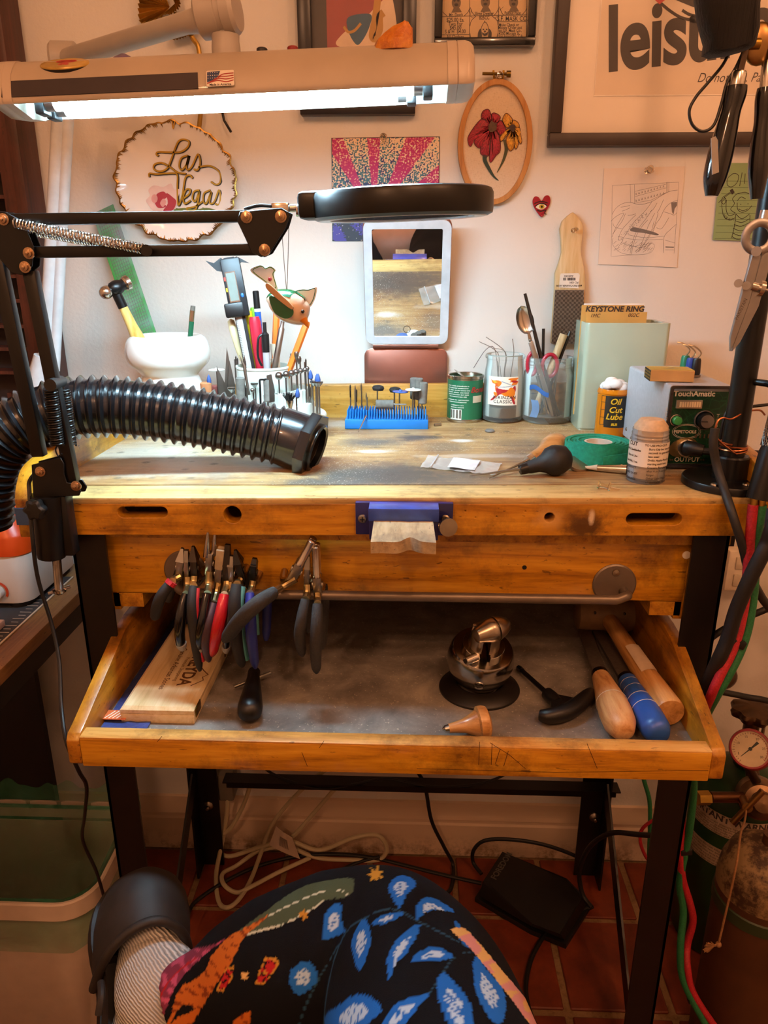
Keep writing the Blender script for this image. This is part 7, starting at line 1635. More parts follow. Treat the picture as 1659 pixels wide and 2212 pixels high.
# white bag behind the machine
bgp = Y(75, 1010, 1.27); mb = MB(); rings = []
for k, (z, r) in enumerate(((zl+.055, .03), (zl+.07, .045), (zl+.11, .05), (zl+.16, .045), (zl+.2, .035), (zl+.215, .015))):
    rings.append([V((bgp.x-.03+(r*1.2+.006*rnd.uniform(-1, 1))*math.cos(2*PI*i/16), bgp.y+(r+.006*rnd.uniform(-1, 1))*math.sin(2*PI*i/16), z)) for i in range(16)])
solo('white_bag', mb.loft(rings), mat('crumpled white bag', 'c9c2b8', .6, 0, .1, 20), 'crumpled white bag standing on the orange lid behind the hose', 'bag', angle=30)

# ================================================================ waste bin with a green liner
BZ = .35; bf = Z(60, 1950, BZ).y; xr = Z(205, 1905, BZ).x; bw, bdp = .36, .215
bcx, bcy = xr-bw/2+.004, bf+bdp/2
bn = thing('waste_bin', 'beige plastic waste bin with a green bag under the side desk', 'bin', (bcx, bcy, 0)); BG = mat('beige bin plastic', 'c6b4a0', .5, 0, .06)
def rr(w, d, r, z): return [V((bcx+x, bcy+y, z)) for x, y in rrect(w, d, r, 6)]
part('body', MB().loft([rr(bw*.80, bdp*.74, .04, 0), rr(bw*.82, bdp*.76, .04, .004), rr(bw*.985, bdp*.97, .05, BZ-.028), rr(bw*.97, bdp*.95, .05, BZ-.028), rr(bw*.80, bdp*.74, .04, .008)]), BG, bn)
part('rim', MB().loft([rr(bw+.010, bdp+.010, .055, BZ-.028), rr(bw+.020, bdp+.020, .058, BZ-.026), rr(bw+.020, bdp+.020, .058, BZ+.004), rr(bw+.016, bdp+.016, .057, BZ+.0065), rr(bw+.009, bdp+.009, .053, BZ+.0065), rr(bw+.008, bdp+.008, .053, BZ-.028)], False), BG, bn)
t = NT('thin green bag film'); v = t.coord(); g = t.noise(v, 9, 5, .7, 2)
t.set(col=t.ramp(g, [(.35, '2f7a52'), (.7, '66b48c')]), rough=.18, alpha=.40, spec=.7); t.bump(g, .7, .02)
lin_ = thing('bin_liner', 'thin green plastic bag lining the beige waste bin', 'bin bag', (bcx, bcy, .05)); mb = MB(); rings = []
N_ = 6
for k, (s, z) in enumerate(((.62, .12), (.84, .2), (.92, BZ-.03), (.975, BZ+.004), (1.0, BZ+.006), (1.012, BZ-.004))):
    P = rr(bw*s, bdp*s, .05*s, z); rings.append([p+V((.006*mn.noise(p*30), .006*mn.noise(p*30+V((5, 0, 0))), (.012 if k < 4 else 0.0)*mn.noise(p*18))) for p in P])
for k, (s, z) in enumerate(((1.02, BZ-.03), (1.05, BZ-.05), (1.045, BZ-.075))):
    P = rr(bw*s, bdp*s, .055, z); n_ = len(P); rings.append([p+V((0, 0, -.022*max(0, math.sin(PI*(i/n_-.52)/.44)) if .52 < i/n_ < .96 else .03))+V((.004*mn.noise(p*40), .004*mn.noise(p*40+V((9, 0, 0))), 0)) for i, p in enumerate(P)])
part('film', mb.loft(rings, False), t.m, lin_, angle=60)
bk_ = MB(); bk_.grid(lambda u, v: V((bcx-bw/2+bw*1.02*u, bcy+bdp/2+.008+.004*math.sin(40*u), BZ-.01+(.052+.006*math.sin(23*u)+.004*math.sin(61*u))*v)), 50, 4); part('upper_edge', bk_, t.m, lin_, angle=60)
solo('orange_wrapper', MB().box((bcx+.005, bcy-.06, BZ-.12), (.06, .03, .002), Matrix.Identity(4)), ORG, 'orange wrapper lying in the waste bin', 'wrapper')

# ================================================================ cords, tag and foot pedal under the bench
def cpt(px, py, z=.006):
    p = Z(px, py, z); return p if p.y < 1.34 else Y(px, py, 1.34)
BEI = mat('beige cord sheath', 'c4b692', .5, 0, .05); S5 = lambda l: [(400+x/2.9625, 1620+y/2.9625) for x, y in l]
for lab, P in (('beige cord making a long hanging loop under the bench', [(1020, 60), (970, 110), (880, 160), (700, 300), (560, 480), (500, 640), (420, 830), (340, 970), (265, 1028), (212, 960), (200, 800), (240, 600), (268, 400), (272, 250)]),
               ('beige cord lying in a wide flat loop along the skirting', [(430, 180), (420, 230), (370, 380), (290, 500), (205, 570), (190, 640), (280, 680), (480, 630), (660, 600), (860, 640), (1080, 570), (1230, 565), (1290, 630), (1240, 710), (1080, 722), (850, 690), (700, 640)]),
               ('beige cord crossing the floor below the paper tag', [(960, 250), (930, 290), (800, 450), (690, 550), (600, 620), (460, 670), (330, 740), (242, 800), (250, 880), (330, 912), (430, 880), (600, 800), (800, 690)])):
    pts = [cpt(*p) for p in S5(P)]
    for i, p in enumerate(pts): p.z += .004*(i % 3)
    solo('beige_cord', MB().tube(cr(pts, 10), .0048, 10), BEI, lab, 'cord')
BC = mat('black cord', '0d0b0a', .5)
for lab, P, r in (('black cable dropping from the tray to the floor before the skirting', [(895, 1640), (898, 1660), (918, 1698), (932, 1772), (959, 1829), (979, 1870), (975, 1917), (958, 1932), (930, 1945)], .0042),
                  ('black cable running over the tiles to the foot pedal', [(405, 1985), (420, 1950), (490, 1902), (560, 1870), (640, 1850), (720, 1845), (800, 1852), (870, 1868), (950, 1888), (1040, 1908)], .0042),
                  ('black cable arching out of the pedal towards the back leg', [(1040, 1888), (1022, 1862), (1024, 1835), (1050, 1815), (1110, 1814), (1180, 1826), (1250, 1852), (1300, 1880)], .0042),
                  ('black cable looping from the right front leg over the pedal', [(1452, 1806), (1430, 1806), (1380, 1803), (1320, 1800), (1275, 1828), (1252, 1880), (1258, 1930), (1278, 1960)], .0046),
                  ('black cable coiling forward from the pedal over the tiles', [(1280, 1958), (1240, 1975), (1190, 2005), (1155, 2055), (1138, 2110), (1138, 2160), (1155, 2212), (1190, 2270)], .0046),
                  ('black cable curving past the knee on the tiles', [(700, 2010), (690, 1940), (700, 1905), (760, 1868), (820, 1850)], .004)):
    pts = [cpt(*p, .009) if 'looping' not in lab else Y(p[0], p[1], .93+.0011*(1500-p[0])) for p in P]
    solo('black_cable', MB().tube(cr(pts, 8), r, 10), BC, lab, 'cable')
solo('slack_cable', MB().tube(cr([Y(560, 1650, 1.3), Y(590, 1672, 1.295), Y(640, 1692, 1.295), Y(700, 1704, 1.295), Y(760, 1695, 1.295), Y(830, 1682, 1.295), Y(880, 1690, 1.295), Y(950, 1700, 1.295), Y(1040, 1692, 1.295), Y(1100, 1668, 1.3), Y(1130, 1640, 1.3)], 8), .0028, 8), BC, 'thin black cable sagging along the rear cross bar', 'cable')
q_ = [cpt(*p) for p in S5([(545, 610), (590, 490), (690, 560), (742, 700)])]; mb = MB()
def tagf(u, v): return ((q_[0]*(1-u)+q_[3]*u)*(1-v)+(q_[1]*(1-u)+q_[2]*u)*v)+V((0, -.012-.012*math.sin(PI*u), .012+.01*math.sin(PI*u)))
mb.grid(tagf, 12, 4); tg = thing('paper_tag', 'curled white paper tag hanging on the beige cord', 'tag', tuple(q_[0])); part('paper', mb, mat('tag paper', 'c4ae98', .7), tg, angle=60)
mb = MB()
for i in range(9): mb.tube([tagf(.35+.04*i, .25)+V((0, -.0008, .0004)), tagf(.35+.04*i, .7)+V((0, -.0008, .0004))], .0004, 4)
part('print', mb, INK, tg, kind='stuff')
solo('plug_adapter', MB().box(Y(492, 1688, 1.36), (.035, .05, .07), bevel=.006), mat('grey plug', '6e665a', .5), 'grey plug adapter on the wall behind the left rear leg', 'plug')
# foot pedal
T = [Z(*p, .052) for p in ((1043, 1897), (1083, 1836), (1225, 1888), (1262, 1925), (1212, 2008), (1150, 1985))]; Bm = [Z(*p, .0) for p in ((1026, 1948), (1075, 1868), (1235, 1925), (1275, 1965), (1222, 2050), (1145, 2018))]
ctr = sum(T, V())/6; fp = thing('foot_pedal', 'black foot pedal control lying on the tiled floor', 'pedal', (ctr.x, ctr.y, 0))
BKP = mat('matt black pedal', '100e0d', .5, 0, .2, 60); T2 = [p+(ctr-p)*.03+V((0, 0, -.002 if i < 2 else -.014)) for i, p in enumerate(T)]
part('base', MB().loft([[p for p in Bm], [p+V((0, 0, .012)) for p in Bm]]), BKP, fp, angle=25)
part('treadle', MB().loft([[p+(ctr-p)*.06+V((0, 0, .014)) for p in Bm], [p+V((0, 0, -.012)) for p in T], T2, [p+(ctr-p)*.12+V((0, 0, .001)) for p in T2]]), BKP, fp, angle=25)
ta, tb2 = T2[0].lerp(T2[1], .18), T2[0].lerp(T2[1], .95); dx_ = (tb2-ta).normalized(); inw = (ctr-ta.lerp(tb2, .5)); inw = (inw-dx_*inw.dot(dx_)).normalized()
me = text_mesh('FOREDOM', .0185, bold=.0004); me.transform(frame(ta.lerp(tb2, .5)+inw*.017+V((0, 0, .0025)), dx_, -inw)); part('lettering', me, mat('raised grey letter', '5a544e', .5), fp)
# ================================================================ pliers hanging on the rail
def plier(label, tips, J, jw, N, H, hr, hm, style='flat', band=None, joint=STL, tipm=None, sp=.030, tilt=0.0):
    """pliers astride the rod: one handle before it, its mirror image behind"""
    kx = mpp(V((J[0]*0, RY, .9))); j = Y(J[0], J[1], RY-.002); n = Y(N[0], N[1], RY-.012); t0 = Y(*tips[0], RY-.004)
    o = thing('pliers', label, 'pliers', tuple(j)); k2 = mpp(j)
    mir = lambda p: V((p.x, 2*RY-p.y, p.z))
    d = (t0-j); L = d.length; m = axis_frame(j, d, (1, 0, 0)); w_ = jw*k2
    part('joint', MB().box((0, 0, 0), (w_*1.7, .013, .030), m, .0015).cyl(m @ V((-w_*1.05, 0, 0)), m @ V((w_*1.05, 0, 0)), .0045, n=14), joint, o)
    for s in (-1, 1):
        if style == 'round': part('jaw', MB().lathe([(.0042, .01), (.004, .018), (.0014, L)], axis_frame(j+V((s*.0038, s*.003, 0)), d), 12), CHR, o)
        elif style == 'barrel': part('jaw', MB().lathe([(w_*.8, .012), (w_*.8, .016), (w_*.72, .017), (w_*.72, L), (w_*.5, L+.001)], axis_frame(j+V((0, s*.006, 0)), d), 20), CHR, o)
        elif style == 'cut': part('jaw', MB().hull([m @ V(p) for p in ((-w_, s*.001, .01), (w_, s*.001, .01), (w_, s*.009, .012), (-w_, s*.009, .012), (-w_*.35, s*.0006, L), (w_*.35, s*.0006, L), (w_*.3, s*.002, L), (-w_*.3, s*.002, L))], [(0, 1, 2, 3), (4, 5, 6, 7), (0, 1, 5, 4), (2, 3, 7, 6), (1, 2, 6, 5), (0, 3, 7, 4)]), joint, o, angle=20)
        elif style == 'nylon': part('jaw', MB().box((0, s*.004, L*.62), (w_*1.9, .006, L*.75), m, .0012), mat('worn nylon', 'a8977a', .7, 0, .15, 60), o)
        else: part('jaw', MB().hull([m @ V(p) for p in ((-w_*.85, s*.0005, .012), (w_*.85, s*.0005, .012), (w_*.85, s*.007, .012), (-w_*.85, s*.007, .012), (-w_*.6, s*.0005, L), (w_*.6, s*.0005, L), (w_*.6, s*.0025, L), (-w_*.6, s*.0025, L))], [(0, 1, 2, 3), (4, 5, 6, 7), (0, 1, 5, 4), (2, 3, 7, 6), (1, 2, 6, 5), (0, 3, 7, 4)]), joint, o, angle=20)
    nh = len(H); hp = [Y(p[0], p[1], RY-.014-sp*math.sin(PI*(.18+.62*i/(nh-1)))*.9) for i, p in enumerate(H)]
    for f in (lambda p: p, mir):
        P = [f(q) for q in cr([j+V((0, -.004, -.01)), n, hp[0]], 5)]; part('tang', MB().tube(P, .0048, 10), metal('brass toned steel', 'a89468', .3), o)
        P = [f(q) for q in cr(hp, 6)]; M_ = len(P); rr_ = [hr*k2*(.82+.25*math.sin(PI*min(1, i/(M_-1)*1.05)))*(1 if i < M_-2 else .78 if i == M_-2 else .45) for i in range(M_)]
        h_ = part('handle', MB().tube(P, rr_, 14, flat=.82), hm, o, angle=60)
        if band: part('coloured_edge', MB().tube([q+V((hr*k2*.75, 0, 0)) for q in P[1:-2]] if band[1] == 'edge' else P[:3], hr*k2*.35 if band[1] == 'edge' else hr*k2*1.02, 10), band[0], h_)
        if tipm: part('worn_tip', MB().tube(P[-4:], [x*1.03 for x in rr_[-4:-1]]+[rr_[-1]], 12), tipm, h_)
    return o
GB = mat('gloss black grip', '0c0b0b', .18, 0, .1, coat=.5); MBK = mat('matt black grip', '1d1a18', .7, 0, .2, 80); FOAM = mat('grey foam grip', '2e2c2b', .85, 0, .18, 260, bump=.4, bs=500)
RGR = mat('gloss red grip', 'b31520', .25, 0, .06, coat=.4); BLG = mat('blue grip', '1c2470', .4, 0, .1, 30); TEAL = mat('teal edge', '4a8a84', .5); REDE = mat('red band', 'a81824', .5); PUR = mat('clear purple grip', '40303a', .3); WTIP = mat('pale worn tip', '9a948c', .5)
plier('side cutters with black grips, red bands and a short wedge head', [(394, 1184)], (390, 1226), 9, (376, 1252), [(372, 1256), (350, 1285), (338, 1315), (335, 1338)], 12, MBK, 'cut', (REDE, 'band'), sp=.02)
plier('flat nose pliers with glossy black grips and worn pale tips', [(403, 1188)], (405, 1228), 6.5, (405, 1268), [(402, 1283), (392, 1325), (388, 1368), (394, 1404)], 12.5, GB, 'flat', tipm=WTIP)
plier('flush cutters with matt black grips edged in red', [(417, 1180)], (421, 1226), 9, (419, 1262), [(418, 1266), (415, 1310), (420, 1370), (432, 1448)], 13, MBK, 'cut', (REDE, 'edge'), joint=metal('dark tool steel', '4a443e', .4))
plier('round nose pliers with long thin tips and glossy black grips', [(457, 1148)], (453, 1216), 9, (451, 1264), [(448, 1282), (440, 1330), (432, 1375), (432, 1410)], 13, GB, 'round', tipm=WTIP)
plier('nylon jaw pliers with purple tinted clear grips', [(478, 1184)], (473, 1240), 9, (468, 1282), [(463, 1302), (452, 1345), (445, 1390), (452, 1428)], 12, PUR, 'nylon')
plier('wide flat pliers with bright red glossy grips', [(492, 1176)], (490, 1238), 9, (489, 1270), [(485, 1284), (478, 1325), (468, 1370), (458, 1416)], 15.5, RGR, 'flat', joint=metal('dark tool steel'))
plier('parallel pliers with a white clip and glossy black grips', [(499, 1200)], (500, 1238), 8, (500, 1280), [(500, 1292), (497, 1335), (490, 1375), (488, 1410)], 10, GB, 'flat', tipm=WTIP)
plier('spring cutters with long dark grips edged in teal', [(508, 1188)], (520, 1232), 9, (514, 1258), [(512, 1262), (508, 1310), (512, 1380), (524, 1438)], 17, MBK, 'cut', (TEAL, 'edge'), joint=BLK)
plier('hole punch pliers with ribbed dark blue grips', [(550, 1206)], (548, 1236), 8, (544, 1272), [(540, 1282), (541, 1330), (545, 1390), (552, 1442)], 13.5, BLG, 'flat', joint=BLK, sp=.04)
plier('large bail pliers with barrel jaws and grey foam grips slung sideways', [(676, 1166)], (640, 1232), 12, (606, 1270), [(592, 1280), (555, 1305), (518, 1340), (485, 1385)], 16.5, FOAM, 'barrel', sp=.075)
plier('small step pliers with grey foam grips', [(665, 1200)], (664, 1244), 7, (663, 1284), [(660, 1295), (652, 1335), (647, 1375), (654, 1416)], 13.5, FOAM, 'flat')
plier('barrel jaw pliers with long grey foam grips hanging straight', [(683, 1178)], (686, 1262), 11, (686, 1296), [(686, 1304), (684, 1350), (682, 1405), (684, 1452)], 15, FOAM, 'barrel')

# ================================================================ things in the tray
def T(px, py, z=0.0): return Z(px, py, TRAYZ+z)
a, b, c_ = T(258, 1528, .022), T(417, 1533, .022), T(378, 1345, .022)
BX = wood('pale box wood', 'b59462', 'd4b888', 'e2cca4', 1, 10, .45, bump=.05)
bw, bl = b.x-a.x, c_.y-a.y; bc = V((a.x+bw/2, a.y+bl/2, TRAYZ))
sb_ = thing('stone_box', 'pale wooden sharpening stone box with burnt lettering in the tray', 'box', tuple(bc))
part('base', MB().box(bc+V((0, 0, .0065)), (bw, bl, .013), bevel=.001), BX, sb_)
part('lid', MB().hull([bc+V((sx*(bw/2-i_), sy_*(bl/2-i_), z)) for z, i_ in ((.0136, 0), (.0185, 0), (.022, .0045)) for sx, sy_ in ((-1, -1), (1, -1), (1, 1), (-1, 1))], [(3, 2, 1, 0), (8, 9, 10, 11)] + [(k*4+i, k*4+(i+1) % 4, k*4+4+(i+1) % 4, k*4+4+i) for k in (0, 1) for i in range(4)]), BX, sb_, angle=20)
BURN = mat('burnt lettering', '5a3414', .7); fr = lambda u, v: frame(bc+V((u*bw/2, v*bl/2, .0222)), (0, -1, 0), (1, 0, 0))
text('lettering', 'PREYDA', .024, BURN, sb_, fr(.36, -.16), bold=.0006); text('lettering', 'Premium Sharpening', .0075, BURN, sb_, fr(.08, -.18)); text('lettering', 'Genuine Arkansas Stones', .0105, BURN, sb_, fr(-.18, -.16), bold=.0001)
mb = MB(); mb.stroke([(-.025, -.002), (-.012, .006), (0, .016), (.006, .010), (.014, .013), (.028, 0)], .0016, fr(.60, -.30)); part('mountain_mark', mb, BURN, sb_)
for v in (-.86, .45):
    part('hinge', MB().box(bc+V((bw/2+.0006, v*bl/2, .0125)), (.0016, .022, .013), bevel=.0004), metal('antique brass hinge', '7a5c22', .4, .4), sb_)
t = NT('blue plastic film'); v = t.coord(); g = t.noise(v, 26, 5, .7); t.set(col=t.ramp(g, [(.35, '24305c'), (.7, '3c4c86')]), rough=.3); t.bump(g, .5, .005)
bp_ = thing('blue_wrapper', 'crumpled blue plastic wrapper under the stone box', 'wrapper', tuple(T(300, 1450)))
mb = MB(); x0_ = TL+.018; mb.grid(lambda u, v: V((x0_+(.058)*u, .745+.36*v, TRAYZ+.0015+.003*abs(mn.noise(V((u*5, v*18, 0)))))), 8, 30); part('film', mb, t.m, bp_, angle=60)
p = T(252, 1549, .003); part('orange_print', MB().box((p.x, p.y, TRAYZ+.0062), (.030, .020, .0008)), mat('orange print', 'c8602c', .5), bp_)
mb = MB()
for i in range(5): mb.stroke([(p.x-.012+.005*i, p.y-.008), (p.x-.004+.005*i, p.y+.008)], .0014, Matrix.Translation((0, 0, TRAYZ+.0068)))
part('white_print', mb, mat('white print'), bp_, kind='stuff')
# black handled hand drill key
a, b = T(549, 1452, .013), T(540, 1532, .0165)
hk = thing('chuck_handle', 'black handled tool with a steel cross pin lying in the tray', 'tool', tuple(T(545, 1500))); d = b-a; L = d.length; m = axis_frame(a, d)
part('handle', MB().lathe([(.006, -.004), (.0085, 0), (.0088, L*.18), (.010, L*.3), (.0142, L*.75), (.0158, L*.95), (.015, L+.006), (.011, L+.0125), (.004, L+.0155), (0, L+.0158)], m, 26), mat('worn black handle', '15110f', .4, 0, .3, 30), hk, angle=60)
part('cross_pin', MB().cyl(T(506, 1484, .012), T(585, 1453, .016), .0021, n=10), STL, hk)
# engraving ball vise
c = T(1035, 1487); c.z = TRAYZ; k2 = mpp(c); RB = .0445
ev = thing('engraving_vise', 'polished steel ball vise on a black rubber ring in the tray', 'vise', tuple(c)); POL = metal('polished steel', 'a8a39c', .16, .05)
part('rubber_ring', MB().lathe([(.054, 0), (.0545, .002), (.0535, .004), (.044, .0085), (.034, .012), (.031, .011), (.031, 0)], up(c), 56, caps=False), mat('black rubber ring', '14100e', .45, 0, .1), ev, angle=60)
bcn = c+V((0, 0, .046)); tz = V((.10, -.30, 1)).normalized(); m = axis_frame(bcn, tz, (1, 0, 0))
low = [(RB*math.cos(R(a_)), RB*math.sin(R(a_))) for a_ in range(-86, 5, 6)]; upp = [(RB*math.cos(R(a_))*.997, RB*math.sin(R(a_))) for a_ in range(6, 27, 4)]
part('lower_ball', MB().lathe([(0, -RB)]+low+[(RB*.985, .0055)], m, 64), POL, ev, angle=60)
part('upper_ball', MB().lathe([(RB*.985, .0058)]+upp+[(RB*.88, RB*.46), (0, RB*.465)], m, 64), POL, ev, angle=40)
zt_ = RB*.46
for s in (-1, 1):
    pl_ = [(.027*math.cos(t_), .027*math.sin(t_)) for t_ in [R(-90+12+i*156/14) for i in range(15)]]; pl_ = [(x*s, y) for x, y in pl_]; pl_ = pl_ if s > 0 else pl_[::-1]
    r2 = [(x*.74, y*.74) for x, y in pl_]
    part('jaw_base', MB().prism([(x+s*.001, y) for x, y in pl_], zt_-.004, zt_+.007, m, .0006, 1), POL, ev)
    part('jaw', MB().loft([[V((x+s*.001, y, z)) for x, y in P_] for P_, z in ((r2, zt_+.007), ([(x*.92, y*.92) for x, y in r2], zt_+.03))], m=m), metal('satin steel', 'a89c8c', .28), ev)
    for k in range(3): part('jaw_hole', MB().cyl(m @ V((s*(.006+.004*(k % 2)), -.012+.012*k, zt_+.0298)), m @ V((s*(.006+.004*(k % 2)), -.012+.012*k, zt_+.0303)), .0017, n=10), mat('dark hole'), ev)
    for k in (-1, 1): part('jaw_pin', MB().cyl(m @ V((s*.016, k*.006, zt_+.028)), m @ V((s*.016, k*.006, zt_+.034)), .0022, n=10), CHR, ev)
part('vise_screw', MB().tube([m @ V((-.012-.0006*i, -.024-.0004*i, zt_+.006)) for i in range(24)], [.0052 if i % 2 else .0058 for i in range(24)], 16), CHR, ev)
part('screw_socket', MB().cyl(m @ V((-.0264, -.0335, zt_+.006)), m @ V((-.0255, -.0325, zt_+.006)), .0035, n=12), mat('dark hole'), ev)
hp = bcn+(V((-.12, -1, -.42)).normalized()*RB); hd_ = (hp-bcn).normalized()
part('socket_hole', MB().lathe([(.0075, -.001), (.0068, .0006), (.0048, -.0002)], axis_frame(hp, hd_), 24, caps=False), POL, ev); part('socket_dark', MB().lathe([(.0055, 0), (0, .0002)], axis_frame(hp+hd_*-.0003, hd_), 20), mat('dark hole'), ev)
eg = m @ V((.006, -.004, zt_+.038)); dd = V((1, .55, .14)).normalized()
pb_ = thing('steel_plumb', 'egg shaped steel piece resting on top of the ball vise', 'steel piece', tuple(eg))
part('cone', MB().lathe([(.008, -.026), (.0092, -.0255), (.0155, -.007), (.0165, 0), (.016, .0012)], axis_frame(eg, dd), 28), metal('satin steel'), pb_); part('groove', MB().lathe([(.0146, .001), (.0146, .0035)], axis_frame(eg, dd), 28), DKS, pb_); part('dome', MB().lathe([(.0165, .0033), (.0162, .006), (.0135, .014), (.009, .0225), (.004, .026), (0, .0265)], axis_frame(eg, dd), 28), metal('satin steel'), pb_, angle=50)
# mushroom graver lying at the front board
a, b = T(966, 1574, .014), T(1030, 1563, .017); d = b-a; L = d.length; m = axis_frame(a, d)
mg_ = thing('mushroom_graver', 'short graver with a flat sided wooden mushroom handle behind the tray front', 'graver', tuple(T(1010, 1575)))
part('ferrule', MB().lathe([(.0015, -.006), (.0045, -.003), (.005, .002)], m, 16), CHR, mg_); part('stem', MB().lathe([(.0055, .002), (.0068, L*.3), (.0085, L*.55), (.013, L*.82), (.0165, L)], m, 24), WDM, mg_, angle=50)
part('knob', MB().lathe([(.0165, L), (.0205, L+.002), (.0208, L+.008), (.019, L+.013), (.013, L+.016), (0, L+.0168)], m, 28), WDM, mg_, angle=40)
# T handled hex driver
a, b = T(1120, 1442, .007), T(1193, 1508, .010)
hx = thing('hex_driver', 'black T handled hex driver lying in the tray', 'hex driver', tuple(T(1200, 1520)))
part('shaft', MB().cyl(a, b, .0034, n=6), DKS, hx, angle=20); part('socket', MB().tube([a, a.lerp(b, .1)], .0042, 6), DKS, hx)
part('collar', MB().tube([a.lerp(b, .86), b, b+(b-a)*.16], [.0085, .009, .0075], 16), BLKP, hx)
gp = [T(1166, 1545, .011), T(1185, 1547, .012), T(1215, 1541, .013), T(1245, 1525, .013), T(1268, 1505, .012), T(1276, 1494, .011)]
part('grip', MB().tube(cr(gp, 5), [q_.x for q_ in cr([V((r_, 0, 0)) for r_ in (.007, .0098, .0105, .0105, .0095, .006)], 5)], 16), BLKP, hx, angle=60)
part('web', MB().hull([p+V((0, 0, z)) for z in (-.005, .005) for p in (b.lerp(a, .06), gp[1].lerp(gp[2], .2), gp[3].lerp(gp[4], .4))], [(0, 1, 2), (5, 4, 3), (0, 3, 4, 1), (1, 4, 5, 2), (2, 5, 3, 0)]), BLKP, hx)
# two files and a rawhide mallet
def file_(nm, lab, a, b, e, hm, prof, ring_):
    o = thing(nm, lab, 'file', tuple(b)); L = (e-b).length; m = axis_frame(b, e-b)
    part('blade', bar(a, b, .0195, .006, up=(0, 0, 1), bevel=.001), mat('worn file steel', '6a6058', .5, .7, .15, 200), o); part('ferrule', MB().lathe([(.0118, -.008), (.0122, 0), (.0118, .004)], m, 20), metal('dark ferrule', '4a3a30', .4), o)
    part('handle', MB().lathe([(r_, t_*L) for r_, t_ in prof], m, 28), hm, o, angle=60)
    for t_, r_ in ring_: part('ring_line', MB().lathe([(r_, t_*L-.0006), (r_+.0004, t_*L), (r_, t_*L+.0006)], m, 28, caps=False), mat('pale ring line', 'c8c0b4', .5), o)
file_('wooden_handled_file', 'large file with a turned pale wooden handle in the tray', T(1262, 1360, .008), T(1298, 1462, .014), T(1347, 1582, .021), wood('turned beech', '9c6838', 'c4925c', 'd4a874', 1, 18, .45), [(.0118, 0), (.0125, .05), (.0155, .25), (.0185, .45), (.0205, .65), (.0195, .85), (.014, .97), (.009, 1.0), (0, 1.0)], [(.52, .0197)])
file_('blue_handled_file', 'large file with a ribbed blue plastic handle in the tray', T(1292, 1362, .008), T(1356, 1472, .013), T(1424, 1588, .02), mat('blue plastic handle', '2a56a8', .35, 0, .08, 20), [(.0125, 0), (.0138, .03), (.0138, .1), (.0148, .25), (.0165, .45), (.0182, .65), (.0175, .9), (.0135, .98), (.006, 1.0), (0, 1.0)], [(.1, .0136), (.24, .0145), (.42, .0162), (.6, .0178)])
hc = T(1307, 1325, .03); he = T(1447, 1540, .021)
ml = thing('rawhide_mallet', 'rawhide mallet with a thick wooden handle along the tray side', 'mallet', tuple(he)); RAW = mat('brown rawhide', '7a5c3c', .6, 0, .25, 40)
ax_ = V((1, -.04, 0)).normalized(); part('head', MB().lathe([(.021, -.045), (.0265, -.042), (.028, -.03), (.0275, 0), (.028, .03), (.0265, .042), (.021, .045)], axis_frame(hc, ax_), 28), RAW, ml)
m = axis_frame(hc, he-hc); L = (he-hc).length
for s in (-1, 1): part('nail', MB().ball(hc+ax_*s*.022+V((0, -.024, .012)), .0025, n=8, h=6), DKS, ml)
part('handle', MB().lathe([(.0115, 0), (.0125, L*.3), (.0145, L*.6), (.0185, L*.9), (.0195, L*.985), (.018, L)], m, 28), wood('mallet handle ash', '8a5c2c', 'bb8648', 'd09c60', 1, 16, .4), ml)
mb = MB(); nb = m.to_3x3() @ V((0, 1, 0)); 
def lf(u, v): a_ = R(-38+76*u); zz_ = L*(.46+.26*v); r_ = .0132+.0016*v+.0012; d_ = V((0, -.45, 1)); d_ = (d_-m.to_3x3().col[2]*d_.dot(m.to_3x3().col[2])).normalized(); s_ = m.to_3x3().col[2].cross(d_); return hc+m.to_3x3().col[2]*zz_+(d_*math.cos(a_)+s_*math.sin(a_))*(r_+.0012)
mb.grid(lf, 8, 6); part('paper_label', mb, mat('peeling label', 'd0b89c', .7), ml, angle=60)
# ================================================================ the seated person: crossed leg, trousers, sock and clog
def D(px, py, d): return C0 + ray(px, py)*d
per = thing('person', 'seated person in patterned trousers, grey sock and dark clog, one leg crossed', 'person', (0, .1, 0))
cen = [D(412, 2186, .775), D(432, 2172, .775), D(500, 2148, .775), D(600, 2110, .77), D(720, 2078, .77), D(800, 2052, .768), D(848, 2058, .755), D(885, 2115, .72), D(925, 2240, .66), V((.045, .36, .655)), V((.075, .22, .63)), V((.10, .06, .60)), V((.08, -.06, .57))]
rad = [.050, .052, .066, .079, .087, .081, .078, .086, .093, .098, .104, .112, .10]
NR = 440; NS = 300
P = cr(cen, 44); rr_ = [q_.x for q_ in cr([V((r_, 0, 0)) for r_ in rad], 44)]
idx = [i*(len(P)-1)/NR for i in range(NR+1)]
pp = [P[int(i)].lerp(P[min(len(P)-1, int(i)+1)], i-int(i)) for i in idx]; r2 = [rr_[int(i)] for i in idx]
tr = MB().tube(pp, r2, 96)
out = []                                               # soft folds in the cloth
for k, p in enumerate(tr.v):
    i = k//96; c = pp[i]; d = p-c; a_ = (k % 96)/96*2*PI; u = i/NR
    f = 1+.035*mn.noise(V((p.x*11, p.y*11, p.z*11)))+.012*math.sin(u*60+2*math.sin(a_))*(1 if u < .25 else .25)
    out.append(c+d*f)
tr.v = out
o = bpy.data.objects.new('cloth', tr.mesh('cloth')); COL.objects.link(o)
md_ = o.modifiers.new('weld', 'REMESH'); md_.mode = 'VOXEL'; md_.voxel_size = .0024
md_ = o.modifiers.new('ease', 'SMOOTH'); md_.factor = .6; md_.iterations = 14
trm = bpy.data.meshes.new_from_object(o.evaluated_get(bpy.context.evaluated_depsgraph_get())); bpy.data.objects.remove(o)
trm.name = 'trousers'
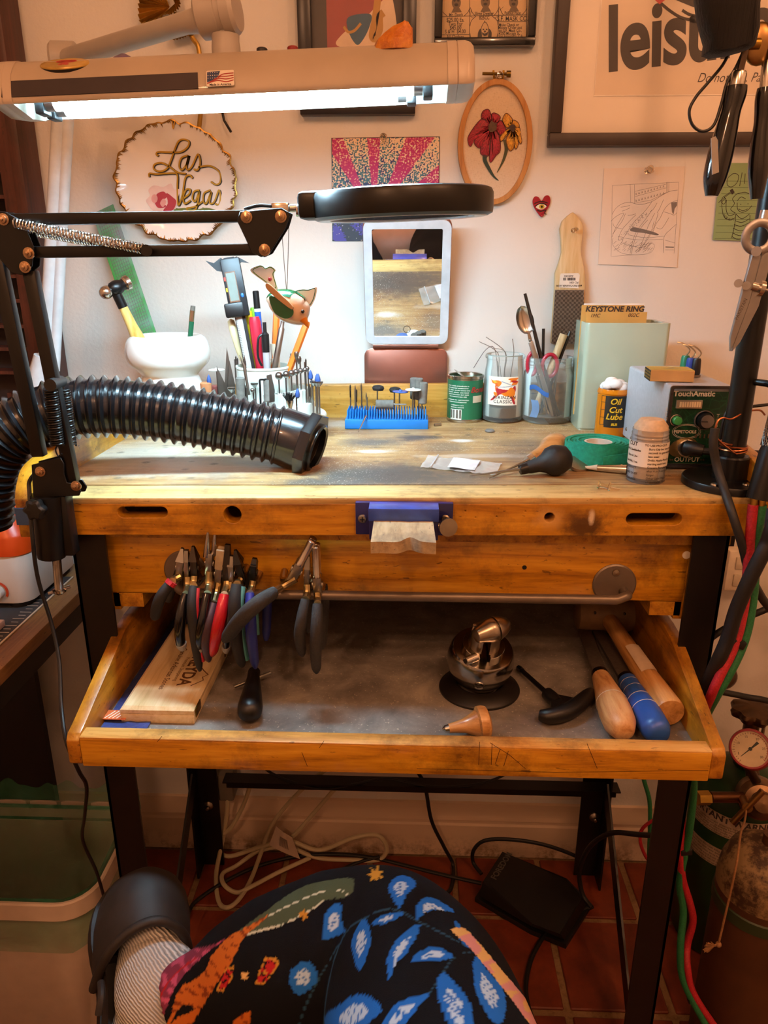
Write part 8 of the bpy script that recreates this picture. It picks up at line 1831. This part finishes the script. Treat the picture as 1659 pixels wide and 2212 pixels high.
for poly in trm.polygons: poly.use_smooth = True
S1 = lambda l: [(200+x/3.318, 1840+y/3.318) for x, y in l]; S2 = lambda l: [(600+x/2.765, 1860+y/2.765) for x, y in l]
CM = {k: lin(v) for k, v in dict(navy='05060b', blue='1d63b8', pale='a9c4de', stem='24465c', green='44503a', gline='c4c8b4', orange='b5601c', odark='7a3510', pink='7a2e44', rose='b84e6a', red='a81c20', gold='b5812a', lpink='c88a86', seed='d0a868').items()}
leaves = [S2(l) for l in ([(725, 280), (670, 190), (660, 150), (700, 100), (760, 85), (830, 135), (770, 200)], [(830, 350), (820, 290), (850, 235), (910, 215), (980, 245), (1060, 305), (950, 290), (880, 310)], [(405, 420), (285, 470), (265, 420), (290, 300), (340, 258), (380, 270), (385, 380)], [(512, 345), (550, 400), (550, 510), (490, 660), (450, 560), (442, 480), (470, 400)], [(755, 310), (680, 360), (600, 382), (560, 370), (620, 325), (690, 305)], [(845, 370), (830, 450), (760, 560), (700, 620), (665, 715), (652, 600), (670, 530), (740, 440)], [(1050, 570), (960, 595), (800, 598), (850, 540), (930, 510), (1000, 530)], [(990, 665), (1080, 750), (1150, 850), (1165, 1010), (1120, 1110), (1030, 990), (970, 860), (945, 740)], [(1185, 565), (1250, 650), (1340, 760), (1365, 870), (1330, 980), (1260, 930), (1190, 800), (1165, 650)], [(910, 790), (840, 870), (740, 990), (600, 1040), (620, 970), (680, 880), (760, 825)], [(625, 895), (580, 930), (480, 1020), (340, 1060), (275, 940), (380, 850), (460, 800), (560, 810)], [(240, 710), (160, 790), (115, 795), (70, 730), (80, 650), (160, 595), (215, 630)], [(1055, 360), (1090, 385), (1140, 520), (1090, 470)], [(300, 1250), (420, 1120), (560, 1150), (500, 1300)], [(800, 1250), (900, 1120), (1000, 1180), (950, 1330)])]
inner = []
shp = []
def add(poly, c, sm=3):
    q_ = smooth2(poly, sm) if sm else poly; xs = [a for a, b in q_]; ys = [b for a, b in q_]; shp.append((min(xs), max(xs), min(ys), max(ys), q_, c))
def line(pts, w_, c):
    L = smooth2(pts, 5, False); n = len(L); l_ = []; r_ = []
    for i in range(n):
        a, b = L[max(0, i-1)], L[min(n-1, i+1)]; dx, dy = b[0]-a[0], b[1]-a[1]; h_ = math.hypot(dx, dy) or 1; l_.append((L[i][0]-dy/h_*w_/2, L[i][1]+dx/h_*w_/2)); r_.append((L[i][0]+dy/h_*w_/2, L[i][1]-dx/h_*w_/2))
    add(l_+r_[::-1], c, 0)
for l in ([(275, 1300), (275, 970), (300, 750), (350, 550), (420, 410), (520, 340), (620, 295), (720, 295), (850, 365), (1000, 440), (1190, 545)], [(60, 1300), (130, 970), (230, 730), (370, 490)], [(1190, 545), (1100, 550), (1050, 580), (990, 665), (900, 800)]): line(S2(l), 2.6, 'stem')
for l in leaves:
    add(l, 'blue'); cx = sum(a for a, b in l)/len(l); cy = sum(b for a, b in l)/len(l); add([(cx+(a-cx)*.52, cy+(b-cy)*.52) for a, b in l], 'dots')
add([(490, 2030), (560, 1978), (640, 1922), (700, 1903), (756, 1896), (764, 1912), (755, 1935), (700, 1945), (660, 1972), (610, 1998), (560, 2012), (520, 2020)], 'green'); line([(520, 2015), (600, 1968), (690, 1928), (740, 1924), (752, 1938)], 2.5, 'gline'); line([(530, 2018), (600, 2000), (660, 1972), (700, 1945)], 3, 'gline')
add(S1([(1260, 450), (1180, 530), (1080, 620), (1000, 780), (880, 960), (780, 1120), (640, 1330), (480, 1330), (560, 1180), (600, 1030), (680, 920), (850, 750), (960, 620), (1100, 540)]), 'ostreak')
add(S1([(640, 930), (700, 860), (830, 770), (850, 740), (800, 860), (690, 940)]), 'navy'); add(S1([(560, 1230), (640, 1100), (740, 1130), (620, 1180)]), 'navy')
add(S1([(1100, 1400), (1000, 1230), (1110, 1150), (1130, 1170), (1110, 1330)]), 'ostreak')
add(S1([(640, 700), (760, 690), (880, 660), (980, 600), (850, 700), (760, 780), (640, 900), (560, 1040), (500, 1200), (440, 1330), (330, 1330), (370, 1060), (440, 930), (520, 820)]), 'pinkp'); line(S1([(740, 760), (620, 850), (520, 970), (450, 1120), (400, 1260)]), 3.4, 'red')
for l in ([(1235, 760), (1310, 760), (1335, 800), (1230, 960), (1165, 950), (1195, 850)], [(960, 830), (1015, 820), (1000, 900), (940, 1000), (880, 1000)]):
    l = S1(l); add(l, 'gold', 0); cx = sum(a for a, b in l)/len(l); cy = sum(b for a, b in l)/len(l); add([(cx+(a-cx)*.78, cy+(b-cy)*.78) for a, b in l], 'flower', 0)
def star(cx, cy, ra, rb, c, n=8, sx=1.0): add([(cx+sx*(ra if i % 2 else rb)*math.cos(PI*i/n), cy+(ra if i % 2 else rb)*math.sin(PI*i/n)) for i in range(2*n)], c, 0)
star(528, 2108, 13, 6, 'seed', 6, .7); star(655, 1976, 14, 6, 'gold', 6); star(812, 1889, 20, 9, 'gold', 7); star(572, 2100, 5, 3, 'gold', 5)
add(S2([(1035, 410), (1090, 400), (1150, 430), (1330, 640), (1480, 820), (1640, 1040), (1560, 1040), (1400, 830), (1200, 580), (1120, 490)]), 'pstripe')
def proj(p):
    q_ = p-C0; z = q_.dot(_f)
    return (829.5+FPX*q_.dot(_r)/z, 1106-FPX*q_.dot(_u)/z) if z > .05 else (0, 0)
cols = []
for vv in trm.vertices:
    c = 'navy'; p = vv.co
    x, y = proj(p)
    if vv.normal.dot(C0-p) < 0: x = x+170; y = y+60          # the print goes on round the back of the leg
    if 150 < x < 1500 and 1800 < y < 2420:
        for (xa, xb, ya, yb, poly, col) in shp:
            if xa <= x <= xb and ya <= y <= yb and pip(poly, x, y): c = col
        if c == 'dots': c = 'pale' if (math.sin(x*.9)+math.sin(y*.9+x*.3)) > -.9 else 'blue'
        elif c == 'ostreak': c = 'odark' if mn.noise(V((x*.035+y*.02, y*.10-x*.05, 0))) > .22 else 'orange'
        elif c == 'pinkp': c = 'rose' if mn.noise(V((x*.06, y*.06, 2))) > .15 else 'pink'
        elif c == 'flower': c = 'red' if mn.noise(V((x*.12, y*.12, 4))) > -.12 else 'navy'
        elif c == 'pstripe': c = 'lpink' if mn.noise(V((x*.03, y*.05, 6))) > 0 else 'seed'
    cols += CM[c]
at2 = trm.color_attributes.new('Col', 'FLOAT_COLOR', 'POINT'); at2.data.foreach_set('color', cols)
t = NT('printed cotton'); at_ = t.n('Attribute', attribute_name='Col'); v = t.coord(); g = t.noise(v, 900, 2); t.set(col=at_.outputs['Color'], rough=.9, spec=.2); t.bump(g, .25, .001)
# the body itself: one continuous skin, hips and both legs
skin = mat('skin', 'b98468', .5, 0, .08, 20, sss=.1)
hip = V((-.04, -.06, .56)); bm_ = [pp[-1], pp[int(NR*.7)], pp[int(NR*.42)], pp[int(NR*.2)], pp[4], D(350, 2160, .797), D(338, 2120, .816), D(334, 2060, .845)]
def skinned(chains):
    me = bpy.data.meshes.new('body'); vs = []; es = []; rs = []
    for ch in chains:
        prev = None
        for p, r_ in ch:
            if isinstance(p, int): prev = p; continue
            vs.append(tuple(p)); rs.append(r_); k = len(vs)-1
            if prev is not None: es.append((prev, k))
            prev = k
    me.from_pydata(vs, es, []); o = bpy.data.objects.new('body', me); COL.objects.link(o)
    m_ = o.modifiers.new('skin', 'SKIN'); m_.use_smooth_shade = True
    for i, s_ in enumerate(me.skin_vertices[0].data): s_.radius = (rs[i], rs[i]); s_.use_root = (i == 0)
    o.modifiers.new('sub', 'SUBSURF').levels = 2
    r_ = bpy.data.meshes.new_from_object(o.evaluated_get(bpy.context.evaluated_depsgraph_get())); bpy.data.objects.remove(o); return r_
lk, la = V((-.24, .40, .42)), V((-.24, .36, .10))
me = skinned([[(hip, .12)] + list(zip(bm_, [.085, .07, .052, .045, .032, .030, .028, .022])), [(0, 0), (V((-.17, -.04, .55)), .085), (V((-.21, .2, .47)), .07), (lk, .052), (V((-.24, .38, .26)), .045), (la, .034), (V((-.24, .46, .05)), .03)]])
me.name = 'body'
for poly in me.polygons: poly.use_smooth = True
part('body', me, skin, per)
part('trousers', trm, t.m, per, label='navy trousers printed with blue leaves and orange flowers')
P2 = cr([V((-.06, -.06, .57)), V((-.17, -.03, .545)), V((-.215, .2, .465)), V((-.24, .38, .425)), V((-.24, .40, .34)), V((-.24, .37, .14))], 10); part('trouser_leg', MB().tube(P2, [q_.x for q_ in cr([V((r_, 0, 0)) for r_ in (.10, .10, .088, .072, .072, .066)], 10)], 32), mat('navy cotton', '0a0c14', .85, 0, .2, 60), per, angle=80)
# sock
t = NT('ribbed grey sock'); v = t.coord(scale=(1, 1, 1)); wv = t.n('TexWave', {'Vector': v, 'Scale': 120.0, 'Distortion': 3.0, 'Detail': 2.0}, wave_type='BANDS', bands_direction='DIAGONAL').outputs['Fac']
t.set(col=t.ramp(wv, [(.2, '9c9a98'), (.8, 'd2d0ce')]), rough=.95); t.bump(wv, .6, .003)
sk = cr([D(430, 2190, .79), D(395, 2182, .79), D(350, 2160, .795), D(338, 2120, .815), D(334, 2070, .84), D(330, 2010, .86)], 6)
part('sock', MB().tube(sk, [q_.x for q_ in cr([V((r_, 0, 0)) for r_ in (.040, .042, .045, .044, .041, .036)], 6)], 28), t.m, per, angle=80)
part('sock_heel', MB().ball(D(322, 2215, .80), (.038, .05, .045), n=24, h=14), t.m, per, angle=80)
# clog
toe, heel = D(322, 1858, .905), D(312, 2330, .745); ax2 = (toe-heel); SL = ax2.length; ax2.normalize(); mid = heel.lerp(toe, .5)
nn = ((C0-mid).normalized()+_r*.22); nn = (nn-ax2*nn.dot(ax2)).normalized(); sd = ax2.cross(nn)          # nn: out of the top of the foot
if sd.dot(_r) < 0: sd = -sd
CL = mat('worn dark clog', '1d1611', .62, 0, .35, 45, bump=.12, bs=120)
hw = lambda u: [.004, .026, .035, .038, .0385, .040, .044, .0495, .053, .0535, .050, .040, .006]
def hwid(u):
    T_ = hw(0); f = u*(len(T_)-1); i = min(int(f), len(T_)-2); return T_[i]+(T_[i+1]-T_[i])*(f-i)
base = lambda u: heel+ax2*(SL*u)-nn*.040
sol = [base(u)+sd*(s*hwid(u)*1.06) for s in (1, -1) for u in ([i/26 for i in range(27)] if s == 1 else [1-i/26 for i in range(27)])]
clog = part('clog_sole', MB().loft([[p-nn*.014 for p in sol], [p-nn*.006+(p-base(.5))*.012 for p in sol], [p+nn*.006 for p in sol]]), mat('clog sole', '120e0c', .55, 0, .2, 60), per)
va = MB(); U0 = .60
def vamp(u, v):
    t_ = U0+(1-U0)*u; h_ = .082*(1-.15*u)*math.sqrt(max(0.0, 1-(max(0, (u-.35))/.66)**2.4)); a_ = PI*v; edge = .10*(abs(2*v-1)**1.7)*(1-u)**2
    q_ = base(t_-edge*1.6); w_ = hwid(min(.999, t_-edge*.3)); return q_+sd*(w_*math.cos(a_))+nn*(max(.004, h_)*math.sin(a_)**.75)
va.grid(vamp, 36, 36); part('clog_vamp', va, CL, per, angle=80)
lip = [vamp(0, i/36)+nn*.002 for i in range(37)]; part('clog_lip', MB().tube(lip, .0055, 10), CL, per, angle=80)
def rimf(u, v): t_ = .56*(1-abs(2*u-1)**1.0); s = 1 if u < .5 else -1; q_ = base(max(.012, t_)); return q_+sd*(s*hwid(max(.012, t_))*(1.03-.05*v))*-1+nn*(.034*v+.006*v*math.cos(6*u))
rm = MB(); rm.grid(lambda u, v: rimf(1-u, v), 60, 5); part('clog_heel_rim', rm, CL, per, angle=80)
sp_ = vamp(.02, .10 if vamp(.02, .1).dot(_r) < vamp(.02, .9).dot(_r) else .9); part('clog_strap_slot', MB().tube(cr([sp_-ax2*.02+nn*.004, sp_-ax2*.035+nn*.012, sp_-ax2*.05+nn*.004], 5), .004, 8), CL, per)
# stool under the sitter
stl = thing('work_stool', 'round black stool the person sits on', 'stool', (-.03, -.1, 0))
part('seat', MB().lathe([(.17, .40), (.19, .41), (.19, .445), (.17, .458), (0, .46)], up(V((-.03, -.12, 0))), 36), BLKP, stl); part('post', MB().cyl((-.03, -.12, .05), (-.03, -.12, .4), .025), STEEL, stl)
part('base', MB().lathe([(.2, 0), (.2, .012), (.03, .05), (0, .05)], up(V((-.03, -.12, 0))), 28), STEEL, stl)
